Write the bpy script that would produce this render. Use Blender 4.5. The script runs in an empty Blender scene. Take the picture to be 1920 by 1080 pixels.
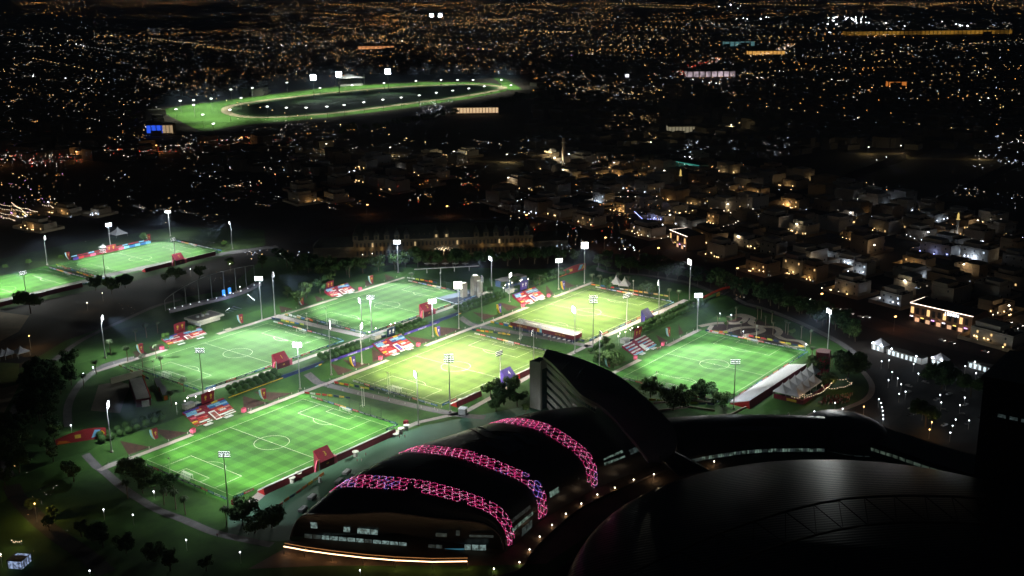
import bpy, math, random
from mathutils import Vector, Matrix
R = math.radians
random.seed(7)
SC = bpy.context.scene
COL = SC.collection

# ------------------------------------------------------------------ camera
W, H = 1920.0, 1080.0
F, PITCH, ROLL, YAW = 2126.277, R(15.736), R(-0.66), R(51.71)
CAM = Vector((-301.558, -475.428, 238.16))
_f = Vector((math.sin(YAW)*math.cos(PITCH), math.cos(YAW)*math.cos(PITCH), -math.sin(PITCH)))
_r = Vector((math.cos(YAW), -math.sin(YAW), 0)); _u = _r.cross(_f)
RT = _r*math.cos(ROLL)+_u*math.sin(ROLL); UP = -_r*math.sin(ROLL)+_u*math.cos(ROLL)
cd = bpy.data.cameras.new('camera'); cam = bpy.data.objects.new('camera', cd); COL.objects.link(cam)
cam.matrix_world = Matrix(((RT.x, UP.x, -_f.x, CAM.x), (RT.y, UP.y, -_f.y, CAM.y), (RT.z, UP.z, -_f.z, CAM.z), (0, 0, 0, 1)))
cd.sensor_width = 36; cd.lens = 36*F/W; cd.clip_start = 1; cd.clip_end = 40000
SC.camera = cam

# ------------------------------------------------------------------ night sky, faint moon, exposure
w = bpy.data.worlds.new('World'); SC.world = w; w.use_nodes = True
nt = w.node_tree; bg = nt.nodes['Background']
sky = nt.nodes.new('ShaderNodeTexSky'); sky.sky_type = 'NISHITA'; sky.sun_disc = False
sky.sun_elevation = R(8); sky.sun_rotation = R(232)
nt.links.new(sky.outputs[0], bg.inputs[0]); bg.inputs[1].default_value = 0.0015
sd = bpy.data.lights.new('moon', 'SUN'); so = bpy.data.objects.new('moon', sd); COL.objects.link(so)
sd.energy = 0.012; sd.angle = R(0.5); sd.color = (1, .93, .85); so.rotation_euler = (R(82), 0, R(-52))
SC.view_settings.view_transform = 'Standard'; SC.view_settings.look = 'None'
SC.view_settings.exposure = 0; SC.view_settings.gamma = 1
SC.render.engine = 'CYCLES'
SC.cycles.use_light_tree = True; SC.cycles.max_bounces = 4; SC.cycles.diffuse_bounces = 1; SC.cycles.glossy_bounces = 2

# ------------------------------------------------------------------ terrain: terraces that step down towards the camera
def ramp(v, a, b): return max(0.0, min(1.0, (v-a)/(b-a)))
def zt(x, y):
    z = 5*ramp(y, 14, 24) + 3*ramp(y, 128, 140) - 3*ramp(y, 150, 210)
    return z - 4*ramp(-y, 98, 108)*ramp(x, 200, 236)
XL = [200, 236]; YL = [-108, -98, 14, 24, 128, 140, 150, 210]
def G(px, py, dz=0.0):
    d = RT*((px-W/2)/F) + UP*((H/2-py)/F) + _f
    z = 0.0
    for _ in range(8):
        p = CAM + d*((z-CAM.z)/d.z); z = 0.5*z + 0.5*zt(p.x, p.y)
    p = CAM + d*((z-CAM.z)/d.z)
    return Vector((p.x, p.y, zt(p.x, p.y)+dz))
def ray_plane(px, py, p0, n):
    d = RT*((px-W/2)/F) + UP*((H/2-py)/F) + _f
    return CAM + d*((Vector(p0)-CAM).dot(n)/d.dot(n))

# ------------------------------------------------------------------ materials
MATS = {}
def mat(name, col, rough=0.8, var=0.0, scale=0.3, metal=0.0, bump=0.0, spec=0.3, col2=None):
    if name in MATS: return MATS[name]
    m = bpy.data.materials.new(name); m.use_nodes = True; t = m.node_tree; b = t.nodes['Principled BSDF']
    b.inputs['Roughness'].default_value = rough; b.inputs['Metallic'].default_value = metal
    b.inputs['Specular IOR Level'].default_value = spec
    c = (*col, 1)
    b.inputs['Base Color'].default_value = c
    if var > 0 or bump > 0:
        tc = t.nodes.new('ShaderNodeTexCoord'); n = t.nodes.new('ShaderNodeTexNoise')
        n.inputs['Scale'].default_value = scale; n.inputs['Detail'].default_value = 6; n.inputs['Roughness'].default_value = .65
        t.links.new(tc.outputs['Object'], n.inputs['Vector'])
        if var > 0:
            r = t.nodes.new('ShaderNodeValToRGB'); r.color_ramp.elements[0].position = .3; r.color_ramp.elements[1].position = .7
            a = tuple(v*(1-var) for v in col); bb = col2 if col2 else tuple(v*(1+var) for v in col)
            r.color_ramp.elements[0].color = (*a, 1); r.color_ramp.elements[1].color = (*bb, 1)
            t.links.new(n.outputs['Fac'], r.inputs['Fac']); t.links.new(r.outputs['Color'], b.inputs['Base Color'])
        if bump > 0:
            bn = t.nodes.new('ShaderNodeBump'); bn.inputs['Strength'].default_value = bump; bn.inputs['Distance'].default_value = .3
            t.links.new(n.outputs['Fac'], bn.inputs['Height']); t.links.new(bn.outputs['Normal'], b.inputs['Normal'])
    MATS[name] = m; return m
def emis(name, col, strength, light=False):
    if name in MATS: return MATS[name]
    m = bpy.data.materials.new(name); m.use_nodes = True; t = m.node_tree; b = t.nodes['Principled BSDF']
    b.inputs['Base Color'].default_value = (*[min(1, c*.5) for c in col], 1)
    b.inputs['Emission Color'].default_value = (*col, 1); b.inputs['Emission Strength'].default_value = strength
    if not light: m.cycles.emission_sampling = 'NONE'
    MATS[name] = m; return m

# ------------------------------------------------------------------ mesh building
class MB:
    def __init__(s): s.v = []; s.f = []; s.mi = []
    def face(s, pts, m=0):
        k = len(s.v); s.v += [tuple(p) for p in pts]; s.f.append(tuple(range(k, k+len(pts)))); s.mi.append(m); return s
    def mesh(s, V, Fs, m=0):
        k = len(s.v); s.v += [tuple(p) for p in V]; s.f += [tuple(i+k for i in f) for f in Fs]; s.mi += [m]*len(Fs); return s
    def box(s, x0, x1, y0, y1, z0, z1, m=0, M=None):
        V = [Vector((x, y, z)) for z in (z0, z1) for y in (y0, y1) for x in (x0, x1)]
        if M: V = [M @ v for v in V]
        return s.mesh(V, [(0, 2, 3, 1), (4, 5, 7, 6), (0, 1, 5, 4), (2, 6, 7, 3), (0, 4, 6, 2), (1, 3, 7, 5)], m)
    def tube(s, pts, rad, n=6, m=0, cap=True):
        rings = []; k = len(s.v)
        pts = [Vector(p) for p in pts]
        if not hasattr(rad, '__len__'): rad = [rad]*len(pts)
        for i, p in enumerate(pts):
            d = (pts[min(i+1, len(pts)-1)]-pts[max(i-1, 0)]).normalized()
            a = d.orthogonal().normalized() if abs(d.z) < .9 else Vector((1, 0, 0)); a = (a-d*a.dot(d)).normalized(); b = d.cross(a)
            s.v += [tuple(p+(a*math.cos(2*math.pi*j/n)+b*math.sin(2*math.pi*j/n))*rad[i]) for j in range(n)]
        for i in range(len(pts)-1):
            for j in range(n):
                s.f.append((k+i*n+j, k+i*n+(j+1) % n, k+(i+1)*n+(j+1) % n, k+(i+1)*n+j)); s.mi.append(m)
        if cap:
            s.f.append(tuple(k+j for j in reversed(range(n)))); s.mi.append(m)
            q = k+(len(pts)-1)*n; s.f.append(tuple(q+j for j in range(n))); s.mi.append(m)
        return s
    def prism(s, poly, z0, z1, m=0, M=None):
        n = len(poly); V = [Vector((p[0], p[1], z0)) for p in poly]+[Vector((p[0], p[1], z1)) for p in poly]
        if M: V = [M @ v for v in V]
        return s.mesh(V, [tuple(reversed(range(n))), tuple(range(n, 2*n))]+[(i, (i+1) % n, (i+1) % n+n, i+n) for i in range(n)], m)
    def cone(s, c, r, h, n=8, m=0, r2=0.05):
        return s.tube([c, Vector(c)+Vector((0, 0, h))], [r, r2], n, m)
    def dot(s, p, r, m=0):
        x, y, z = p
        return s.mesh([(x+r, y, z), (x-r, y, z), (x, y+r, z), (x, y-r, z), (x, y, z+r), (x, y, z-r)],
                      [(0, 2, 4), (2, 1, 4), (1, 3, 4), (3, 0, 4), (2, 0, 5), (1, 2, 5), (3, 1, 5), (0, 3, 5)], m)
    def me(s, name, mats, smooth=False):
        me = bpy.data.meshes.new(name); me.from_pydata(s.v, [], s.f)
        for m in (mats if isinstance(mats, (list, tuple)) else [mats]): me.materials.append(m)
        me.polygons.foreach_set('material_index', s.mi)
        if smooth: me.polygons.foreach_set('use_smooth', [True]*len(s.f))
        me.update(); return me
    def build(s, name, mats, parent=None, smooth=False, **k):
        o = bpy.data.objects.new(name, s.me(name, mats, smooth)); COL.objects.link(o)
        if parent: o.parent = parent
        return tag(o, **k)
def tag(o, label=None, cat=None, group=None, kind=None):
    if label: o['label'] = label
    if cat: o['category'] = cat
    if group: o['group'] = group
    if kind: o['kind'] = kind
    return o
def thing(name, label, cat, loc=(0, 0, 0), rz=0, group=None):
    o = bpy.data.objects.new(name, None); COL.objects.link(o); o.location = loc; o.rotation_euler = (0, 0, rz)
    o.empty_display_size = .5
    return tag(o, label, cat, group)
def ob(name, me, parent=None, loc=None, rz=None, **k):
    o = bpy.data.objects.new(name, me); COL.objects.link(o)
    if parent: o.parent = parent
    if loc is not None: o.location = loc
    if rz is not None: o.rotation_euler = (0, 0, rz)
    return tag(o, **k)
def copy_tree(o, parent=None):
    c = o.copy(); COL.objects.link(c)
    if parent: c.parent = parent
    for ch in o.children: copy_tree(ch, c)
    return c
def lamp(kind, loc, energy, col, size=.5, target=None, cone=120, blend=1.0, parent=None, name='lamp_light'):
    d = bpy.data.lights.new(name, kind); o = bpy.data.objects.new(name, d); COL.objects.link(o)
    d.energy = energy; d.color = col; d.shadow_soft_size = size
    o.location = loc
    if kind == 'SPOT':
        d.spot_size = R(cone); d.spot_blend = blend
        o.rotation_euler = (Vector(target)-Vector(loc)).to_track_quat('-Z', 'Y').to_euler()
    if parent: o.parent = parent
    return o
def text_me(body, size, mt, depth=0.03, align='CENTER'):
    c = bpy.data.curves.new('lettering', 'FONT'); c.body = body; c.size = size; c.extrude = depth; c.align_x = align; c.align_y = 'CENTER'; c.resolution_u = 2
    o = bpy.data.objects.new('lettering', c); me = bpy.data.meshes.new_from_object(o); me.materials.clear(); me.materials.append(mt)
    bpy.data.objects.remove(o); bpy.data.curves.remove(c); return me
def face_rot(nx, ny, tilt=0.0):
    """rotation that turns text (facing +z) to face horizontally along (nx, ny)"""
    n = Vector((nx, ny, 0)).normalized(); n2 = (n*math.cos(tilt)+Vector((0, 0, 1))*math.sin(tilt)).normalized()
    x = Vector((0, 0, 1)).cross(n).normalized(); y = n2.cross(x)
    return Matrix((x, y, n2)).transposed().to_euler()

# sheets laid on the terrain, cut along the lines where the terrain bends
import bmesh
def sheet(name, poly, dz, m, kind='structure', **k):
    bm = bmesh.new(); vs = [bm.verts.new((p[0], p[1], 0)) for p in poly]; bm.faces.new(vs)
    bmesh.ops.triangulate(bm, faces=bm.faces[:])
    xs = [p[0] for p in poly]; ys = [p[1] for p in poly]
    for X in XL:
        if min(xs) < X < max(xs): bmesh.ops.bisect_plane(bm, geom=bm.verts[:]+bm.edges[:]+bm.faces[:], plane_co=(X, 0, 0), plane_no=(1, 0, 0))
    for Y in YL:
        if min(ys) < Y < max(ys): bmesh.ops.bisect_plane(bm, geom=bm.verts[:]+bm.edges[:]+bm.faces[:], plane_co=(0, Y, 0), plane_no=(0, 1, 0))
    for v in bm.verts: v.co.z = zt(v.co.x, v.co.y)+dz
    bmesh.ops.recalc_face_normals(bm, faces=bm.faces[:])
    for f in bm.faces:
        if f.normal.z < 0: f.normal_flip()
    me = bpy.data.meshes.new(name); bm.to_mesh(me); bm.free(); me.materials.append(m)
    o = bpy.data.objects.new(name, me); COL.objects.link(o)
    return tag(o, kind=kind, **k)
def catmull(P, n=6, closed=False):
    P = [Vector((p[0], p[1])) for p in P]; out = []; N = len(P)
    for i in range(N if closed else N-1):
        g = (lambda j: P[j % N]) if closed else (lambda j: P[max(0, min(N-1, j))])
        a, b, c, d = g(i-1), g(i), g(i+1), g(i+2)
        for q in range(n):
            t = q/n; out.append(.5*((2*b)+(c-a)*t+(2*a-5*b+4*c-d)*t*t+(3*b-a-3*c+d)*t**3))
    if not closed: out.append(P[-1])
    return out
def strip(name, pts, width, dz, m, kind='structure', smooth=4, **k):
    P = catmull(pts, smooth) if smooth > 1 else [Vector((p[0], p[1])) for p in pts]
    L = []; Rr = []
    for i, p in enumerate(P):
        d = (P[min(i+1, len(P)-1)]-P[max(i-1, 0)]).normalized(); n = Vector((-d.y, d.x))*width/2
        L.append(p+n); Rr.append(p-n)
    mb = MB()
    sub = []
    for i in range(len(P)-1):
        n = max(1, int((P[i+1]-P[i]).length/6))
        for q in range(n):
            a, b = q/n, (q+1)/n
            quad = [L[i].lerp(L[i+1], a), Rr[i].lerp(Rr[i+1], a), Rr[i].lerp(Rr[i+1], b), L[i].lerp(L[i+1], b)]
            mb.face([(v.x, v.y, zt(v.x, v.y)+dz) for v in quad])
    return mb.build(name, m, kind=kind, **k)
ORD = 'first second third fourth fifth sixth seventh eighth ninth tenth eleventh twelfth thirteenth fourteenth fifteenth sixteenth seventeenth eighteenth nineteenth twentieth'.split()
TENS = {2: 'twenty', 3: 'thirty', 4: 'forty', 5: 'fifty'}
def nth(i):
    if i < 20: return ORD[i]
    t, u = divmod(i+1, 10); return TENS[t]+('-'+ORD[u-1] if u else 'ieth') if u else TENS[t][:-1]+'ieth'
def gpts(L): return [G(*p) for p in L]
# ------------------------------------------------------------------ ground, lawns, pitches, paths
EARTH = mat('earth', (.035, .026, .02), .95, .5, .02)
LAWN = mat('lawn', (.035, .10, .018), .95, .45, .05, col2=(.06, .15, .025))
LAWN2 = mat('dry lawn', (.04, .07, .018), .95, .5, .06)
PAVE = mat('path paving', (.38, .33, .31), .85, .12, .4)
PAVE2 = mat('grey paving', (.16, .15, .15), .85, .25, .3)
ASPH = mat('asphalt', (.045, .042, .042), .9, .3, .15)
SAND = mat('sand', (.26, .2, .13), .95, .25, .08)
SOIL = mat('bed soil', (.06, .03, .022), .95, .4, .5)
MAT_G = mat('green ground cover', (.07, .16, .10), .75, .2, .04)

def ground():
    xs = [-6000, -1500, -500, -200, 0, 100, 200, 236, 300, 500, 900, 2000, 5000, 20000]
    ys = [-6000, -2000, -700, -300, -108, -98, -50, 14, 24, 60, 128, 140, 150, 210, 400, 900, 2500, 7000, 20000]
    mb = MB(); V = [(x, y, zt(x, y)) for y in ys for x in xs]; n = len(xs)
    mb.mesh(V, [(j*n+i, j*n+i+1, (j+1)*n+i+1, (j+1)*n+i) for j in range(len(ys)-1) for i in range(n-1)])
    mb.build('ground', EARTH, kind='structure')
ground()

PITCHES = {  # far-left corner (x, y) of each 105 x 68 m pitch, lamp colour, brightness
 'A': (0, 0), 'B': (147, -.5), 'C': (291.3, -1.6), 'D': (255.7, -122.3), 'E': (73.4, 118.5), 'F': (206.4, 116.1), 'G': (183.3, 383.9), 'H': (62.5, 385.5)}
PN = {'A': 'front left pitch', 'B': 'middle yellow-lit pitch', 'C': 'rear yellow-lit pitch', 'D': 'right-hand pitch',
      'E': 'left pale pitch', 'F': 'rear pale pitch', 'G': 'far left pitch', 'H': 'left edge pitch'}
def pitch_mat(name, base, check):
    m = bpy.data.materials.new(name); m.use_nodes = True; t = m.node_tree; b = t.nodes['Principled BSDF']
    b.inputs['Roughness'].default_value = .9; b.inputs['Specular IOR Level'].default_value = .15
    tc = t.nodes.new('ShaderNodeTexCoord'); sx = t.nodes.new('ShaderNodeSeparateXYZ'); t.links.new(tc.outputs['Object'], sx.inputs[0])
    def math_(op, a, bb):
        n = t.nodes.new('ShaderNodeMath'); n.operation = op
        for i, v in enumerate((a, bb)):
            if isinstance(v, (int, float)): n.inputs[i].default_value = v
            elif v is not None: t.links.new(v, n.inputs[i])
        return n.outputs[0]
    nz = t.nodes.new('ShaderNodeTexNoise'); nz.inputs['Scale'].default_value = .6; nz.inputs['Detail'].default_value = 5; t.links.new(tc.outputs['Object'], nz.inputs['Vector'])
    wob = math_('MULTIPLY', math_('SUBTRACT', nz.outputs[0], .5), .8)
    sxw = math_('SINE', math_('MULTIPLY', math_('ADD', sx.outputs[0], wob), 2*math.pi/10.5), None)
    syw = math_('SINE', math_('MULTIPLY', math_('ADD', sx.outputs[1], wob), 2*math.pi/11.33), None)
    def sq(v):
        n = t.nodes.new('ShaderNodeMapRange'); n.inputs[1].default_value = -.25; n.inputs[2].default_value = .25; t.links.new(v, n.inputs[0]); return n.outputs[0]
    ax, ay = sq(sxw), sq(syw)
    c = math_('ADD', math_('MULTIPLY', ax, check[0]), math_('MULTIPLY', ay, check[1]))
    n2 = t.nodes.new('ShaderNodeTexNoise'); n2.inputs['Scale'].default_value = .06; n2.inputs['Detail'].default_value = 8; n2.inputs['Roughness'].default_value = .7
    mp = t.nodes.new('ShaderNodeMapping'); mp.inputs['Scale'].default_value = (.5, 1.6, 1); t.links.new(tc.outputs['Object'], mp.inputs[0]); t.links.new(mp.outputs[0], n2.inputs['Vector'])
    c = math_('ADD', c, math_('MULTIPLY', math_('SUBTRACT', n2.outputs[0], .5), .55))
    for gx in (0, 105):   # worn patches at the goalmouths
        mp2 = t.nodes.new('ShaderNodeMapping'); mp2.inputs['Location'].default_value = (-gx/6.5, 34/6.0, 0); mp2.inputs['Scale'].default_value = (1/6.5, 1/6.0, 0); t.links.new(tc.outputs['Object'], mp2.inputs[0])
        ln_ = t.nodes.new('ShaderNodeVectorMath'); ln_.operation = 'LENGTH'; t.links.new(mp2.outputs[0], ln_.inputs[0])
        mr = t.nodes.new('ShaderNodeMapRange'); mr.inputs[1].default_value = .3; mr.inputs[2].default_value = 1.1; mr.inputs[3].default_value = .45; mr.inputs[4].default_value = 0; t.links.new(ln_.outputs['Value'], mr.inputs[0])
        c = math_('SUBTRACT', c, math_('MULTIPLY', mr.outputs[0], nz.outputs[0]))
    mx = t.nodes.new('ShaderNodeMix'); mx.data_type = 'RGBA'; mx.clamp_factor = False
    t.links.new(c, mx.inputs[0]); mx.inputs[6].default_value = (*[v*.72 for v in base], 1); mx.inputs[7].default_value = (*[v*1.3 for v in base], 1)
    t.links.new(mx.outputs[2], b.inputs['Base Color']); return m
TURF = {k: pitch_mat('turf '+k, bs, ck) for k, bs, ck in (
  ('A', (.052, .175, .022), (.45, .45)), ('B', (.085, .15, .03), (.3, .3)), ('C', (.085, .15, .03), (.3, .12)), ('D', (.055, .17, .03), (.45, .45)),
  ('E', (.072, .165, .042), (.22, .25)), ('F', (.072, .165, .042), (.2, .45)), ('G', (.06, .17, .03), (.15, .3)), ('H', (.05, .18, .02), (.15, .3)))}
WHITE = mat('line paint', (.75, .78, .72), .7)
def pitch(k):
    x0, y0 = PITCHES[k]
    o = sheet('grass_pitch', [(-6.5, 7), (111.5, 7), (111.5, -73), (-6.5, -73)], 0, TURF[k], label=None)
    z = zt(x0+50, y0-30)
    for v in o.data.vertices: v.co.z = 0
    o.location = (x0, y0, z+.05)
    mb = MB(); t = .16
    def ln(xa, ya, xb, yb):
        d = Vector((xb-xa, yb-ya)).normalized(); n = Vector((-d.y, d.x))*t/2
        mb.face([(xa+n.x, ya+n.y, .012), (xb+n.x, yb+n.y, .012), (xb-n.x, yb-n.y, .012), (xa-n.x, ya-n.y, .012)][::-1])
    def rect(xa, ya, xb, yb): ln(xa, ya, xb, ya); ln(xb, ya, xb, yb); ln(xb, yb, xa, yb); ln(xa, yb, xa, ya)
    def arc(cx, cy, r, a0, a1, n=48):
        for i in range(n):
            p, q = a0+(a1-a0)*i/n, a0+(a1-a0)*(i+1)/n
            ln(cx+r*math.cos(p), cy+r*math.sin(p), cx+r*math.cos(q), cy+r*math.sin(q))
    rect(0, 0, 105, -68); ln(52.5, 0, 52.5, -68); arc(52.5, -34, 9.15, 0, 2*math.pi); arc(52.5, -34, .3, 0, 2*math.pi, 8)
    for s, X in ((1, 0), (-1, 105)):
        for L, w_ in ((16.5, 20.16), (5.5, 9.16)):
            ln(X, -34+w_, X+s*L, -34+w_); ln(X+s*L, -34+w_, X+s*L, -34-w_); ln(X+s*L, -34-w_, X, -34-w_)
        a = math.acos(5.5/9.15); b = 0 if s == 1 else math.pi; arc(X+s*11, -34, 9.15, b-a, b+a, 20)
    mb.build('pitch_markings', WHITE, o)
    return o
for k in PITCHES: pitch(k)

# park lawn inside the ring path, and the lawns round the far left pitches
ring = gpts([(22, 700), (120, 640), (260, 590), (330, 560), (420, 545), (500, 480), (600, 492), (700, 500), (820, 500), (1000, 505), (1150, 505), (1330, 545), (1480, 600),
             (1600, 660), (1640, 720), (1600, 765), (1500, 790), (1260, 800)])
poly = [(p.x, p.y) for p in ring]+[(150, -235), (20, -230), (-40, -150), (-110, -60), (-110, 10)]
sheet('park_lawn', poly, .02, LAWN)
sheet('side_lawn', [(40, 308), (185, 290), (330, 300), (370, 350), (330, 430), (230, 450), (0, 440), (0, 300)], .02, LAWN2)
PZ = .06
# long paths beside the pitches (gaps at the stands)
for k, segs in (('A', ((-22, 34), (72, 128))), ('B', ((128, 183), (218, 272))), ('C', ((272, 328), (360, 412))), ('D', ((232, 288), (322, 366)))):
    x0, y0 = PITCHES[k]
    for a, b in segs: strip('path', [(a, y0+8.5), (b, y0+8.5)], 3.4, PZ+.01, PAVE, smooth=1)
strip('path', [(50, 127), (103, 127)], 3.6, PZ+.01, PAVE, smooth=1); strip('path', [(143, 126.5), (196, 126.5)], 3.6, PZ+.01, PAVE, smooth=1)
strip('path', [(196, 124.8), (250, 124.8)], 3, PZ+.01, PAVE, smooth=1); strip('path', [(268, 124.8), (322, 124.8)], 3, PZ+.01, PAVE, smooth=1)
# cross paths
strip('path', [(128, 22), (129, 8), (132, -30), (137, -70), (141, -90), (146, -102)], 6, PZ, PAVE2, smooth=4)
strip('path', [(270, 22), (272, 8), (276, -30), (280, -66), (281, -84)], 6, PZ, PAVE2, smooth=4)
strip('path', [(194, 128), (195, 90), (197, 60), (198, 44)], 6, PZ, PAVE, smooth=4)
strip('path', [(-22, 8), (-14, 10), (-6, 8.5)], 3.5, PZ, PAVE, smooth=3)
strip('path', [(60, 46), (120, 41.5), (170, 41.5), (330, 41.5)], 4, PZ, PAVE, smooth=1)
strip('path', [(-10, -86), (10, -77), (20, -76)], 5, PZ, PAVE, smooth=3)
strip('path', [(100, -77), (118, -77), (146, -88), (250, -79), (290, -77)], 3.6, PZ, PAVE, smooth=1)
strip('path', [(283, -76), (412, -76.5)], 4.2, PZ+.02, PAVE, smooth=1)
# ring path and outer loops
strip('ring_path', gpts([(160, 852), (190, 880), (225, 910), (260, 935), (300, 958), (345, 975), (400, 998), (460, 1012), (510, 1022)]), 4.5, PZ, PAVE2, smooth=4)
strip('ring_path', gpts([(20, 900), (10, 860), (15, 800), (45, 735), (90, 685), (150, 640), (220, 606), (290, 575), (340, 562)]), 4.5, PZ, PAVE2, smooth=4)
strip('ring_path', gpts([(128, 800), (128, 760), (150, 720), (185, 692), (232, 676), (252, 672)]), 4.5, PZ, PAVE2, smooth=4)
strip('ring_path', gpts([(1100, 500), (1200, 515), (1290, 530), (1340, 548), (1420, 575), (1500, 605), (1570, 640), (1610, 668)]), 5, PZ, PAVE2, smooth=4)
strip('ring_path', gpts([(1570, 665), (1600, 680), (1625, 705), (1635, 725), (1628, 745), (1600, 760), (1540, 778), (1450, 790)]), 3.5, PZ, PAVE, smooth=4)
strip('ring_path', gpts([(1235, 590), (1300, 566)]), 4, PZ, PAVE2, smooth=1)
# plaza in front of the dome, green covered yard behind it
sheet('green_yard', [(-14, -82), (12, -79.5), (100, -79.5), (118, -83), (140, -94), (168, -108), (180, -125), (150, -150), (20, -150), (-16, -120), (-28, -100)], .03, MAT_G)
sheet('plaza', [(-40, -128), (-8, -126), (60, -150), (150, -150), (200, -190), (170, -235), (110, -226), (70, -224), (38, -224), (24, -208), (-20, -150)], .09, mat('plaza paving', (.13, .09, .06), .8, .3, .1))
# planted beds on the embankments: brown triangles between green
def beds(x0, y_bot, y_top, lst):
    for a, b, c in lst: sheet('flower_bed', [(x0+a, y_bot), (x0+b, y_bot), (x0+c, y_top)], .05, SOIL)
beds(0, 12.5, 23, [(-2, 12, 0), (22, 36, 20), (72, 90, 80), (92, 110, 88), (145, 158, 148), (160, 172, 158), (174, 190, 184), (218, 232, 216), (240, 262, 242)])
beds(0, 12.5, 23, [(286, 300, 284), (312, 326, 314), (358, 368, 372), (386, 396, 392)])
beds(0, -109, -100, [(268, 280, 272), (322, 332, 330), (346, 352, 360)])
beds(0, 129, 138, [(200, 212, 206), (218, 226, 224), (234, 242, 240), (268, 276, 274), (284, 294, 292), (306, 316, 314)])
sheet('flower_bed', [(82, 129), (90, 129), (91, 135), (84, 136)], .05, SOIL); sheet('flower_bed', [(94, 130), (104, 130), (106, 135), (96, 136)], .05, SOIL)
# winding garden beyond the right-hand pitch
for P, wd in (([(1312, 612), (1345, 606), (1385, 606), (1398, 596), (1380, 592), (1368, 594)], 4.5), ([(1365, 595), (1390, 590), (1412, 597), (1408, 606), (1425, 612), (1452, 614), (1462, 622), (1455, 630)], 4.5),
              ([(1330, 622), (1360, 622), (1385, 615), (1420, 614), (1430, 620), (1415, 626), (1402, 628), (1400, 634), (1430, 640)], 4.5),
              ([(1455, 628), (1470, 636), (1500, 640), (1512, 648)], 4), ([(1335, 610), (1330, 622), (1350, 625)], 3), ([(1425, 636), (1460, 640), (1480, 650), (1510, 650)], 3)):
    strip('garden_path', gpts(P), wd, .07, mat('sand path', (.48, .42, .34), .9, .2, .3), smooth=5)
sheet('flower_bed', gpts([(1326, 615), (1400, 590), (1470, 620), (1510, 648), (1460, 646), (1400, 632)]), .05, SOIL)
sheet('car_park', [(p.x, p.y) for p in gpts([(1640, 700), (1700, 690), (1915, 705), (1915, 830), (1780, 830), (1650, 790)])], .04, mat('worn asphalt', (.028, .027, .026), .9, .5, .1))
# sandy lots and roads
sheet('sand_lot', [(p.x, p.y) for p in gpts([(0, 585), (55, 592), (35, 622), (0, 640)])], .04, SAND)
sheet('sand_court', [(p.x, p.y) for p in gpts([(185, 722), (222, 715), (245, 722), (235, 745), (225, 775), (170, 770)])], .05, mat('court sand', (.2, .17, .13), .95, .2, .1))
strip('road', gpts([(-40, 830), (0, 760), (15, 730), (40, 700)]), 9, .05, SAND, smooth=4)
strip('road', gpts([(0, 565), (90, 545), (210, 515), (330, 490), (460, 470), (520, 462)]), 10, .06, PAVE2, smooth=4)
strip('road', gpts([(-20, 850), (30, 930), (90, 990), (160, 1040), (200, 1075)]), 8, .05, ASPH, smooth=4)
strip('road', gpts([(1150, 470), (1250, 490), (1400, 530), (1560, 580), (1700, 625), (1850, 660), (1960, 690)]), 22, .05, mat('red asphalt', (.07, .05, .045), .9, .3, .1), smooth=4)
strip('road', gpts([(560, 455), (700, 420), (850, 408), (1000, 425), (1150, 470)]), 16, .05, ASPH, smooth=4)
strip('road', gpts([(1640, 690), (1680, 720), (1670, 780), (1600, 800)]), 10, .05, ASPH, smooth=4)
# ------------------------------------------------------------------ floodlight masts
STEEL = mat('galvanised steel', (.42, .43, .43), .5, .08, 2, metal=.3)
DARK = mat('dark steel', (.03, .03, .032), .5)
def center(k): x, y = PITCHES[k]; return Vector((x+52.5, y-34, zt(x+52, y-34)))
EN = {'A': 1.0, 'B': 1.2, 'C': 1.15, 'D': 1.0, 'E': 1.35, 'F': 1.35, 'G': 1.0, 'H': 1.5}
COOL = (.86, .95, 1); WARM = (1, .93, .70); NEUT = (.95, 1, .9)
LCOL = {'A': NEUT, 'B': WARM, 'C': WARM, 'D': NEUT, 'E': (.9, 1, .95), 'F': (.9, 1, .95), 'G': (.92, 1, .95), 'H': (.95, 1, .9)}
LEN = emis('floodlight lens', (.93, .97, 1), 12); LENW = emis('warm floodlight lens', (1, .97, .86), 16)
LRIM = emis('floodlight glow rim', (.9, .95, 1), 1.6)  # glow put into the rim so lamp banks read bright from behind
def head_me(rows, cols, lens, hw):
    """lamp bank in local space: faces -y, lamps tilted down"""
    fr, bodies, ln = MB(), MB(), MB()
    for r_ in range(rows):
        z = -r_*1.05; fr.box(-hw, hw, -.08, .08, z-.08, z+.08)
    for s in (-.6, 0, .6): fr.box(s*hw-.06, s*hw+.06, .08, .2, -(rows-1)*1.05, .1)
    for r_ in range(rows):
        for c in range(cols):
            x = -hw+.35+c*(2*hw-.7)/(cols-1); z = -r_*1.05-.12
            M = Matrix.Translation((x, -.35, z)) @ Matrix.Rotation(R(-38), 4, 'X')
            bodies.tube([M @ Vector((0, .35, 0)), M @ Vector((0, .1, 0)), M @ Vector((0, -.28, 0))], [.16, .33, .34], 8)
            ln.tube([M @ Vector((0, -.26, 0)), M @ Vector((0, -.38, 0))], [.40, .42], 8, 1, cap=False)
            ln.face([M @ Vector((.41*math.cos(a*math.pi/4), -.385, .41*math.sin(a*math.pi/4))) for a in range(8)][::-1])
    return fr.me('cross_arms', DARK), bodies.me('lamp_housings', DARK), ln.me('lamp_lenses', [lens, LRIM])
HM = {}
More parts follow.
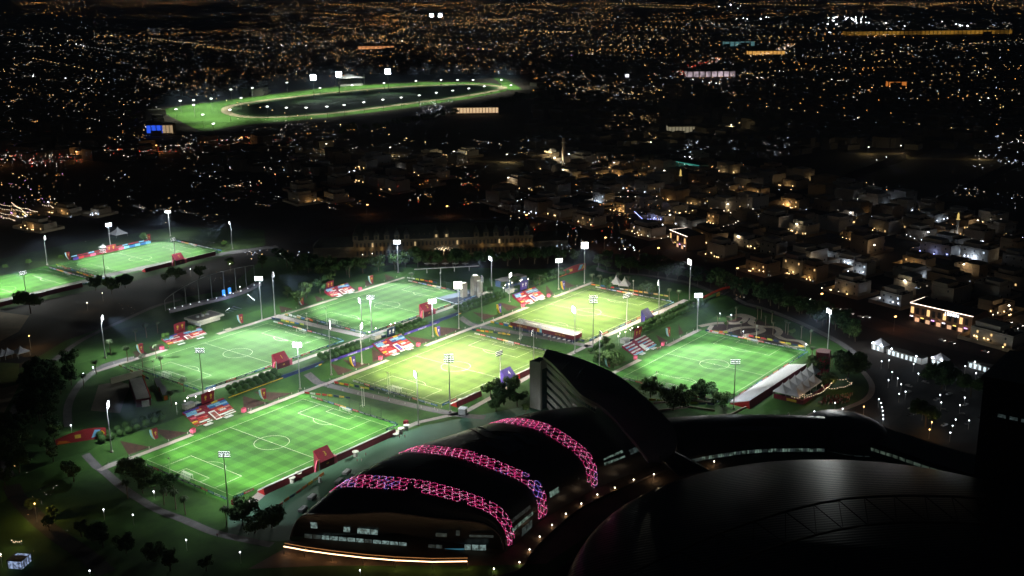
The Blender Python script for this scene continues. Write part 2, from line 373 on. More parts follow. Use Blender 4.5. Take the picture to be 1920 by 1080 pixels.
def mast(x, y, h, k, rows=3, cols=6, label='', en=1.0, z=None, hw=2.6):
    z = zt(x, y) if z is None else z
    c = center(k); d = Vector((c.x-x, c.y-y)); rz = math.atan2(d.y, d.x)+math.pi/2
    t = thing('floodlight_mast', label, 'floodlight', (x, y, z), rz, 'floodlight masts round the pitches')
    key = (rows, cols, LCOL[k] == WARM, hw)
    if key not in HM: HM[key] = head_me(rows, cols, LENW if LCOL[k] == WARM else LEN, hw)
    kp = ('pole', round(h, 1))
    if kp not in HM:
        HM[kp] = (MB().tube([(0, 0, 0), (0, 0, h*.35), (0, 0, h)], [.38, .32, .16], 8).me('pole', STEEL), MB().box(-.7, .7, -.7, .7, -.1, .55).me('footing', PAVE))
    ob('pole', HM[kp][0], t); ob('footing', HM[kp][1], t)
    fr, bo, ln = HM[key]
    a = ob('cross_arms', fr, t, (0, -.25, h-.1)); ob('lamp_housings', bo, a); ob('lamp_lenses', ln, a)
    tx = Vector((x, y)); aim = Vector((x, y))+ (Vector((c.x, c.y))-tx)*.72
    off = Vector((c.x-x, c.y-y)).normalized()*1.6
    dd = Vector((c.x-x, c.y-y)).normalized(); wa = 1.15 if LCOL[k] == WARM else 1
    far = lamp('SPOT', (x+off.x, y+off.y, z+h-1), EN[k]*400000*en*wa, LCOL[k], 1.2, (x+dd.x*54, y+dd.y*54, z), 52, 1, name='floodlight_beam'); far.scale = (2.3, 1, 1)
    near = lamp('SPOT', (x+off.x, y+off.y, z+h-1), EN[k]*32000*en*wa, LCOL[k], 1.2, (x+dd.x*26, y+dd.y*26, z), 84, .9, name='floodlight_near_beam'); near.scale = (1.6, 1, 1)
    lamp('SPOT', (x+off.x, y+off.y, z+h-1), 55000*en, (.85, .93, 1), 1.5, (x-dd.x*6, y-dd.y*6, z), 146, 1, name='floodlight_spill')
    return t
HP, HQ = 'a lamp bank', 'white lamps'
MASTS = [
 (-8, 18.5, 27, 'A', 3, 6, 'floodlight mast left of the front left pitch, beside the red entrance ramp', 1),
 (-12, -80, 29.5, 'A', 3, 6, 'black-headed floodlight mast at the nearest corner of the front left pitch', 1),
 (115, 14, 29, 'A', 3, 6, 'floodlight mast behind the far corner of the front left pitch', 1),
 (116, -80, 30.5, 'A', 3, 4, 'floodlight mast seen edge-on between the front left pitch and the dome', .9),
 (141.5, 15.5, 33.5, 'B', 4, 6, 'tall edge-on floodlight mast above the painted underpass wall', 1),
 (167, 15, 26, 'B', 3, 5, 'floodlight mast left of the middle coloured stand', .7),
 (234, 15.5, 26, 'B', 3, 6, 'floodlight mast right of the middle coloured stand, before board 2', .8),
 (259, 14, 33.5, 'B', 5, 6, 'tall bright square floodlight bank beside the board numbered 2', 1),
 (141, -81, 33.5, 'B', 5, 6, 'tall square-headed floodlight mast in front of the middle yellow-lit pitch', 1),
 (196, -73, 18.5, 'B', 3, 6, 'short floodlight mast standing at the near touchline of the middle yellow-lit pitch', .6),
 (220, -80, 26.5, 'B', 3, 4, 'floodlight mast left of the slanting hotel roof', .7),
 (265, -79, 30.5, 'B', 4, 4, 'edge-on floodlight mast behind the tip of the slanting roof', .8),
 (282, 12.5, 32.5, 'C', 4, 4, 'floodlight mast beside the crossing at the left of the rear yellow-lit pitch', 1),
 (323, 20, 21.5, 'C', 3, 3, 'floodlight mast among hedges by the far coloured stand', .7),
 (378, 15.5, 24, 'C', 3, 5, 'floodlight mast beside the purple pennant of the rear yellow-lit pitch', .8),
 (407, 11.5, 32.5, 'C', 5, 6, 'tallest bright square floodlight bank behind the rear yellow-lit pitch', 1),
 (282, -81.5, 34, 'C', 5, 6, 'tall black square-headed floodlight mast in front of the rear yellow-lit pitch', 1),
 (325, -80, 25, 'C', 3, 6, 'floodlight mast on the white walkway below the rear yellow-lit pitch', .8),
 (368, -79.5, 24.5, 'C', 3, 3, 'floodlight mast next to the blue number board', .7),
 (409, -81, 32, 'C', 4, 4, 'tall edge-on floodlight mast at the right end of the white walkway', 1),
 (360, -115, 27.5, 'D', 3, 6, 'floodlight mast behind the left far corner of the right-hand pitch', 1),
 (256, -104, 23.5, 'D', 3, 3, 'thin floodlight mast above the slanting roof by the striped stand', .8),
 (248, -201, 29, 'D', 3, 6, 'black-headed floodlight mast at the near touchline of the right-hand pitch', 1),
 (372, -204, 29, 'D', 3, 3, 'floodlight mast rising from the palms right of the right-hand pitch', 1),
 (66, 138, 27, 'E', 3, 3, 'floodlight mast on the dark lawn left of the left pale pitch', 1),
 (67, 42, 27.5, 'E', 3, 6, 'black-headed floodlight mast at the near corner of the left pale pitch', 1),
 (182, 128, 31, 'E', 3, 6, 'left one of two floodlight masts beside the amphitheatre', 1),
 (194.5, 129, 30.5, 'F', 3, 3, 'right one of two floodlight masts beside the amphitheatre', 1),
 (195.5, 43, 26.5, 'E', 3, 3, 'left one of two slim masts between the two pale pitches', .9),
 (208, 47, 25, 'F', 3, 6, 'black-headed mast at the near corner of the rear pale pitch', 1),
 (326, 135, 26, 'F', 3, 6, 'floodlight mast before the palace at the far corner of the rear pale pitch', 1),
 (332, 44, 26.5, 'F', 3, 3, 'floodlight mast right of the stone sculpture', .9),
 (177, 395, 24, 'G', 3, 6, 'floodlight mast between the two far left pitches', 1),
 (247, 411, 20.5, 'G', 3, 6, 'floodlight mast behind the middle of the far left pitch', .7),
 (302, 400, 23.5, 'G', 2, 6, 'floodlight mast at the far corner of the far left pitch', 1),
 (303, 312, 24, 'G', 2, 4, 'floodlight mast on the dark lawn right of the far left pitch', 1),
 (180, 315, 23.5, 'G', 3, 6, 'dark-poled mast at the near corner of the far left pitch', 1),
 (242, 309, 22, 'G', 3, 4, 'mast behind the red number board of the far left pitch', .8),
 (112, 312, 21, 'H', 3, 6, 'dark mast behind the big black tree at the left edge', 1),
 (85, 400, 24, 'H', 3, 6, 'mast beyond the left edge pitch', 1),
]
for x, y, h, k, rw, cl, lb, en in MASTS: mast(x, y, h, k, rw, cl, lb, en)
for x, y, h, k in ((177, 395, 24, 'H'), (180, 315, 23, 'H'), (194, 129, 30, 'E'), (195.5, 43, 26, 'F'), (141.5, 15.5, 33, 'A'), (141, -81, 33, 'A'), (265, -79, 30, 'C'), (282, 12.5, 32, 'B'), (256, -104, 23, 'D'), (360, -115, 27, 'D')):
    c = center(k); dd = Vector((c.x-x, c.y-y)).normalized(); s_ = lamp('SPOT', (x+dd.x*2, y+dd.y*2, zt(x, y)+h), 260000*EN[k], LCOL[k], 1.2, (x+dd.x*52, y+dd.y*52, zt(x, y)), 41, .9, name='floodlight_beam'); s_.scale = (2.3, 1, 1)  # extra unseen beams added at the masts to brighten dim pitches
# ------------------------------------------------------------------ goals, nets, boards
NET = mat('goal net', (.75, .78, .75), .9)
def net_mb(x0, x1, y0, y1, z0, z1, step):
    mb = MB(); t = .035
    return mb
def goal_parts():
    fr = MB(); r = .09
    fr.tube([(0, -3.66, 0), (0, -3.66, 2.44)], r, 6); fr.tube([(0, 3.66, 0), (0, 3.66, 2.44)], r, 6); fr.tube([(0, -3.75, 2.44), (0, 3.75, 2.44)], r, 6)
    for s in (-3.66, 3.66): fr.tube([(0, s, 2.44), (1.2, s, 2.3), (2.1, s, 0)], .05, 5)
    fr.tube([(2.1, -3.66, .05), (2.1, 3.66, .05)], .05, 5)
    n = MB(); t = .03
    for i in range(19):
        y = -3.6+i*.4; n.box(0, 1.2, y-t, y+t, 2.32, 2.36); n.mesh([(1.2, y-t, 2.3), (1.2, y+t, 2.3), (2.1, y+t, 0), (2.1, y-t, 0)], [(0, 1, 2, 3)])
    for i in range(6):
        f = i/5; x = 1.2+.9*f; z = 2.3*(1-f); n.box(x-t, x+t, -3.6, 3.6, z, z+.05)
    for x in (.4, .8): n.box(x-t, x+t, -3.6, 3.6, 2.33, 2.38)
    return fr.me('goal_frame', WHITE), n.me('goal_net', NET)
GF, GN = goal_parts()
for k, (x0, y0) in PITCHES.items():
    for s, X, nm in ((1, x0+105, 'right end'), (-1, x0, 'left end')):
        if k == 'H' and s == -1: continue
        t = thing('football_goal', 'white football goal at the %s of the %s' % (nm, PN[k]), 'goal', (X, y0-34, zt(X, y0-34)+.06), 0 if s == 1 else math.pi, 'white football goals')
        ob('goal_frame', GF, t); ob('goal_net', GN, t)
NAVY = mat('navy board', (.012, .03, .09), .5); BLUE = mat('blue board', (.02, .13, .42), .5); BLACKB = mat('black board', (.012, .014, .02), .5)
REDB = mat('red board', (.55, .03, .03), .5); YELB = mat('yellow board', (.75, .5, .03), .5); LBLUE = mat('light blue board', (.2, .5, .75), .5); MAR = mat('maroon fabric', (.26, .012, .035), .8, .25, .5)
WB = mat('white board', (.7, .72, .74), .5); PINK = mat('pink fabric', (.7, .12, .22), .7); PURP = mat('purple fabric', (.07, .04, .30), .7, .2, .5); ORAN = mat('orange board', (.75, .2, .03), .6)
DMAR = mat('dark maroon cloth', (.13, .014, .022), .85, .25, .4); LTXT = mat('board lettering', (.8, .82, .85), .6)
BCOL = {'navy': (NAVY, LTXT), 'blue': (BLUE, LTXT), 'black': (BLACKB, LTXT), 'red': (REDB, LTXT), 'yellow': (YELB, REDB), 'light blue': (LBLUE, LTXT), 'white': (WB, NAVY), 'maroon': (MAR, LTXT), 'orange': (ORAN, LTXT)}
BM = {}
def board_me(c, L):
    key = (c, L)
    if key in BM: return BM[key]
    a = MB(); a.box(-L/2, L/2, -.05, .05, .05, 1.0); a.box(-L/2+.2, -L/2+.3, .05, .5, .05, .12); a.box(L/2-.3, L/2-.2, .05, .5, .05, .12)
    b = MB(); rnd = random.Random(hash(c) % 99 if 0 else len(c)*7)
    x = -L*.36
    while x < L*.36:
        w_ = rnd.choice((.25, .35, .35, .5, .12)); b.box(x, x+w_, -.075, -.052, .32, .74 if rnd.random() < .8 else .62); x += w_+rnd.choice((.1, .12, .3))
    BM[key] = (a.me('panel', BCOL[c][0]), b.me('lettering', BCOL[c][1])); return BM[key]
def boards(p0, p1, seq, where, L=None, skip=()):
    end = 'left' if abs(p1[0]-p0[0]) > abs(p1[1]-p0[1]) else 'far'
    p0 = Vector(p0); p1 = Vector(p1); n = len(seq); d = (p1-p0); Lb = round(d.length/n-.25, 1) ; rz = math.atan2(d.y, d.x)
    for i, c in enumerate(seq):
        if c is None: continue
        p = p0.lerp(p1, (i+.5)/n)
        t = thing('advertising_board', '%s board, %s from the %s end, %s' % (c, nth(i), end, where), 'advertising board', (p.x, p.y, zt(p.x, p.y)+.06), rz, '%s boards %s' % (c, where))
        a, b = board_me(c, Lb); ob('panel', a, t); ob('lettering', b, t)
# far goal end (right end of each pitch): seen with the pitch in front of it; lettering faces the pitch
FAR = ['white', 'red', 'navy', 'blue', 'red', 'yellow', 'blue', 'red', 'navy', 'black', 'navy', 'black', 'navy', 'blue']
NEAR = ['white', 'navy', 'red', 'black', 'navy', 'blue', 'navy', 'black', 'navy', 'black', 'red', 'blue', 'white', 'blue']
LONG = ['blue', 'black', 'red', 'black', 'navy', 'blue', 'red', 'black', 'orange', 'black', 'red', 'navy', 'black', 'blue', 'light blue']
for k, (x0, y0) in PITCHES.items():
    boards((x0+109.5, y0-1.5), (x0+109.5, y0-69.5), FAR if k not in 'GH' else FAR[2:], 'behind right goal of %s' % PN[k])
    if k != 'H': boards((x0-4.5, y0-1.5), (x0-4.5, y0-69.5), NEAR if k != 'C' else NEAR[:2]+[None]*9+NEAR[-3:], 'behind left goal of %s' % PN[k])
    if k in 'CDEF': boards((x0-1, y0-71.5), (x0+109, y0-71.5), LONG, 'near side of %s' % PN[k])
    if k in 'AB': boards((x0-2, y0-71.2), (x0+10, y0-71.2), ['blue', 'red'], 'left corner of %s' % PN[k]); boards((x0+100, y0-71.2), (x0+109, y0-71.2), ['navy'], 'right corner of %s' % PN[k])
    if k in 'GH': boards((x0+92, y0-71.2), (x0+109, y0-71.2), ['blue', 'light blue'], 'right near corner of %s' % PN[k])
# tall ball-stop fences behind the goals
NETW = mat('ball stop wire', (.10, .11, .10), .7)
def ballstop(x, y0, y1, label, k):
    z = zt(x, (y0+y1)/2)
    t = thing('ball_stop_fence', label, 'net fence', (x, y0, z), 0, 'ball stop fences behind the goals')
    L = y0-y1; n = int(L/8)+1
    for i in range(n):
        yy = -L*i/(n-1); MB().tube([(0, yy, 0), (0, yy, 5)], .09, 5).build('post', DARK, t)
    m = MB(); m.box(-.04, .04, -L, 0, 4.92, 5.0); m.box(-.03, .03, -L, 0, .3, .36)
    for i in range(int(L/2.5)): m.box(-.012, .012, -i*2.5-.012, -i*2.5+.012, .3, 5)
    for zz in (1.5, 2.7, 3.8): m.box(-.012, .012, -L, 0, zz-.012, zz+.012)
    m.build('netting', NETW, t)
for k, (x0, y0) in PITCHES.items():
    if k != 'H': ballstop(x0-6.5, y0-14, y0-56, 'dark net fence behind the left-hand goal of the %s' % PN[k], k)
    ballstop(x0+111.8, y0-14, y0-56, 'dark net fence behind the right-hand goal of the %s' % PN[k], k)
# white camera masts with tripod feet behind the goals
def cam_pole(x, y, h, label, n=2):
    t = thing('camera_pole', label, 'pole', (x, y, zt(x, y)+.03), 0, 'white camera poles behind the goals')
    for i in range(n): MB().tube([(i*1.6, 0, 0), (i*1.6, 0, h)], [.14, .08], 6).build('pole', WHITE, t)
    m = MB(); [m.tube([(0, 0, 1.2), (1.6*math.cos(a), 1.6*math.sin(a), .05)], .06, 5) for a in (0, 2.1, 4.2)]; m.build('tripod_feet', WHITE, t)
    MB().box(-.4, .4, -.4, .4, h-.1, h+.5).build('camera_box', WB, t)
for x, y, h, lb, n in ((117, -36, 11, 'pair of white camera poles behind the right goal of the front left pitch', 2), (140, -34, 13, 'pair of white camera poles behind the left goal of the middle pitch', 2),
                    (-8, -31, 12, 'white camera pole behind the left goal of the front left pitch', 1), (265, -34, 12, 'white camera poles beside the cross path before the long marquee', 2),
                    (64, 84, 12, 'white camera pole by the left goal of the left pale pitch', 1), (186, 86, 11, 'white camera pole behind the right goal of the left pale pitch', 1),
                    (200, 82, 12, 'white camera pole behind the left goal of the rear pale pitch', 1), (318, 83, 11, 'white camera pole behind the right goal of the rear pale pitch', 1),
                    (403, -36, 10, 'white camera pole behind the far goal of the rear yellow-lit pitch', 1), (367, -156, 10, 'white camera pole before the winding garden', 1), (248, -150, 11, 'white camera pole behind the near goal of the right-hand pitch', 1)):
    cam_pole(x, y, h, lb, n)

# ------------------------------------------------------------------ seat banks with maroon cloth backs
SEATW = mat('seat plastic', (.55, .57, .58), .6, .25, 1.5); WHITEW = mat('white steel', (.65, .66, .68), .5)
SEATH = {}
def seat_bank(x0, x1, yb, label, h=3.1, dp=4.5, white=False, redend=True, seatmat=None):
    z = zt((x0+x1)/2, yb)
    t = thing('seat_bank', label, 'seat stand', ((x0+x1)/2, yb, z+.02), 0, 'low seat banks along the near touchlines'); w = (x1-x0)/2
    b = MB(); b.mesh([(-w, -.6, 0), (w, -.6, 0), (w, 0, h), (-w, 0, h)], [(0, 1, 2, 3)]); b.build('cloth_back', DMAR, t)
    e = MB()
    for s in (-w-.02, w+.02): e.mesh([(s, -.6, 0), (s, 0, h), (s, dp, .5), (s, dp, 0)], [(0, 1, 2, 3)])
    e.build('end_cloth', REDB if redend else DMAR, t)
    n = max(4, int(dp/.85)); st = MB(); seats = MB()
    for i in range(n):
        y = dp*i/n; i_ = n-1-i; zz = h*.38+(h*.55)*i_/(n-1)
        st.box(-w, w, y+.02, y+dp/n, 0, zz)
        k = -w+.3
        while k < w-.3: seats.box(k, k+.42, y+.15, y+.55, zz+.01, zz+.42); k += .6
    st.build('steps', WHITEW, t); seats.build('seat_rows', seatmat or SEATW, t)
    rl = MB(); rl.box(-w, w, -.04, .04, h+.5, h+.58); [rl.box(q-.04, q+.04, -.04, .04, h, h+.5) for q in [-w+2*w*i/10 for i in range(11)]]; rl.build('back_rail', WHITEW, t)
seat_bank(9.5, 41, -79, 'long maroon-backed seat bank left of the board numbered 3')
seat_bank(56, 99, -79, 'long maroon-backed seat bank right of the board numbered 3')
seat_bank(148, 170, -79.5, 'maroon-backed seat bank behind the big round trees, middle yellow-lit pitch')
seat_bank(206, 243, -79.5, 'maroon-backed seat bank right of the violet board, middle yellow-lit pitch')
seat_bank(211, 237, 307, 'dark red seat bank left of the number board, far left pitch')
seat_bank(250, 281, 307, 'dark red seat bank right of the number board, far left pitch')
seat_bank(86, 156, 309, 'long dark red seat bank along the pitch cut by the left edge')
seat_bank(253, 330, -208, 'wide bank of white seats along the right-hand pitch', h=4.6, dp=12, seatmat=mat('white seat plastic', (.6, .6, .64), .6))

# ------------------------------------------------------------------ number boards
YEL = mat('gold print', (.7, .48, .06), .6); LB2 = mat('pale blue print', (.35, .6, .75), .6)
def number_board(x, y, w, col, num, label, h=8.5, dp=4.5, sidecol=None, tcol=None, rz=0.0):
    z = zt(x, y); t = thing('number_board', label, 'number board', (x, y, z), rz, 'number boards on the near side of the pitches')
    hw = w/2
    # lower box and roof-like upper panel leaning back over it
    lo = MB(); lo.mesh([(-hw, -dp/2, 0), (hw, -dp/2, 0), (hw, -dp/2, h*.5), (-hw, -dp/2, h*.5), (-hw, dp/2, 0), (hw, dp/2, 0), (hw, dp/2, h), (-hw, dp/2, h)],
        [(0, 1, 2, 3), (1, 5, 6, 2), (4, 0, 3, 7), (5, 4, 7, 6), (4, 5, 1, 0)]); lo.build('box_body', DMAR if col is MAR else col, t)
    up = MB(); up.mesh([(-hw-.05, -dp/2-.3, h*.46), (hw+.05, -dp/2-.3, h*.46), (hw+.05, dp/2+.1, h+.25), (-hw-.05, dp/2+.1, h+.25), (-hw-.05, -dp/2, h*.42), (hw+.05, -dp/2, h*.42), (hw+.05, dp/2+.3, h), (-hw-.05, dp/2+.3, h)],
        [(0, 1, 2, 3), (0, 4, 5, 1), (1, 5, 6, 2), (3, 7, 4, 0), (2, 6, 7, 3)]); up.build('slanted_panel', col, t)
    tilt = math.atan2(dp+.4, h*.54+.25)
    tm = text_me(num, 3.6, tcol or YEL, .02); o = ob('number', tm, t, (.6, -.25, h*.73+.14)); o.rotation_euler = face_rot(0, -1, tilt)
    em = MB(); em.box(-.9, -.3, -.02, .0, 0, .5); em.box(.1, .7, -.02, 0, 0, .7); em.box(-.2, .1, -.02, 0, .1, .9)
    q = em.build('emblem', tcol or YEL, t); q.location = (.4, -dp/2-.03, h*.2); 
    sd = MB()
    # side wing with curved colour bands
    for i, (m_, o_) in enumerate(((PINK if col is MAR else PURP, 0), (YELB, 1), (LB2, 2))):
        a0, a1 = [(0, .5), (.5, .75), (.75, 1)][i]
        pts = []
        for q_ in range(7): s_ = q_/6; pts.append((-hw-.1-3*(1-a0)*(1-.5*s_*s_), -dp/2+.1-.02*i, s_*h*.62))
        for q_ in range(7): s_ = 1-q_/6; pts.append((-hw-.1-3*(1-a1)*(1-.5*s_*s_), -dp/2+.1-.02*i, s_*h*.62))
        MB().mesh([*pts, *[(p[0], p[1]+.6, p[2]) for p in pts]], [tuple(range(14)), tuple(reversed(range(14, 28)))]+[(j, (j+1) % 14, (j+1) % 14+14, j+14) for j in range(14)]).build('side_wing', m_, t)
    MB().box(hw+.1, hw+2.2, -dp/2+.2, dp/2-.5, 0, h*.42).build('side_box', PINK if col is MAR else MAR, t)
    return t
number_board(49, -78, 9.5, MAR, '3', 'maroon board with a gold 3 between two maroon seat banks', 9)
number_board(125, 42, 10, MAR, '1', 'maroon board with a gold 1 above the painted underpass wall', 8.5)
number_board(257, 42, 10, MAR, '2', 'maroon board with a gold 2 beside a bright floodlight', 8.5)
number_board(196, -79, 9.5, PURP, '4', 'violet board with a pale numeral behind the round trees', 8.5, tcol=LTXT)
number_board(348, -82, 9, mat('ink blue fabric', (.03, .025, .14), .7), '5', 'dark blue board among the hedges below the white walkway', 9, tcol=PURP)
number_board(243.5, 307, 9, MAR, '7', 'red board with a gold numeral at the far left pitch', 8.5)
# curved maroon tower behind the white seats
t = thing('number_board', 'big curved maroon board with yellow stripe behind the white tents', 'number board', (337, -216, zt(337, -216)), R(20), 'number boards on the near side of the pitches')
MB().prism([(-4, -3), (3, -4), (5, -1), (5, 3), (1, 5), (-4, 4)], 0, 13).build('box_body', DMAR, t)
MB().prism([(-4.3, -3.3), (-1, -3.8), (-1.2, -3.5), (-4.3, -3.0)], .3, 12.6).build('side_wing', MAR, t)
MB().mesh([(-1, -4, 9.5), (.8, -4.2, 9.3), (1.2, -4.3, 4), (.4, -4.2, 0), (-.4, -4.1, 2)], [(0, 1, 2, 3, 4)]).build('side_wing', YELB, t)
MB().mesh([(-1, -4.02, 8), (-.4, -4.12, 2), (.4, -4.22, 0), (-.6, -4.1, 0), (-1.3, -4, 4)], [(0, 1, 2, 3, 4)]).build('side_wing', LBLUE, t)
MB().prism([(-9, -1), (-4.5, -3), (-4.5, 2), (-8, 3)], 0, 9.5).build('side_box', mat('red fabric', (.5, .02, .05), .75), t)
# stands of white peaked tents behind it
TENTW = mat('white tent fabric', (.7, .7, .76), .75)
TM = {}
def tent_me(s, h, wall):
    if (s, h, wall) in TM: return TM[(s, h, wall)]
    m = MB(); n = 6; V = []
    for j in range(n+1):
        f = j/n; r = s*(1-f)**1.7+.06*f; z = wall+h*f
        V += [(r*sx, r*sy, z) for sx, sy in ((-1, -1), (1, -1), (1, 1), (-1, 1))]
    Fs = [(j*4+i, j*4+(i+1) % 4, (j+1)*4+(i+1) % 4, (j+1)*4+i) for j in range(n) for i in range(4)]+[(n*4, n*4+1, n*4+2, n*4+3)]
    m.mesh(V, Fs); v = MB()
    for sx, sy in ((-1, -1), (1, -1), (1, 1), (-1, 1)): v.tube([(sx*s*.97, sy*s*.97, 0), (sx*s*.97, sy*s*.97, wall)], .09, 5)
    v.box(-s, s, -s-.02, -s+.02, wall-.5, wall); v.box(-s, s, s-.02, s+.02, wall-.5, wall); v.box(s-.02, s+.02, -s, s, wall-.5, wall); v.box(-s-.02, -s+.02, -s, s, wall-.5, wall)
    TM[(s, h, wall)] = (m.me('tent_roof', TENTW), v.me('tent_frame', WHITEW)); return TM[(s, h, wall)]
def tent(x, y, s, h, wall, label, group='white peaked tents', rz=0, z=None):
    t = thing('peaked_tent', label, 'tent', (x, y, zt(x, y) if z is None else z), rz, group); a, b = tent_me(s, h, wall); ob('tent_roof', a, t); ob('tent_frame', b, t); return t
for i in range(6):
    for j in range(2 if i < 4 else 1):
        tent(281+i*8.2, -216.5-j*8.2+1.5, 4.0, 5.0, 4.2, 'white peaked tent, %s in the %s line behind the white seat bank' % (nth(i), 'seat-side' if j == 0 else 'outer'), 'white peaked tents behind the white seats')
t = thing('tent_apron', 'maroon printed apron wall round the white tent cluster', 'banner', (277, -228, zt(277, -228)))
MB().box(-.5, .3, -2, 16, 0, 2.6).build('end_panel', DMAR, t); MB().box(.5, 36, -2.2, -1.6, 0, 2.6).build('front_panel', DMAR, t); MB().box(-.58, -.5, 2, 8, .5, 2).build('gold_print', YEL, t)
for q, lb in ((1155, 'left one of two white peaked tents behind the rear yellow-lit pitch'), (1171, 'right one of two white peaked tents behind the rear yellow-lit pitch')):
    p = G(q, 537 if q == 1155 else 540); tent(p.x, p.y, 4.0, 6.5, 3, lb, rz=.3)
t = thing('supply_tent', 'small grey tents with bright lamps beside the curved low building', 'tent', G(1452, 800))
for i, (dx, dy) in enumerate(((0, 0), (-7, 5), (6, -5))): a, b = tent_me(4, 4, 3.5); ob('tent_roof', a, t, (dx, dy, 0)); ob('tent_frame', b, t, (dx, dy, 0))
# long maroon-edged marquee with a white roof between the yellow pitches
t = thing('marquee', 'long marquee with glowing white roof and maroon fascia beside the cross path', 'marquee', (284, -37, 0))
MB().box(-4.5, 4.5, -31, 22, 4.2, 4.4).build('roof', mat('marquee roof', (.8, .8, .78), .7), t)
m = MB(); m.box(-4.75, -4.55, -31, 22, 2.6, 5.2); m.box(-4.75, 4.6, -31.2, -31.0, 2.6, 5.2); m.build('fascia', DMAR, t)
MB().box(4.5, 4.7, -31, 22, 2.6, 5.6).build('rear_screen', mat('grey screen', (.5, .5, .5), .8), t)
tx = ob('lettering', text_me('QATAR 2022', 1.5, YEL, .02), t, (-4.8, -20, 3.9)); tx.rotation_euler = face_rot(-1, 0)
tx = ob('lettering', text_me('QATAR 2022', 1.5, YEL, .02), t, (-4.8, 12, 3.9)); tx.rotation_euler = face_rot(-1, 0)
m = MB(); m.box(-4.78, -4.76, -3, -1, 2.6, 5.2); m.build('yellow_stripe', YELB, t); MB().box(-4.78, -4.76, -5, -3, 2.6, 5.2).build('blue_stripe', LBLUE, t)
for yy in range(-30, 22, 6): MB().tube([(-4.4, yy, 0), (-4.4, yy, 4.2)], .1, 5).build('post', WHITEW, t)
MB().box(-3, 4, -30, 21, .1, 2.4).build('inner_counter', NAVY, t)
for yy in range(-29, -8, 4): MB().box(-7, -4.9, yy, yy+1.6, 1.9, 2.0).build('parasol_table', WHITEW, t)
for yy, nm in ((0, 0), (-17, 0), (14, 0)): MB().cone((0, yy, 4.4), 3, 2.2, 4, 0).build('roof_peak', TENTW, t)
lamp('SPOT', (372, -203, 27), 110000, (.95, 1, .95), 1, (300, -216, 0), 60, 1, name='floodlight_beam')  # extra beam added to brighten the tents; no lamp bank faces them
# ------------------------------------------------------------------ coloured stands on the embankments
STP = {'m': MAR, 'p': PINK, 'b': LBLUE, 'w': WB, 'y': YELB, 'o': ORAN, 'v': PURP, 'd': BLUE, 'r': REDB}
ROWS_L = ['vvv', 'bbo', 'bbm', 'mww', 'pmm', 'mrr', 'yrr', 'rww', 'mrw']
ROWS_R = ['mym', 'bbd', 'dbb', 'mmd', 'ror', 'mwm', 'rrr', 'www', 'rww']
def stand(x0, x1, y0, y1, z0, z1, label, var=0, twist=0.0):
    t = thing('painted_stand', label, 'stepped stand', ((x0+x1)/2, y0, z0), twist, 'coloured stepped stands on the embankments'); w = (x1-x0)/2; n = 9; dy = (y1-y0)/n; dz = (z1-z0+1.2)/n
    st = MB()
    for i in range(n): st.box(-w, w, i*dy, (i+1)*dy, -.5, .8+i*dz)
    st.build('steps', MAR, t); rnd = random.Random(var)
    for i in range(n):
        for side, rows, xa, xb in ((-1, ROWS_L, -w+.4, -w*.22), (1, ROWS_R, w*.05, w-.4)):
            s = rows[n-1-i]
            if var == 3: s = ['www', 'mmm', 'bww', 'mmm', 'bbw', 'mmm', 'www', 'mmm', 'bbb'][n-1-i]
            L = (xb-xa)/3; sh = rnd.uniform(-.7, .7) if var != 3 else 0
            for q, c in enumerate(s):
                if c == 'm' and rnd.random() < .6: continue
                a = xa+q*L+sh+.1; b_ = xa+(q+1)*L+sh+.05
                MB().box(max(a, -w+.1), min(b_, w-.1), i*dy-.06, i*dy+dy*.86, .8+i*dz-.75, .8+i*dz+.06).build('bench_cover', STP[c], t)
                if rnd.random() < .5:
                    lt = MB(); qx = max(a, -w)+.4
                    while qx < min(b_, w)-.6: lt.box(qx, qx+.35, i*dy-.10, i*dy-.07, .8+i*dz-.5, .8+i*dz-.1); qx += rnd.choice((.5, .6, .9))
                    if lt.f: lt.build('lettering', WB if c != 'w' else REDB, t)
    # central framed picture leaning on the lower steps, white benches in front
    cx_ = w*.12
    pf = MB(); pf.mesh([(cx_-2, -.5, .3), (cx_+2.2, -.5, .3), (cx_+1.0, dy*4, .8+4*dz+.3), (cx_-3.2, dy*4, .8+4*dz+.3)], [(0, 1, 2, 3)])
    pf.mesh([(cx_-2, -.7, 0), (cx_+2.2, -.7, 0), (cx_+2.2, -.5, .3), (cx_-2, -.5, .3)], [(0, 1, 2, 3)]); pf.build('white_ramp', WB, t)
    if var != 3:
        pi = MB(); pi.mesh([(cx_-1.3, .1, .75), (cx_+1.5, .1, .75), (cx_+.5, dy*3.3, .8+3.3*dz+.35), (cx_-2.3, dy*3.3, .8+3.3*dz+.35)], [(0, 1, 2, 3)]); pi.build('picture', (PURP if var in (1, 2) else mat('brown print', (.25, .06, .04), .6)), t)
    for s in (-1, 1):
        for r_ in range(3): MB().box(s*w*.5-2.6, s*w*.5+2.6, -1.3-r_*.9, -.9-r_*.9, .25, .45).build('bench', WB, t)
    return t
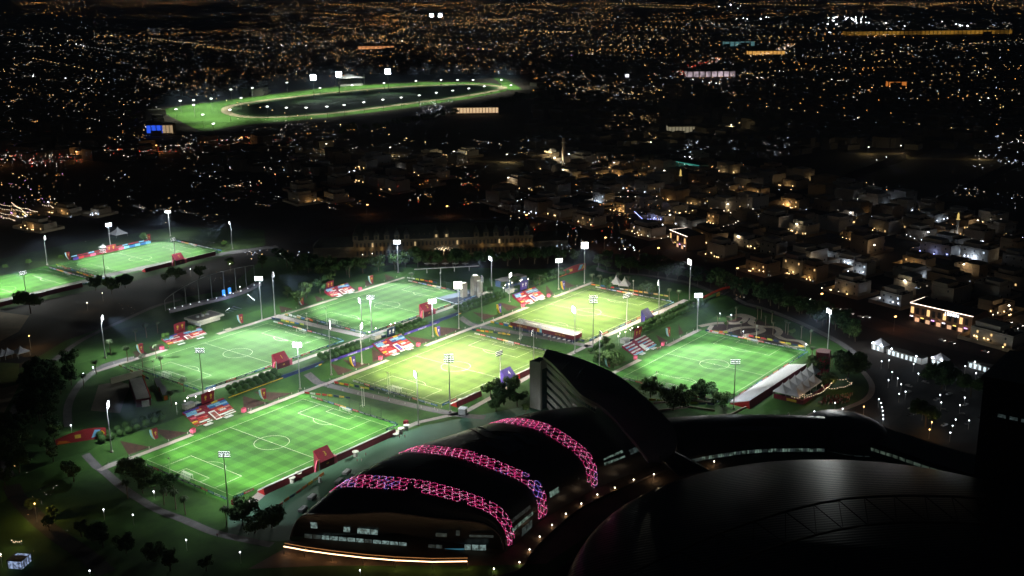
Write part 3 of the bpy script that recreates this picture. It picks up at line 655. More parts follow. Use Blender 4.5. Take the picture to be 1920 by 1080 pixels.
def sign_wall(x, y, z, w, h, col, label, white_house=True, lean=-.12):
    """tall printed screen with emblems above a stand"""
    t = thing('emblem_screen', label, 'banner screen', (x, y, z), 0, 'tall emblem screens above the stands')
    m = MB(); V = [(-w/2, 0, 0), (w/2, 0, 0), (w/2+.4, lean*h, h*.93), (0, lean*h*.8, h), (-w/2-.4, lean*h, h*.93)]
    m.mesh(V+[(p[0], p[1]+.5, p[2]) for p in V], [(0, 1, 2, 3, 4), (9, 8, 7, 6, 5)]+[(j, j+5, (j+1) % 5+5, (j+1) % 5) for j in range(5)]); m.build('screen', col, t)
    for s, c in ((-.22, YEL if col is MAR else LTXT), (.24, YEL if col is MAR else LTXT)):
        e = MB(); e.prism([(math.cos(a)*.8, math.sin(a)*1.0) for a in [i*math.pi/4 for i in range(8)]], 0, .05); e.box(-.5, .5, -1.9, -1.3, 0, .05)
        o = e.build('emblem', c, t); o.location = (s*w, lean*h*.62-.1, h*.62); o.rotation_euler = face_rot(0, -1, -.1)
    return t
def tech_cabin(x, y, z, label):
    t = thing('cabin', label, 'cabin', (x, y, z), 0, 'white cabins above the stands')
    MB().box(-4, 2, -2, 2, 0, 2.8).build('walls', mat('cabin white', (.6, .6, .55), .7, .15, 1), t); MB().box(-4.1, 2.1, -2.1, 2.1, 2.8, 3.0).build('roof', mat('cabin roof', (.3, .3, .3), .8), t)
    m = MB(); [m.box(-3.8+i*1.1, -3.1+i*1.1, -2.06, -2.02, .4, 2.5) for i in range(5)]; m.build('shutters', mat('cabin shutter', (.45, .45, .4), .7), t)
    MB().box(2.4, 6, -2.2, 1, 0, 1.6).build('annex', NAVY, t); MB().box(2.3, 6.1, -2.3, 1.1, 1.6, 1.75).build('annex_roof', mat('annex roof', (.35, .38, .3), .7), t)
GLB = emis('warm globe', (1, .93, .8), 14)
def garden_lamp(x, y, h, label, group='slim white lamp posts above the stands', e=None, z=None, glob=None):
    t = thing('lamp_post', label, 'lamp post', (x, y, zt(x, y) if z is None else z), 0, group)
    key = ('gl', h)
    if key not in HM: HM[key] = MB().tube([(0, 0, 0), (0, 0, h)], [.09, .06], 5).me('pole', WHITEW)
    ob('pole', HM[key], t)
    g = glob or GLB
    if ('gb', g.name) not in HM: HM[('gb', g.name)] = MB().tube([(0, 0, 0), (0, 0, .2), (0, 0, .5)], [.2, .32, .12], 8).me('lamp_globe', g)
    ob('lamp_globe', HM[('gb', g.name)], t, (0, 0, h))
ST = [('A', 41, 68.5, 15, 26, 0, 5, 'coloured stepped stand with brown picture above the front left pitch', 0),
      ('B', 187, 213.5, 13.5, 26, 0, 5, 'coloured stepped stand with violet picture above the middle yellow-lit pitch', 1),
      ('C', 330, 357, 12.5, 23, 0, 5, 'coloured stepped stand above the rear yellow-lit pitch, beside flag lamps', 2),
      ('D', 291, 319, -107.5, -98, -4, 0, 'red, white and blue striped stand above the right-hand pitch', 3),
      ('E', 108, 138, 131, 139, 5, 7.5, 'coloured low stand beside the white pavilion, left pale pitch', 4),
      ('F', 249, 272, 129, 137, 5, 8.5, 'coloured stepped stand on the lawn above the rear pale pitch', 5)]
for k, x0, x1, y0, y1, z0, z1, lb, v in ST: stand(x0, x1, y0, y1, z0, z1, lb, v)
sign_wall(60, 28.5, 5, 8, 7, MAR, 'maroon emblem screen above the stand of the front left pitch')
sign_wall(209, 30, 5, 7, 6, NAVY, 'navy emblem screen above the middle coloured stand')
sign_wall(349, 27, 5, 8, 7.5, PURP, 'violet emblem screen between flag lamps above the rear stand')
sign_wall(313, -96, 0, 8, 8, MAR, 'maroon emblem screen above the striped stand')
sign_wall(125, 143, 8, 8, 7, MAR, 'maroon emblem screen beside the white pavilion')
sign_wall(258, 141, 8, 7, 6, MAR, 'maroon emblem screen on the lawn above the rear pale pitch')
tech_cabin(50, 31, 5, 'white cabin left of the maroon screen above the front left pitch')
tech_cabin(200, 34, 5, 'white cabin behind the middle coloured stand')
tech_cabin(338, 31, 5, 'white cabin behind the rear coloured stand')
tech_cabin(302, -94, 0, 'white cabin behind the striped stand')
for base, gl, grp in (((44, 27), ((-5, 1), (0, 0), (4, 3), (8, 1), (18, 2), (22, 3)), 'front left'), ((190, 27), ((-6, 4), (2, 6), (10, 8), (22, 6), (26, 6)), 'middle'), ((332, 26), ((-6, 2), (0, 5), (4, 5), (9, 6), (13, 8), (17, 4), (20, 5), (24, 2)), 'rear')):
    for dx, dy in gl: garden_lamp(base[0]+dx, base[1]+dy, 6.5, 'slim white lamp post above the %s coloured stand' % grp, 'slim lamp posts above the %s stand' % grp)
for dx in (0, 5, 10, 16, 20, 24): garden_lamp(293+dx, -94+(dx % 3), 6.5, 'slim white lamp post above the striped stand', 'slim lamp posts above the striped stand')
# pennant boards
def pennant(x, y, z, col, label, flip=1, s=1.0, trim=LB2, gold=YEL):
    t = thing('pennant_board', label, 'banner', (x, y, z), 0, 'shield-shaped pennant boards beside the pitches'); t.scale = (s, s, s)
    def shp(a0, a1, off):
        L = []; 
        for q in range(8): f = q/7; xl = -2.1*flip+(3.4*flip)*(f**2.4)*.8; xr = 2.1*flip; L.append((f, xl, xr))
        pts = [(xl+(xr-xl)*a0, off, 6.8*(1-f)) for f, xl, xr in L]+[(xl+(xr-xl)*a1, off, 6.8*(1-f)) for f, xl, xr in reversed(L)]
        return pts
    for nm, m_, a0, a1 in (('edge_stripe', trim, 0, .14), ('edge_stripe', YELB, .14, .24), ('face', col, .24, 1)):
        P = shp(a0, a1, 0); n = len(P)
        MB().mesh(P+[(p[0], p[1]+1.2, p[2]) for p in P], [tuple(range(n)), tuple(reversed(range(n, 2*n)))]+[(j, j+n, (j+1) % n+n, (j+1) % n) for j in range(n)]).build(nm, m_, t)
    e = MB(); e.prism([(math.cos(a)*.6, math.sin(a)*.7) for a in [i*math.pi/4 for i in range(8)]], 0, .05); e.box(-.4, .4, -1.4, -1.0, 0, .05)
    o = e.build('emblem', gold, t); o.location = (.6*flip, -.08, 4.6); o.rotation_euler = face_rot(0, -1)
    MB().tube([(-.5, .6, 6.8), (-.5, .6, 7.6)], .07, 5).build('spike', DARK, t); MB().tube([(1, .6, 6.8), (1, .6, 7.5)], .07, 5).build('spike', DARK, t)
for x, y, z, c, lb in ((16.4, 16.6, .3, MAR, 'maroon pennant board left of the front left stand'), (89, 16, .3, MAR, 'maroon pennant board right of the front left stand'),
    (160, 15.5, .3, PURP, 'violet pennant board left of the middle stand'), (237, 13.5, .3, PURP, 'violet pennant board beside a mast right of the middle stand'),
    (303, 13.5, .3, PURP, 'violet pennant board left of the rear stand'), (380, 12.5, .3, PURP, 'violet pennant board right of the rear stand, by a mast'),
    (262, -106.5, -3.5, MAR, 'maroon pennant board left of the striped stand, above the slanting roof'), (337, -106, -3.5, MAR, 'maroon pennant board right of the striped stand'),
    (87, 131.5, 5.3, MAR, 'maroon pennant board on the dark lawn left of the pavilion stand'), (166, 131, 5.3, MAR, 'maroon pennant board between pavilion and twin masts'),
    (221, 131, 5.3, MAR, 'maroon pennant board left of the stand above the rear pale pitch'), (292, 131, 5.3, MAR, 'maroon pennant board right of the stand above the rear pale pitch'),
    (197, 396, 5, MAR, 'maroon pennant board behind the left of the far left pitch'), (277, 397, 5, MAR, 'maroon pennant board behind the right of the far left pitch')):
    pennant(x, y, z, c, lb, trim=LB2 if c is MAR else YELB, gold=YEL if c is MAR else LTXT)
# coloured fence strip behind the far left pitch
for i in range(14):
    x = 201+i*5.5; c = ['v', 'r', 'm', 'p', 'm', 'r', 'm', 'm', 'p', 'b', 'd', 'b', 'd', 'b'][i]
    t = thing('painted_screen', 'low %s printed screen behind the far left pitch' % {'v': 'violet', 'r': 'red', 'm': 'maroon', 'p': 'pink', 'b': 'light blue', 'd': 'blue'}[c], 'banner', (x, 391+ (i % 2)*.4, 5), 0, 'printed screens behind the far left pitch (%s)' % c)
    MB().box(-2.6, 2.6, -.1, .1, 0, 2.2).build('panel', STP[c], t); MB().box(-2.6, 2.6, 2.2, 2.4, 2.4, 3.4).build('rear_panel', MAR if i % 3 else LBLUE, t)
pn = sign_wall(236, 393, 5, 9, 6, MAR, 'maroon emblem screen behind the far left pitch'); tent(230, 395, 2.6, 2.5, 5, 'white peaked canopy beside the maroon screen, far left pitch')
# pink interview boxes near stands
for x, y, z, lb in ((36, 10.5, 0, 'small pink box left of the front left stand'), (71.5, 12, 0, 'small pink box right of the front left stand'), (181, 12.5, 0, 'small pink box left of the middle stand'), (215, 11.5, 0, 'small pink box right of the middle stand'),
     (327, 11, 0, 'small pink box left of the rear stand'), (359, 11, 0, 'small pink box right of the rear stand'), (287, -111, -4, 'small pink box left of the striped stand'), (321, -111, -4, 'small pink box right of the striped stand'),
     (101, 129, 5, 'small pink box left of the pavilion stand'), (276, 127, 5, 'small pink box right of the stand above the rear pale pitch'), (-.5+104+9, -74, 0, 'maroon corner box at the right near corner of the front left pitch'), (-5, -75.5, 0, 'maroon corner box at the nearest corner of the front left pitch')):
    t = thing('interview_box', lb, 'box', (x, y, z), R(12)); MB().box(-1.2, 1.2, -.9, .9, 0, 2.2).build('body', PINK if 'pink' in lb else MAR, t); MB().box(-1.25, 1.25, -.95, .95, 2.2, 2.35).build('lid', MAR, t)
# violet banner bands on the wall top with lettering
def band(x0, x1, y, z, label, txts, h=2.2):
    t = thing('banner_band', label, 'banner', ((x0+x1)/2, y, z)); w = (x1-x0)/2
    MB().box(-w, w, -.1, .1, 0, h).build('band', PURP, t)
    for s, dx, sz in txts: o = ob('lettering', text_me(s, sz, LTXT, .02), t, (dx, -.13, h*.52)); o.rotation_euler = face_rot(0, -1)
band(149, 186, 23.8, 4.2, 'violet banner band left of the middle stand', (('FIFA', -14, 1.4), ('WORLD CUP', 0, 1.4), ('Qatar', 13, 1.5)))
band(215, 250, 23.8, 4.2, 'violet banner band right of the middle stand', (('FIFA', -13, 1.4), ('WORLD CUP', 0, 1.4), ('Qatar', 13, 1.5)))
t = thing('yellow_rail', 'thin yellow rail along the hedge right of the front left stand', 'rail', (91, 24.2, 5)); MB().box(-20, 20, -.1, .1, .8, 1.15).build('rail', YELB, t); m = MB(); [m.box(-20+i*4-.05, -20+i*4+.05, -.05, .05, 0, .8) for i in range(11)]; m.build('posts', DARK, t)
# painted underpass walls
def underpass(x0, x1, y, z0, z1, label, mirror=1):
    t = thing('underpass_wall', label, 'painted wall', ((x0+x1)/2, y, z0)); w = (x1-x0)/2; h = z1-z0
    MB().mesh([(-w, 0, h), (-w*.72, 0, 0), (w*.55, 0, 0), (w, 0, h), (-w, 3, h), (w, 3, h)], [(0, 1, 2, 3), (0, 3, 5, 4)]).build('wall', mat('navy wall paint', (.02, .035, .16), .7), t)
    MB().mesh([(-w*.72, -.03, 0), (-w*.3, -.03, 0), (w*.1, -.03, 0), (-w*.25, -.03, h*.3), (-w*.6, -.03, h*.55), (-w*.85, -.03, h*.5)], [(0, 1, 2, 3, 4, 5)]).build('orange_swirl', ORAN, t)
    for i in range(4):
        f = .75-i*.17; MB().mesh([(-w*.66+i*.5, -.06-.01*i, h*.03), (-w*.66+i*.5+.35, -.06-.01*i, h*.03), (-w*(.66-.10)+i*.4, -.06-.01*i, h*f*.6), (-w*.78+i*.35, -.06-.01*i, h*f*.55)], [(0, 1, 2, 3)]).build('yellow_line', YELB, t)
    MB().mesh([(w*.35, -.03, 0), (w*.55, -.03, 0), (w*.62, -.03, h*.5), (w*.5, -.03, h*.4)], [(0, 1, 2, 3)]).build('orange_swirl', ORAN, t)
    MB().mesh([(w*.56, -.04, h*.05), (w*.74, -.04, h*.35), (w*.8, -.04, h*.95), (w*.62, -.04, h*.9)], [(0, 1, 2, 3)]).build('blue_wave', LBLUE, t)
    MB().mesh([(w*.76, -.05, h*.4), (w*.98, -.05, h*.95), (w*.82, -.05, h*.98)], [(0, 1, 2)]).build('yellow_wedge', YELB, t)
    e = MB(); e.prism([(math.cos(a)*1.0, math.sin(a)*1.1) for a in [i*math.pi/4 for i in range(8)]], 0, .06); e.box(-.9, .9, -2.2, -1.5, 0, .06)
    o = e.build('emblem', LTXT, t); o.location = (-w*.05, -.08, h*.62); o.rotation_euler = face_rot(0, -1)
    MB().box(-w-1, w+1, -.15, .3, h, h+1.1).build('parapet', NAVY, t)
    return t
underpass(112, 143, 25, 0, 6, 'navy underpass wall with orange swirl below the board numbered 1')
underpass(243, 275, 25, 0, 6, 'navy underpass wall with orange swirl below the board numbered 2')
for P, lb in (((105, 835, 200, 820), 'red underpass wall with yellow and blue swirls in the dark by the left mast'), ((1048, 520, 1098, 506), 'red and blue painted arch wall behind the tallest floodlight'), ((1318, 567, 1368, 548), 'orange arched banner beside the winding garden')):
    a = G(P[0], P[1]); b = G(P[2], P[3]); d = b-a; L = Vector((d.x, d.y)).length; rz = math.atan2(d.y, d.x)
    t = thing('underpass_wall', lb, 'painted wall', a, rz)
    if 'orange' in lb:
        V = [(L*i/10, 0, 1+3*math.sin(math.pi*(.15+.6*i/10))) for i in range(11)]
        MB().mesh(V+[(v[0], 0, v[2]+1.6) for v in V]+[(v[0], .5, v[2]+1.6) for v in V], [(i, i+1, i+12, i+11) for i in range(10)]+[(i+11, i+12, i+23, i+22) for i in range(10)]).build('arch_band', mat('orange red band', (.75, .07, .02), .7), t)
        MB().box(L*.5, L*.62, -.1, .1, .3, 3.2).build('gold_emblem', YEL, t); MB().box(L*.1, L*.98, .3, .5, 0, 1).build('base', DARK, t)
    else:
        n = 10; V = [(L*i/n, 0, 0) for i in range(n+1)]+[(L*i/n, 0, 1.5+4.5*math.sin(math.pi*(.08+.62*i/n))) for i in range(n+1)]
        MB().mesh(V+[(v[0], 1.2, v[2]) for v in V[n+1:]], [(i, i+1, i+n+2, i+n+1) for i in range(n)]+[(i+n+1, i+n+2, i+2*n+3, i+2*n+2) for i in range(n)]).build('wall', mat('red wall paint', (.32, .025, .03), .7), t)
        MB().mesh([(L*.7, -.05, 1), (L*.82, -.05, 1.5), (L*.9, -.05, 5), (L*.78, -.05, 5.2)], [(0, 1, 2, 3)]).build('blue_wave', LBLUE, t)
        MB().mesh([(L*.84, -.06, 1), (L*.98, -.06, 2.5), (L*.92, -.06, 4.6)], [(0, 1, 2)]).build('yellow_wedge', YELB, t)
        MB().mesh([(L*.02, -.05, .3), (L*.3, -.05, .3), (L*.2, -.05, 1.6), (L*.06, -.05, 2)], [(0, 1, 2, 3)]).build('orange_swirl', ORAN, t)
        MB().box(L*.38, L*.5, -.1, -.02, 2, 4).build('emblem', YEL, t)
# round white drums and service things on the green yard
for px, py, h, lb in ((548, 905, 2.6, 'white round drum with a lid, left of a pair on the green yard'), (560, 896, 2.6, 'white round drum with a lid, right of a pair on the green yard'), (667, 856, 2.6, 'single white round table drum beside the number 3 board'),
                  (752, 812, 2.6, 'white round drum, left of a pair near the path'), (762, 806, 2.6, 'white round drum, right of a pair near the path'), (742, 818, 1.2, 'low white round table beside the two drums'), (864, 753, 1.2, 'low round table beside the red seat bank end')):
    p = G(px, py); t = thing('drum_table', lb, 'round table', p, 0, 'white round drums on the green yard')
    MB().tube([(0, 0, 0), (0, 0, h)], 1.1 if h > 2 else .5, 14).build('base', mat('drum white', (.5, .5, .47), .7), t); MB().tube([(0, 0, h), (0, 0, h+.25)], 1.7, 18).build('round_top', mat('drum lid', (.62, .62, .56), .7), t)
for px, py, lb in ((585, 935, 'white slatted crate near the dome edge'), (650, 888, 'white slatted crate farther up the yard by the dome'), (568, 958, 'grey service trailer in the shadow of the dome'), (636, 905, 'grey flat service trailer behind the pink lights')):
    p = G(px, py); t = thing('service_trailer', lb, 'trailer', p, .3); MB().box(-2.5, 2.5, -1.2, 1.2, .5, 1.6).build('body', mat('trailer grey', (.4, .4, .42), .7), t); m = MB(); [m.box(-2.4+i*.8, -2+i*.8, -1.1, 1.1, 1.6, 1.75) for i in range(6)]; m.build('slats', WB, t)
    for s in (-1.5, 1.5): MB().tube([(s, -1.3, .4), (s, 1.3, .4)], .4, 10).build('wheels', DARK, t)
p = G(600, 905); t = thing('flag_box', 'upright white box casting a shadow on the green yard', 'box', p); MB().box(-.5, .5, -.5, .5, 0, 2.6).build('body', WB, t); MB().box(-.6, .6, -.6, .6, 2.6, 2.8).build('cap', WB, t)
p = G(868, 776); t = thing('kiosk', 'white cube kiosk at the end of the green yard', 'kiosk', p, .4); MB().box(-2, 2, -2, 2, 0, 3.4).build('walls', WB, t); MB().box(-2.2, 2.2, -2.2, 2.2, 3.4, 3.6).build('roof', TENTW, t); MB().box(-.6, .6, -2.04, -2.0, 0, 2.2).build('door', mat('grey door', (.25, .25, .27), .6), t)
# coloured equipment piles, plants and fences at pitch corners
JUNK = [YELB, REDB, BLUE, WB, mat('lime print', (.4, .5, .05), .7), ORAN, NAVY, mat('sand print', (.5, .35, .15), .7)]
JN = ['yellow', 'red', 'blue', 'white', 'lime', 'orange', 'navy', 'sandy']
def flags(p0, p1, n, label, group):
    p0 = Vector(p0); p1 = Vector(p1); rnd = random.Random(len(label))
    for i in range(n):
        p = p0.lerp(p1, i/max(1, n-1)); L = (p1-p0).length/n
        jm = rnd.randrange(8); t = thing('fence_banner', '%s %s, %s from the far or left end' % (JN[jm], label, nth(i)), 'fence banner', (p.x, p.y+rnd.uniform(-.3, .3), zt(p.x, p.y)), math.atan2(p1.y-p0.y, p1.x-p0.x), group)
        MB().box(-L*.45, L*.45, -.05, .05, .1, rnd.uniform(1.0, 1.5)).build('banner', JUNK[jm], t); MB().box(-L*.47, -L*.45, -.05, .05, 0, 1.6).build('post', DARK, t)
for (a, b, n, w_) in (((112, 5), (121, -20), 8, 'right of the front left pitch'), ((134, 3), (139, -22), 8, 'left of the middle pitch'), ((262, 3), (268, -22), 9, 'right of the middle pitch'),
     ((187, 122), (190, 96), 7, 'right of the left pale pitch'), ((199, 122), (200, 98), 7, 'left of the rear pale pitch'), ((322, 120), (324, 94), 7, 'before the sculpture court'),
     ((405, 2), (411, -60), 16, 'right of the rear pitch'), ((283, 4), (283, -16), 6, 'beside the marquee'), ((365, -120), (370, -135), 6, 'beside the winding garden'), ((372, -150), (372, -186), 9, 'along the winding garden'),
     ((66, 122), (63, 90), 8, 'left of the left pale pitch'), ((181, 386), (176, 330), 12, 'between the two far left pitches'), ((-12, -98), (40, -86), 12, 'along the yard by the dome'), ((245, -188), (225, -150), 10, 'left of the right-hand pitch')):
    flags(a, b, n, 'fence banner %s' % w_, 'fence banners %s' % w_)
# low white bollards along the paths
BOL = MB().tube([(0, 0, 0), (0, 0, 1.1)], .14, 6).me('bollard', WHITEW)
def bollards(pts, where):
    for x, y in pts: o = ob('bollard', BOL, None, (x, y, zt(x, y)+.06), label='low white bollard beside %s' % where, cat='bollard', group='bollards beside %s' % where)
bollards([(x, 11.2) for x in range(-15, 34, 12)]+[(x, 11.2) for x in range(76, 126, 10)], 'the long path of the front left pitch')
bollards([(x, 11) for x in range(136, 182, 11)]+[(x, 11) for x in range(222, 268, 10)], 'the long path of the middle pitch')
bollards([(x, 9.5) for x in range(280, 326, 11)]+[(x, 9.5) for x in range(364, 405, 10)], 'the long path of the rear yellow-lit pitch')
bollards([(x, -111.5) for x in range(325, 362, 9)], 'the long path of the right-hand pitch')
bollards([(126+i*1.6, -i*11+2) for i in range(8)]+[(133+i*1.4, -i*11+4) for i in range(8)], 'the nearer cross path')
bollards([(268+i*1.3, -i*11+2) for i in range(7)], 'the farther cross path')
bollards([(x, 129) for x in (66, 80, 150, 204, 214, 240, 284, 304, 318)], 'the path behind the two pale pitches')
# ------------------------------------------------------------------ trees
BARK = mat('bark', (.10, .075, .05), .9, .3, 2); PALMB = mat('palm trunk', (.19, .15, .10), .9, .3, 3)
FOLS = [mat('foliage a', (.05, .105, .025), .85, .5, .9), mat('foliage b', (.07, .12, .03), .85, .5, .9), mat('foliage c', (.04, .09, .028), .85, .5, .9)]
HEDG = mat('clipped foliage', (.055, .12, .028), .85, .45, 1.2); PALMG = mat('palm fronds', (.07, .10, .045), .8, .3, 1)
def leaf(mb, p, s, rnd, nrm=None):
    a = Vector((rnd.gauss(0, 1), rnd.gauss(0, 1), rnd.gauss(0, 1))).normalized()
    if nrm is not None: a = (a*.55+nrm).normalized()
    u = a.orthogonal().normalized(); u = Matrix.Rotation(rnd.uniform(0, 6.28), 3, a) @ u; v = a.cross(u)
    mb.face([p+u*s, p+v*s*.7, p-u*s, p-v*s*.7])
def ball_tree(seed):
    rnd = random.Random(seed); f = MB(); c = Vector((0, 0, 2.5))
    for i in range(520):
        d = Vector((rnd.gauss(0, 1), rnd.gauss(0, 1), rnd.gauss(0, 1))).normalized(); d.z = max(d.z, -.75)
        r = 1.95*(1+.05*math.sin(5*d.x+seed)+.05*math.sin(7*d.y)); leaf(f, c+Vector((d.x*r, d.y*r, d.z*1.7))*rnd.uniform(.93, 1.02), .33, rnd, d)
    f.tube([c+Vector((0, 0, -1.45)), c+Vector((0, 0, -.9)), c, c+Vector((0, 0, .9)), c+Vector((0, 0, 1.45))], [.3, 1.35, 1.72, 1.35, .3], 9)
    t = MB().tube([(0, 0, 0), (0, 0, 1.4)], [.16, .12], 6)
    return f.me('crown', HEDG), t.me('trunk', BARK)
def broad_tree(seed, h=7, r=3, n=900, m=None, flat=.8):
    rnd = random.Random(seed); t = MB(); f = MB(); top = Vector((rnd.uniform(-.3, .3), rnd.uniform(-.3, .3), h*.5))
    t.tube([(0, 0, 0), top*.5, top], [.26, .2, .15], 7)
    cl = []
    for i in range(12):
        a = i*2.4+rnd.uniform(-.4, .4); rr = r*rnd.uniform(.25, .85); e = Vector((math.cos(a)*rr, math.sin(a)*rr, h*rnd.uniform(.45, .92)))
        t.tube([top*.8, top.lerp(e, .5)+Vector((0, 0, -.2)), e], [.12, .08, .03], 5); cl.append((e, r*rnd.uniform(.32, .55)))
    for i in range(n):
        e, s = rnd.choice(cl); d = Vector((rnd.gauss(0, 1), rnd.gauss(0, 1), rnd.gauss(0, 1))).normalized()
        leaf(f, e+Vector((d.x, d.y, d.z*flat))*s*rnd.uniform(.5, 1.08), .32*h/7+.05, rnd, d)
    return f.me('crown', m or FOLS[seed % 3]), t.me('trunk', BARK)
def palm_tree(seed, h=8, r=2.7, fan=False):
    rnd = random.Random(seed); t = MB(); f = MB(); b = Vector((rnd.uniform(-.4, .4), rnd.uniform(-.4, .4), h))
    t.tube([(0, 0, 0), b*.5+Vector((.1, 0, 0)), b], [.3, .22, .2], 7)
    for i in range(26 if not fan else 20):
        a = i*2.399; el = rnd.uniform(-.5, 1.15); L = r*rnd.uniform(.85, 1.1); P = []
        for q in range(6):
            s = q/5; ang = el-s*1.5; P.append(b+Vector((math.cos(a)*L*s*math.cos(ang*.7), math.sin(a)*L*s*math.cos(ang*.7), L*s*math.sin(ang)*.75+.25)))
        sd = Vector((-math.sin(a), math.cos(a), 0))
        for q in range(5):
            w0 = .38*(1-abs(q/5-.4)*.9); w1 = .38*(1-abs((q+1)/5-.4)*1.1) if q < 4 else .05; dr = Vector((0, 0, -.16))
            f.face([P[q], P[q]+sd*w0+dr, P[q+1]+sd*w1+dr, P[q+1]]); f.face([P[q], P[q+1], P[q+1]-sd*w1+dr, P[q]-sd*w0+dr])
    return f.me('fronds', PALMG), t.me('trunk', PALMB)
BALLS = [ball_tree(i) for i in range(3)]; BROAD = [broad_tree(i) for i in range(6)]; PALM = [palm_tree(i) for i in range(4)]
TALLP = [palm_tree(10+i, 9, 1.7, True) for i in range(2)]; BIG = [broad_tree(20, 9, 5.2, 2300), broad_tree(21, 8, 4.2, 1900), broad_tree(22, 6.5, 4.5, 1900)]
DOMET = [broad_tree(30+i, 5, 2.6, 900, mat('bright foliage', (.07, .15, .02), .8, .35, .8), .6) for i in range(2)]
trnd = random.Random(5)
def tree(kinds, x, y, label, group, s=1.0, name='tree', cat='tree', z=None):
    me = trnd.choice(kinds); t = thing(name, label, cat, (x, y, (zt(x, y) if z is None else z)), trnd.uniform(0, 6.28), group)
    q = s*trnd.uniform(.9, 1.1)*(1.45 if kinds is BIG else 1.2 if kinds is BROAD else 1); t.scale = (q, q, q*trnd.uniform(.93, 1.07)); ob(me[0].name.split('.')[0], me[0], t); ob('trunk', me[1], t); return t
def hedge_rows(x0, x1, ys, step, where, z=None):
    for j, y in enumerate(ys):
        n = int((x1-x0)/step)
        for i in range(n):
            x = x0+(i+.5*(j % 2))*step+trnd.uniform(-.25, .25)
            tree(BALLS, x, y+trnd.uniform(-.3, .3), '%s clipped round tree, %s line, %s' % (nth(i), 'front' if j == (0 if ys[0] < ys[1] else 1) else 'back', where), 'clipped round trees %s' % where, 1.0, 'clipped_tree', 'clipped tree', z)
hedge_rows(-8, 34, (26.5, 32.5), 5.2, 'left of the front left stand')
hedge_rows(76, 116, (27.5, 33.5), 4.9, 'between the front left stand and the board numbered 1')
hedge_rows(147, 186, (27, 33), 4.6, 'left of the middle stand')
hedge_rows(215, 244, (27, 33), 4.6, 'right of the middle stand')
hedge_rows(275, 330, (25.5, 33), 5.0, 'left of the rear stand')
hedge_rows(362, 412, (26, 33), 5.2, 'right of the rear stand')
hedge_rows(322, 412, (-86, -93.5), 5.0, 'below the white walkway', -.0)
hedge_rows(270, 288, (-88, -95), 5.5, 'left of the striped stand', 0)
# palms
for px, py, lb in ((240, 678, 'palm standing alone beside the sand court'), (208, 665, 'small palm by the curved path'), (268, 690, 'palm before the left goal of the left pale pitch, left one'), (303, 693, 'palm beside the white camera pole of the left pale pitch'),
                   (345, 735, 'palm at the near left corner of the left pale pitch'), (322, 762, 'palm above the white lamp posts'), (255, 640, 'grey palm on the dark lawn, left of three'), (275, 633, 'grey palm on the dark lawn, middle of three'), (296, 625, 'grey palm on the dark lawn, right of three'),
                   (181, 702, 'dark palm by the ring path lamps'), (157, 727, 'dark palm left of the sand court'), (385, 605, 'palm behind the green tree by the pavilion'), (293, 672, 'short pale palm near the pavilion stand'),
                   (240, 935, 'dark palm on the lawn outside the loop path'), (308, 946, 'left one of three palms by the loop path'), (330, 955, 'middle one of three palms by the loop path'), (348, 965, 'right one of three palms by the loop path'), (425, 985, 'dark palm beside the nearest corner mast'), (490, 990, 'dark palm by the dome corner'),
                   (773, 530, 'lit palm at the far corner of the rear pale pitch'), (1110, 533, 'palm left of the white tents'), (1125, 538, 'second palm left of the white tents'), (1160, 530, 'palm behind the white tents'), (1178, 535, 'palm right of the white tents'), (1213, 545, 'palm with pale trunk right of the tents'),
                   (1255, 562, 'palm with orange lit crown near the corner'), (1272, 565, 'palm beside the grey loop'), (1523, 672, 'palm at the right corner of the right-hand pitch'), (1545, 680, 'first palm behind the curved maroon tower'), (1560, 690, 'second palm behind the curved maroon tower'), (1575, 682, 'third palm behind the curved maroon tower'),
                   (1225, 730, 'dark palm beside the slanting roof'), (960, 545, 'palm behind the blue cabin'), (1012, 535, 'palm in the dark park before the hotel'), (655, 520, 'palm in the dark park left of the palace')):
    p = G(px, py); tree(PALM, p.x, p.y, lb, 'palm trees in the park', 1.05, 'palm_tree', 'palm tree')
TPX = ((1345, 612), (1363, 620), (1389, 625), (1416, 620), (1420, 600), (1427, 598), (1449, 628), (1447, 605), (1473, 625), (1477, 628), (1502, 635), (1519, 645), (1380, 600), (1435, 612))
for px, py in TPX:
    p = G(px, py); tree(TALLP, p.x, p.y, 'tall thin palm in the winding garden, %s from the left' % nth(sorted(TPX).index((px, py))), 'tall thin palms in the winding garden', 1.0, 'palm_tree', 'palm tree')
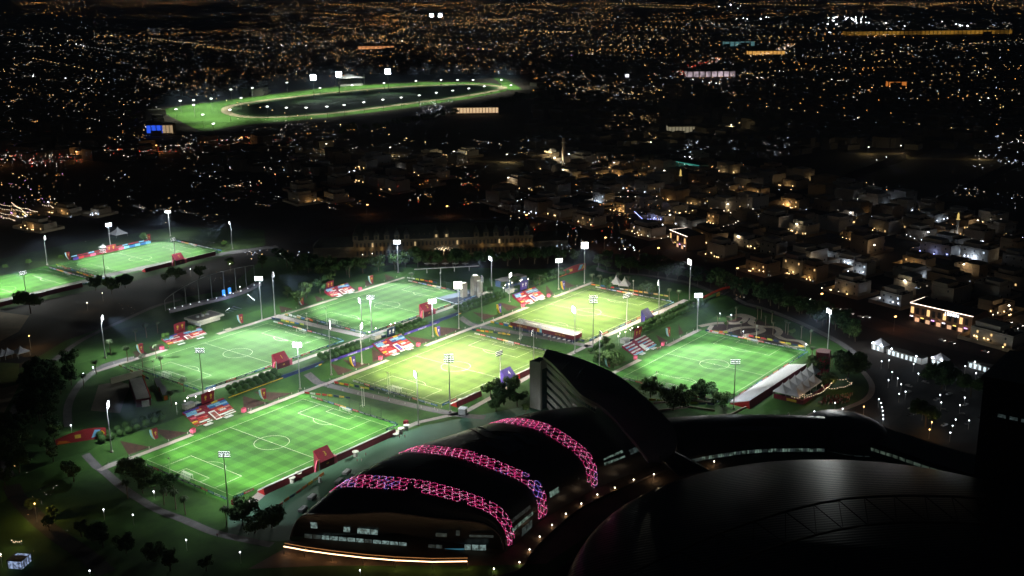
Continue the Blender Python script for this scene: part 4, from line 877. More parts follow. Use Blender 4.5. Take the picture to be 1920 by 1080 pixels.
# broad trees
for px, py, s, kd, lb in ((250, 895, 1.0, BIG, 'broad dark tree at the left near corner of the front left pitch'), (272, 905, .8, BIG, 'broad dark tree overhanging the left goal boards'), (232, 885, .8, BROAD, 'lit small tree at the end of the left path'), (290, 925, 1.0, BROAD, 'tree by the loop path, first of four'), (312, 930, 1.0, BROAD, 'tree by the loop path, second of four'),
      (268, 925, .9, BROAD, 'tree by the loop path, third of four'), (325, 915, .8, BROAD, 'tree by the loop path, fourth of four'), (455, 985, 1.0, BIG, 'big dark bush beside the nearest corner mast'), (478, 1000, .8, BIG, 'dark bush on the yard corner'), (510, 990, .8, BIG, 'dark tree before the green yard corner'),
      (920, 745, 1.0, BIG, 'big round green tree before the middle yellow-lit pitch'), (962, 735, .8, BIG, 'round tree below the violet board'), (945, 760, .9, BIG, 'second tree in the grove below the violet board'), (970, 762, .9, BIG, 'third tree in the grove below the violet board'), (930, 772, .8, BIG, 'dark tree near the dome edge grove'), (985, 775, .7, BROAD, 'small tree at the grove edge by the path'),
      (58, 588, 1.6, BIG, 'huge black tree in front of the left edge pitch'), (180, 545, .9, BIG, 'dark tree by the road below the far left pitch'), (210, 552, 1.0, BIG, 'dark round tree left of the roadside lamps'), (235, 540, 1.0, BIG, 'dark tree at the near corner of the far left pitch'), (330, 525, 1.0, BIG, 'large dark tree below the red number board'), (310, 530, .8, BROAD, 'dark tree left of the large one below the red board'),
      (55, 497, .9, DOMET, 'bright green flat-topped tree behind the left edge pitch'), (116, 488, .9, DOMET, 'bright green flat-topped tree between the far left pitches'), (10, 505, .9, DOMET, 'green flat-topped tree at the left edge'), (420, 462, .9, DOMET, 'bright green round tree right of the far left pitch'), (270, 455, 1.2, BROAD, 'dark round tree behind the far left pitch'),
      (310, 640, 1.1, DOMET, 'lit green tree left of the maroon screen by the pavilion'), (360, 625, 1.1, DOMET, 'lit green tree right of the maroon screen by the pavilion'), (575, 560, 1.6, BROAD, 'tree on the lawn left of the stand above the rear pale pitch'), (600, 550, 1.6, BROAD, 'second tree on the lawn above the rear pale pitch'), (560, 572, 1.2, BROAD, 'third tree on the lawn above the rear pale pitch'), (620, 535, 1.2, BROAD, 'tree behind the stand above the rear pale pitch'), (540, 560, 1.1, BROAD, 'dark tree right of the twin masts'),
      (1150, 690, 1.0, BIG, 'round green tree between the slanting roof and the striped stand'), (1130, 680, .8, BIG, 'smaller green tree between slanting roof and striped stand'), (1135, 650, .9, BROAD, 'bush left of the striped stand'), (1220, 745, 1.0, BIG, 'dark round tree beside the slanting roof'), (1262, 770, 1.2, BIG, 'black round tree in the terrace garden'), (1305, 750, .9, BIG, 'dark tree left of the goal-end grove'), (1322, 752, 1.0, BIG, 'tree with dark crown behind the near goal of the right-hand pitch'), (1355, 765, .9, BIG, 'black round tree at the near corner of the right-hand pitch'), (1280, 738, .7, BROAD, 'small dark bush behind the near goal'), (1290, 762, .7, BROAD, 'low dark shrub on the terrace'),
      (1590, 710, 1.4, BIG, 'wide black tree beside the string lights'), (1530, 700, 1.0, BIG, 'dark tree behind the curved maroon tower'), (1555, 725, .8, BIG, 'dark tree left of the string lights'), (1485, 628, .9, DOMET, 'bright green leafy tree in the winding garden'), (1362, 612, .7, DOMET, 'small lit tree in the loop of the winding garden'),
      (1222, 555, 1.2, BROAD, 'leafy tree among palms behind the rear pitch'), (1205, 552, 1.0, BROAD, 'second leafy tree among palms behind the rear pitch'), (1140, 545, 1.2, BROAD, 'leafy tree left of the white tents'), (1735, 800, 1.2, BIG, 'black tree in the car park, nearest'), (1765, 730, 1.3, BIG, 'black tree in the car park, middle'), (1820, 745, 1.2, BIG, 'black tree in the car park, right')):
    p = G(px, py); tree(kd, p.x, p.y, lb, 'single broad trees in the park', s)
def tree_row(pts, step, kinds, where, s=1.0, jit=1.5):
    P = [Vector((q.x, q.y)) for q in gpts(pts)]; cnt = 0
    for a, b in zip(P, P[1:]):
        L = (b-a).length; n = max(1, int(L/step))
        for i in range(n):
            p = a.lerp(b, i/n); tree(kinds, p.x+trnd.uniform(-jit, jit), p.y+trnd.uniform(-jit, jit), '%s dark leafy tree in the row %s' % (nth(cnt), where), 'trees in the row %s' % where, s*trnd.uniform(.85, 1.2)); cnt += 1
tree_row([(600, 520), (680, 512), (740, 505), (800, 498), (900, 500), (1000, 495), (1100, 492)], 9, BROAD, 'in front of the palace', 1.35)
tree_row([(1120, 500), (1200, 512), (1290, 530), (1350, 545), (1420, 568), (1500, 590), (1580, 625), (1620, 650)], 8, BROAD, 'along the outer side of the right ring path', 1.25)
tree_row([(1140, 492), (1230, 505), (1310, 525), (1380, 545), (1460, 570), (1540, 600), (1610, 632)], 8, BROAD, 'second line outside the right ring path', 1.35)
tree_row([(560, 512), (680, 503), (800, 490), (900, 491), (1000, 487), (1080, 485)], 8, BROAD+BIG, 'second line before the palace', 1.2)
tree_row([(150, 900), (100, 860), (90, 800), (110, 740), (150, 700)], 10, BROAD, 'inner edge of the dark left slope', 1.0, 4)
tree_row([(60, 960), (140, 1010), (230, 1045), (330, 1062), (430, 1075)], 10, BROAD+BIG, 'along the bottom left slope', 1.0, 4)
tree_row([(1350, 535), (1450, 562), (1550, 600), (1620, 635)], 9, BROAD, 'along the main road on the right', 1.3)
tree_row([(20, 905), (40, 850), (70, 780), (100, 720), (140, 680)], 8, BIG+BROAD, 'on the dark left slope', 1.2, 4)
tree_row([(5, 860), (30, 800), (60, 740), (95, 690)], 9, BIG+BROAD, 'beside the sandy road at the left edge', 1.2, 4)
tree_row([(540, 500), (600, 510), (650, 508)], 8, BROAD, 'behind the lawn above the rear pale pitch', 1.3)
tree_row([(380, 520), (480, 500), (560, 485)], 16, BROAD, 'in the dark park before the amphitheatre', 1.2, 8)
tree_row([(900, 555), (960, 540), (1020, 528), (1060, 520)], 9, BROAD, 'behind the rear hedges', .8, 3)
tree_row([(640, 255), (760, 235), (860, 215), (960, 195), (1040, 180)], 22, BIG, 'along the near edge of the racecourse', 1.1, 5)
# ------------------------------------------------------------------ big dome hall with three pink light bands
def emis_noise(name, col, strength, scale=.6, lo=.25):
    if name in MATS: return MATS[name]
    m = emis(name, col, strength); t = m.node_tree; b = t.nodes['Principled BSDF']
    tc = t.nodes.new('ShaderNodeTexCoord'); n = t.nodes.new('ShaderNodeTexNoise'); n.inputs['Scale'].default_value = scale; n.inputs['Detail'].default_value = 3
    r = t.nodes.new('ShaderNodeMapRange'); r.inputs[1].default_value = .4; r.inputs[2].default_value = .62; r.inputs[3].default_value = lo*strength; r.inputs[4].default_value = strength
    t.links.new(tc.outputs['Object'], n.inputs['Vector']); t.links.new(n.outputs[0], r.inputs[0]); t.links.new(r.outputs[0], b.inputs['Emission Strength']); return m
ROOFM = mat('dark roof cladding', (.05, .048, .056), .36, .3, .08, metal=.15, spec=.8, bump=.05)
ROOFE = mat('roof edge metal', (.16, .15, .16), .5, .1, 1, metal=.4)
DGLASS = mat('dark facade', (.012, .012, .014), .3, spec=.6)
WINC = emis_noise('lit office glass', (.45, .68, .66), .42, .9); WIND = emis_noise('dim office glass', (.35, .5, .5), .09, .5); WINW = emis_noise('warm arcade glass', (.9, .62, .3), .45, .4)
WING = emis_noise('greenish strip glass', (.45, .7, .58), .30, .5, .05)
def V3(*a): return Vector(a)
SECT = [
 [(-10.6, -121, -.2), (-10.6, -123.5, 6.4), (-8.9, -126.3, 12.4), (-5.1, -132.9, 13.3), (1.6, -144.4, 13.8), (10.5, -159.8, 16.2), (15, -167.4, 15.6), (21.5, -178.6, 14.2), (27.9, -189.7, 14), (30.2, -193.7, 13.9), (33.1, -198.5, 12.4), (35, -201.8, 9.2), (35.7, -203, 5.5), (36, -203.5, -.5)],
 [(11, -119, -.2), (11.5, -122, 9), (12.5, -125.4, 15.8), (13.6, -128.6, 18.9), (15.4, -133.7, 20.8), (18.8, -143.6, 21.4), (22.2, -153.3, 22.3), (26.3, -165.3, 22.7), (30.4, -177.1, 21.6), (33.5, -186.3, 19.8), (35.5, -192, 18.6), (37.5, -197.7, 16.6), (38.6, -201.1, 12.7), (39.4, -203.3, 8), (39.5, -204, 4.3), (39.1, -204, -.5)],
 [(52, -121, -.2), (52.2, -124, 12), (52.5, -128.3, 19.8), (53.6, -133.5, 22.6), (54.5, -137.5, 23.2), (56.8, -148.1, 24.2), (59, -158.4, 25), (60.1, -163.7, 24.6), (62.3, -173.5, 22.8), (64.4, -183.5, 21), (66.5, -193.2, 18.6), (67.5, -197.9, 15), (67.9, -199.6, 9.6), (67.7, -199.8, 5.2), (67.6, -199.5, -.5)],
 [(110.5, -131, -.2), (110.2, -135, 12), (110, -139.1, 19.2), (109.2, -151.2, 22.6), (108.6, -161.2, 23.8), (107.9, -170.9, 24.4), (107.5, -177.1, 23.2), (106.9, -186.4, 20.8), (106.4, -195.5, 17.5), (106.1, -199.7, 13.5), (106.1, -200.6, 8), (106.1, -200.6, -.5)],
 [(137, -141, -.2), (136.5, -145, 12), (135, -149, 19), (134, -160, 22.5), (133, -172, 23.5), (132, -184, 21), (131, -196, 17), (130, -203, 12), (130, -205, 6), (130, -205, -.5)],
 [(164, -160, -.2), (163, -163, 12), (161, -168, 19), (159, -178, 21), (157, -190, 19), (155, -201, 15), (153, -208, 10), (152, -211, 5), (152, -211, -.5)]]
NT = 40
def resample(P, n):
    P = [Vector(p) for p in P]; L = [0]
    for a, b in zip(P, P[1:]): L.append(L[-1]+(b-a).length)
    out = []
    for i in range(n):
        s = L[-1]*i/(n-1); j = 0
        while j < len(L)-2 and L[j+1] < s: j += 1
        out.append(P[j].lerp(P[j+1], (s-L[j])/max(1e-6, L[j+1]-L[j])))
    for _ in range(2): out = [out[0]]+[(out[i-1]+out[i]*2+out[i+1])/4 for i in range(1, n-1)]+[out[-1]]
    return out
SR = [resample(s, NT) for s in SECT]
def S(u, t):
    u = max(0, min(len(SR)-1-1e-6, u)); i = int(u); f = u-i; t = max(0, min(1, t))*(NT-1); j = min(int(t), NT-2); g = t-j
    def q(k, jj):
        k = max(0, min(len(SR)-1, k)); return SR[k][jj]
    def cr(jj):
        a, b, c, d = q(i-1, jj), q(i, jj), q(i+1, jj), q(i+2, jj)
        return .5*((2*b)+(c-a)*f+(2*a-5*b+4*c-d)*f*f+(3*b-a-3*c+d)*f**3)
    return cr(j).lerp(cr(j+1), g)
def SN(u, t):
    a = S(u+.02, t)-S(u-.02, t); b = S(u, t+.01)-S(u, t-.01); n = b.cross(a).normalized()
    c = Vector((90, -165, 5)); return n if n.dot(S(u, t)-c) > 0 else -n
hall = thing('domed_sports_hall', 'huge dark curved-roof hall with three pink light bands in the foreground', 'sports hall', (60, -160, 0))
HO = Vector((60, -160, 0)); hall_loc = HO
def hb(mb, name, m, smooth=False, **k):
    mb.v = [(p[0]-HO.x, p[1]-HO.y, p[2]-HO.z) for p in mb.v]; return mb.build(name, m, hall, smooth, **k)
mb = MB(); NU = 60; V = [S(5*i/NU, j/(NT-1)) for i in range(NU+1) for j in range(NT)]
mb.mesh(V, [(i*NT+j, i*NT+j+1, (i+1)*NT+j+1, (i+1)*NT+j) for i in range(NU) for j in range(NT-1)]); roof_o = hb(mb, 'roof', ROOFM, True)
# thin overhanging edge round the gable
mb = MB(); g = [S(0, j/(NT-1)) for j in range(NT)]; gn = Vector((-.88, -.47, 0))
mb.mesh([p+gn*1.6+Vector((0, 0, .1)) for p in g]+[p+gn*1.6+Vector((0, 0, -.7)) for p in g]+[p for p in g], [(i, i+1, i+NT+1, i+NT) for i in range(NT-1)]+[(i, i+1, i+2*NT+1, i+2*NT) for i in range(NT-1)])
hb(mb, 'roof_edge', ROOFE, True)
# gable facade
inset = -gn*.8
g2 = [p+inset for p in g]; mb = MB(); c0 = sum((p for p in g2), Vector())/len(g2); c0.z = 5
mb.mesh([c0]+g2, [(0, i, i+1) for i in range(1, NT)]); hb(mb, 'gable_facade', DGLASS)
gp0 = g2[8]+gn*.15
def on_gable(L, name, m, out=.0, frame=True):
    P = [ray_plane(px, py, gp0+gn*out, gn) for px, py in L]; mb = MB()
    b = [p-gn*.12 for p in P]; mb.mesh(P+b, [(0, 1, 2, 3), (0, 4, 5, 1), (1, 5, 6, 2), (2, 6, 7, 3), (3, 7, 4, 0)]); return hb(mb, name, m)
for i in range(12):
    a, b = i/12, (i+.88)/12; L = lambda x0, y0, x1, y1, f: (x0+(x1-x0)*f, y0+(y1-y0)*f)
    on_gable([L(571, 1001, 764, 1018, a), L(571, 1001, 764, 1018, b), L(571, 1013, 764, 1031, b), L(571, 1013, 764, 1031, a)], 'window', WINC if i not in (0, 1, 7) else WIND)
for q in ([(582, 979), (594, 980), (595, 991), (583, 990)], [(644, 988), (656, 989), (656, 998), (644, 997)], [(670, 990.5), (682, 991.5), (682, 1001), (670, 1000)], [(683, 991.6), (694, 992.5), (694, 1002), (683, 1001)], [(695.5, 993), (708, 994), (708, 1003), (695.5, 1002)],
          [(871, 1021), (883, 1021.5), (883, 1031), (871, 1031)], [(885, 1021.5), (897, 1022), (897, 1032), (885, 1031.5)], [(899, 1022), (911, 1022), (911, 1031.5), (899, 1032)]): on_gable(q, 'window', WINC)
for q in ([(803, 1021), (816, 1021.5), (816, 1031.5), (803, 1031)], [(817, 1021.5), (829, 1022), (829, 1032), (817, 1031.5)], [(817, 999), (838, 1000), (838, 1007), (817, 1006)], [(880, 1003), (925, 1004), (925, 1008), (880, 1007)], [(855, 995), (862, 995), (862, 1004), (855, 1004)]): on_gable(q, 'window', WIND)
on_gable([(830, 1029), (870, 1028.5), (870, 1031), (830, 1031.5)], 'window', emis('blue strip glass', (.1, .45, .65), .25))
for x in (627, 650, 663, 688, 715, 737, 752): on_gable([(x, 1027+(x-627)*.10), (x+11, 1028+(x-627)*.10), (x+11, 1034+(x-627)*.10), (x, 1033+(x-627)*.10)], 'arcade_window', WINW, .3)
on_gable([(808, 1040), (872, 1042), (872, 1048), (808, 1046)], 'arcade_window', emis_noise('dim arcade glass', (.9, .5, .3), .16, .4), .3)
# light bands
PK = [emis('pink diode', (1, .07, .34), 2.6), emis('pale pink diode', (1, .42, .66), 3.6), emis('red diode', (1, .03, .16), 2.0), emis('blue diode', (.3, .22, 1), 2.4)]
prnd = random.Random(3)
def band_lights(u0, t0, t1, hw, seed, label):
    mb = MB(); Lm = 0; N = 300; prev = S(u0, t0)
    for i in range(1, N+1): p = S(u0, t0+(t1-t0)*i/N); Lm += (p-prev).length; prev = p
    k = 1/((S(u0+.05, .5)-S(u0-.05, .5)).length/.1)
    cell = 3.5; nc = int(Lm/cell); fam = random.Random(seed); hueph = fam.uniform(0, 6)
    HX = [(-.5, 0), (-.28, .5), (.28, .5), (.5, 0), (.28, -.5), (-.28, -.5)]
    for row in range(3):
        for c in range(nc):
            if fam.random() < .08: continue
            ccx = (c+.5+.5*(row % 2))*cell; ccw = (row-1)*hw*.70
            hue = math.sin(c*.21+hueph)+.4*math.sin(row+c*.9)
            for e in range(6):
                if fam.random() < .08: continue
                a, b = HX[e], HX[(e+1) % 6]
                for d in range(3):
                    f = (d+.2)/3; sx = ccx+(a[0]+(b[0]-a[0])*f)*cell*1.02; w_ = ccw+(a[1]+(b[1]-a[1])*f)*hw*.56
                    t = t0+(t1-t0)*sx/Lm
                    if t > t1: continue
                    p = S(u0+w_*k, t)+SN(u0+w_*k, t)*.18
                    m_ = 3 if hue > (1.15 if seed == 5 else 1.36) and fam.random() < .7 else fam.choice((0, 0, 1, 2)) if hue < .9 else fam.choice((0, 1, 3))
                    mb.dot(p, .11, m_)
    hb(mb, 'led_band', PK, kind='stuff')['label'] = label
band_lights(1, .15, .985, 4.2, 1, 'nearest pink light band, white and red zigzags')
band_lights(2, .15, .985, 4.2, 5, 'middle pink light band with a violet stretch')
band_lights(3, .19, .985, 4.4, 9, 'farthest pink light band')
# louvres and roof light
def uv_px(px, py):
    d = RT*((px-W/2)/F)+UP*((H/2-py)/F)+_f; best = None
    for i in range(81):
        for j in range(81):
            p = S(5*i/80, .12+.86*j/80); q = p-CAM; dist = (q-d*q.dot(d)/d.dot(d)).length
            if best is None or dist < best[0]: best = (dist, 5*i/80, .12+.86*j/80)
    return best[1], best[2]
def ridge(pts, r, name, m):
    uv = [uv_px(*p) for p in pts]; P = []
    for a, b in zip(uv, uv[1:]):
        for q in range(6): f = q/6; P.append(S(a[0]+(b[0]-a[0])*f, a[1]+(b[1]-a[1])*f)+Vector((0, 0, .25)))
    mb = MB(); mb.tube(P, [max(.05, r*math.sin(math.pi*(i+.5)/len(P))) for i in range(len(P))], 5); hb(mb, name, m)
LV = mat('louvre metal', (.14, .14, .15), .35, metal=.6)
for L in ([(765, 880), (795, 877), (828, 882)], [(775, 874), (800, 870), (845, 876)], [(790, 867), (830, 865), (880, 876), (905, 889)],
          [(870, 830), (900, 826), (935, 836), (955, 856)], [(880, 824), (910, 821), (945, 830), (970, 850)], [(892, 818), (925, 814), (960, 824), (985, 842)], [(905, 811), (935, 808), (975, 816), (1000, 834)]): ridge(L, .35, 'louvre', LV)
def roof_quad(L, name, m, up=.3, n=6):
    uv = [uv_px(*p) for p in L]; V = []
    for i in range(n+1):
        for j in range(n+1):
            a, b = i/n, j/n
            q = [uv[0][k]*(1-a)*(1-b)+uv[1][k]*a*(1-b)+uv[2][k]*a*b+uv[3][k]*(1-a)*b for k in (0, 1)]; V.append(S(*q)+SN(*q)*up)
    mb = MB(); mb.mesh(V, [(i*(n+1)+j, i*(n+1)+j+1, (i+1)*(n+1)+j+1, (i+1)*(n+1)+j) for i in range(n) for j in range(n)]); return hb(mb, name, m)
GLR = mat('roof light glass', (.10, .14, .18), .12, spec=.8); 
for L in ([(905, 829), (930, 822), (965, 848), (955, 857)], [(932, 821), (955, 815), (985, 840), (968, 847)], [(957, 814), (975, 811), (1012, 829), (990, 838)]): roof_quad(L, 'roof_light', GLR)
# glass strips low on the front side
def strip_on(u0, u1, z0, z1, m, n=10):
    def pt(u, z):
        lo, hi = .6, .999
        for _ in range(25):
            mid = (lo+hi)/2
            if S(u, mid).z > z: lo = mid
            else: hi = mid
        return S(u, lo)+SN(u, lo)*.12
    for i in range(n):
        a = u0+(u1-u0)*i/n; b = u0+(u1-u0)*(i+.85)/n; mb = MB(); P = [pt(a, z0), pt(b, z0), pt(b, z1), pt(a, z1)]; c = [p-Vector((0, -.3, 0)) for p in P]
        mb.mesh(P+c, [(0, 1, 2, 3), (0, 4, 5, 1), (2, 6, 7, 3), (1, 5, 6, 2), (3, 7, 4, 0)]); hb(mb, 'window', m)
strip_on(1.15, 1.78, 6.2, 7.6, WING, 10); strip_on(1.2, 1.75, 9.5, 11, emis_noise('faint glass', (.4, .45, .42), .07, .8, .05), 10); strip_on(2.18, 2.36, 8.5, 11, WING, 4); strip_on(3.35, 4.0, 9.5, 12.5, WING, 7); strip_on(4.15, 4.7, 9.5, 11.5, WIND, 6); strip_on(1.45, 1.75, .6, 4.2, WIND, 4)
# curved lit canopy in front of the gable
t = thing('entrance_canopy', 'long curved entrance canopy edged with a bright warm light line', 'canopy', (0, -170, 0))
C_ = []
for px, py in ((532, 1025), (570, 1032), (620, 1039), (680, 1046), (740, 1051), (810, 1054), (876, 1053)):
    d = RT*((px-W/2)/F)+UP*((H/2-py)/F)+_f; C_.append(CAM+d*((3.4-CAM.z)/d.z)-Vector((0, -170, 0)))
m = MB(); bk = [p+Vector((.86, .5, .9))*5 for p in C_]; n = len(C_)
m.mesh([*C_, *[Vector((p.x, p.y, 3.9)) for p in bk]], [(i, i+1, n+i+1, n+i) for i in range(n-1)]); m.build('canopy_roof', mat('canopy metal', (.12, .09, .07), .5), t)
MB().tube([p+Vector((0, 0, .12)) for p in C_], .22, 5).build('light_line', emis('warm light line', (1, .62, .32), 5, True), t)
MB().tube([p+Vector((.9, .5, 1.1)) for p in C_], .12, 4).build('upper_rail', emis('dim light line', (1, .45, .15), .35), t)
for i in (0, 1, 2, 3, 4, 5, 6): MB().tube([(C_[i].x, C_[i].y, 0), (C_[i].x, C_[i].y, 3.4)], .15, 6).build('column', DARK, t)
for p in C_: lamp('POINT', (p.x, p.y-170-1.2, 2.9), 150, (1, .55, .25), .3, name='canopy_glow')

# ------------------------------------------------------------------ slanting leaf-roofed wing behind the hall
wing = thing('slanting_roof_wing', 'white-banded curved building under a huge dark leaf-shaped slanting roof', 'building', (170, -170, 0)); WO = Vector((170, -170, 0))
def wb(mb, name, m, smooth=False): mb.v = [(p[0]-WO.x, p[1]-WO.y, p[2]) for p in mb.v]; return mb.build(name, m, wing, smooth)
def gz(px, py, z):
    d = RT*((px-W/2)/F)+UP*((H/2-py)/F)+_f; return CAM+d*((z-CAM.z)/d.z)
outer = [gz(1025, 655, 33), gz(1060, 664, 34), gz(1100, 677, 35), gz(1160, 705, 35), gz(1220, 755, 31), gz(1262, 800, 25), gz(1269, 835, 19), gz(1252, 862, 13)]
inner = [gz(1018, 668, 32), gz(1035, 682, 31), gz(1055, 702, 30), gz(1090, 740, 29), gz(1128, 762, 27), gz(1165, 800, 22), gz(1195, 835, 17), gz(1215, 862, 12)]
def crv(P, n):
    out = []; N = len(P)
    for i in range(N-1):
        a, b, c, d = P[max(0, i-1)], P[i], P[i+1], P[min(N-1, i+2)]
        for q in range(n): t = q/n; out.append(.5*((2*b)+(c-a)*t+(2*a-5*b+4*c-d)*t*t+(3*b-a-3*c+d)*t**3))
    return out+[P[-1]]
O_, I_ = crv(outer, 4), crv(inner, 4); n = len(O_); k = 7; V = []
for i in range(n):
    for j in range(k): f = j/(k-1); p = I_[i].lerp(O_[i], f); p.z += 2.2*math.sin(math.pi*f)*math.sin(math.pi*i/(n-1)); V.append(p)
mb = MB(); mb.mesh(V, [(i*k+j, i*k+j+1, (i+1)*k+j+1, (i+1)*k+j) for i in range(n-1) for j in range(k-1)]); mb.mesh([p-Vector((0, 0, 1.6)) for p in V], [(i*k+j, i*k+j+1, (i+1)*k+j+1, (i+1)*k+j) for i in range(n-1) for j in range(k-1)])
wb(mb, 'leaf_roof', mat('leaf roof metal', (.13, .15, .18), .34, .2, .05, metal=.2, spec=.8), True)
mb = MB(); mb.mesh([p+Vector((0, 0, .15)) for p in O_]+[p-Vector((0, 0, 1.9)) for p in O_], [(i, i+1, n+i+1, n+i) for i in range(n-1)]); wb(mb, 'roof_rim', ROOFE)
mb = MB(); mb.mesh([p+Vector((0, 0, .1)) for p in I_]+[p-Vector((0, 0, 1.7)) for p in I_], [(i, i+1, n+i+1, n+i) for i in range(n-1)]); wb(mb, 'roof_rim', mat('rim pale metal', (.2, .21, .2), .5))
for a, b in (((1074, 672), (1055, 692)), ((1098, 684), (1080, 710)), ((1135, 710), (1128, 745))):
    P = [gz(*a, 36.2), gz((a[0]+b[0])/2+1, (a[1]+b[1])/2-2, 35), gz(*b, 31.5)]; mb = MB(); mb.tube(P, .16, 4); wb(mb, 'roof_seam', LV)
# banded wall under the inner edge
WBm = mat('white cladding', (.42, .42, .40), .7, .08, .4); BA = [(176.5, -122), (171, -130), (163, -142), (154, -154), (147, -166), (142, -178)]
bc = catmull(BA, 5); n = len(bc)
for fl in range(6):
    z0 = 1+fl*4.7; mb = MB()
    mb.mesh([(p.x, p.y, z0) for p in bc]+[(p.x, p.y, z0+2.7) for p in bc]+[(p.x+.6, p.y+.5, z0+2.7) for p in bc], [(i, i+1, n+i+1, n+i) for i in range(n-1)]+[(n+i, n+i+1, 2*n+i+1, 2*n+i) for i in range(n-1)]); wb(mb, 'white_band', WBm)
    for i in range(0, n-1):
        mb = MB(); a, b = bc[i], bc[i+1].lerp(bc[i], .12); mb.mesh([(a.x+.5, a.y+.4, z0+2.7), (b.x+.5, b.y+.4, z0+2.7), (b.x+.5, b.y+.4, z0+4.7), (a.x+.5, a.y+.4, z0+4.7)], [(0, 1, 2, 3)]); wb(mb, 'window', mat('dark window', (.015, .025, .03), .2, spec=.7))
mb = MB(); mb.box(172.5, 174, -120.5, -113, 0, 28); mb.box(172.5, 183, -120.8, -120.4, 24, 29); wb(mb, 'end_fin', WBm)
mb = MB(); mb.box(174, 183, -120.3, -112, 0, 27); wb(mb, 'glass_end', mat('blue dark glass', (.03, .06, .08), .15, spec=.8))
mb = MB(); [mb.box(173.9, 183.1, -120.45, -112, 3+i*4.7, 3.4+i*4.7) for i in range(5)]; wb(mb, 'floor_lines', DARK)
for x_, y_ in ((160, -122), (150, -134), (143, -148)): lamp('POINT', (x_, y_, 3), 650, (1, .95, .85), .4, name='facade_floodlight')
# support leg
mb = MB(); a, b = gz(1255, 840, 16), gz(1320, 874, 0); a2, b2 = gz(1236, 858, 14), gz(1262, 884, 0)
mb.mesh([a, b, b2, a2, a-Vector((3, 5, 0)), b-Vector((3, 5, 0)), b2-Vector((3, 5, 0)), a2-Vector((3, 5, 0))], [(0, 1, 2, 3), (4, 7, 6, 5), (0, 4, 5, 1), (3, 2, 6, 7), (1, 5, 6, 2)]); wb(mb, 'roof_leg', ROOFM)

# ------------------------------------------------------------------ low curved building, pod and link to the right
lowb = thing('low_curved_building', 'long low curved building with dark vaulted roof and a strip of lit windows', 'building', (200, -225, -4)); LO = Vector((200, -225, 0))
BK = [(178, -196), (185, -203), (198, -216), (212, -234), (224, -252), (229, -262)]; FR = [(155, -221), (163, -225), (176, -233), (192, -246), (205, -262), (212, -272)]
B2, F2 = catmull(BK, 5), catmull(FR, 5); n = len(B2); k = 9
def lb(mb, name, m, smooth=False): mb.v = [(p[0]-LO.x, p[1]-LO.y, p[2]+4) for p in mb.v]; return mb.build(name, m, lowb, smooth)
mb = MB(); V = []
for i in range(n):
    for j in range(k): f = j/(k-1); p = B2[i].lerp(F2[i], f); V.append((p.x, p.y, 9+4.5*math.sin(math.pi*min(1, f*.75+.25))-5*f*f))
mb.mesh(V, [(i*k+j, i*k+j+1, (i+1)*k+j+1, (i+1)*k+j) for i in range(n-1) for j in range(k-1)]); lb(mb, 'vaulted_roof', mat('vault metal', (.06, .06, .068), .4, .3, .1, metal=.5), True)
mb = MB(); mb.mesh([(p.x, p.y, -4) for p in B2]+[(p.x, p.y, 12.2) for p in B2], [(i, i+1, n+i+1, n+i) for i in range(n-1)]); mb.mesh([(p.x+.3, p.y+.5, -4) for p in F2]+[(p.x, p.y, 4) for p in F2], [(i, i+1, n+i+1, n+i) for i in range(n-1)])
mb.mesh([(F2[0].x, F2[0].y, -4), (B2[0].x, B2[0].y, -4), (B2[0].x, B2[0].y, 12), (F2[0].x, F2[0].y, 4)], [(0, 1, 2, 3)]); lb(mb, 'walls', DGLASS)
for i in range(2, n-2):
    for q in range(3):
        a, b = F2[i].lerp(F2[i+1], q/3), F2[i].lerp(F2[i+1], (q+.8)/3)
        mb = MB(); mb.mesh([(a.x, a.y-.15, 1.0), (b.x, b.y-.15, 1.0), (b.x, b.y-.15, 2.8), (a.x, a.y-.15, 2.8)], [(0, 1, 2, 3)]); lb(mb, 'window', WIND if (i*3+q) % 5 < 2 or i < 6 else WING)
        if q == 1: mb = MB(); mb.mesh([(a.x, a.y-.15, -3), (b.x, b.y-.15, -3), (b.x, b.y-.15, -1), (a.x, a.y-.15, -1)], [(0, 1, 2, 3)]); lb(mb, 'window', emis_noise('very dim glass', (.4, .5, .35), .04, .5))
sl = MB(); sl.mesh([gz(1345, 804, 12.9), gz(1400, 798, 13.5), gz(1470, 800, 13.2), gz(1435, 806, 12.9), gz(1400, 808, 12.8)], [(0, 1, 2, 3, 4)]); lb(sl, 'roof_light', mat('violet roof glass', (.05, .05, .10), .2))
pod = thing('rounded_pod', 'rounded dark pod building between the low curved block and the link', 'building', (238, -270, -4))
mb = MB(); nn = 28; V = []
for i in range(nn):
    a = 2*math.pi*i/nn
    for j in range(9): f = j/8; r = (1-.12*f) if f < .5 else math.cos((f-.5)*math.pi)*.94; z = 13*f if f < .5 else 6.5+7.5*math.sin((f-.5)*math.pi); V.append((19*r*math.cos(a)*.95, 24*r*math.sin(a), z+2))
mb.mesh(V, [(i*9+j, ((i+1) % nn)*9+j, ((i+1) % nn)*9+j+1, i*9+j+1) for i in range(nn) for j in range(8)]); mb.build('shell', mat('pod metal', (.09, .09, .12), .4, .15, .1, metal=.5), pod, True)
mb = MB(); mb.prism([(17*math.cos(2*math.pi*i/20), 22*math.sin(2*math.pi*i/20)) for i in range(20)], 0, 2); mb.build('base_wall', DGLASS, pod)
for i in range(11, 19): a = 2*math.pi*(i+.5)/24; M_ = Matrix.Translation((17.3*math.cos(a), 22.3*math.sin(a), 0)) @ Matrix.Rotation(a, 4, 'Z'); MB().box(-.1, .1, -2, 2, .3, 1.8, 0, M_).build('window', WIND, pod)
link = thing('link_building', 'long dark link building with a thin line of greenish lit windows', 'building', (225, -320, -4))
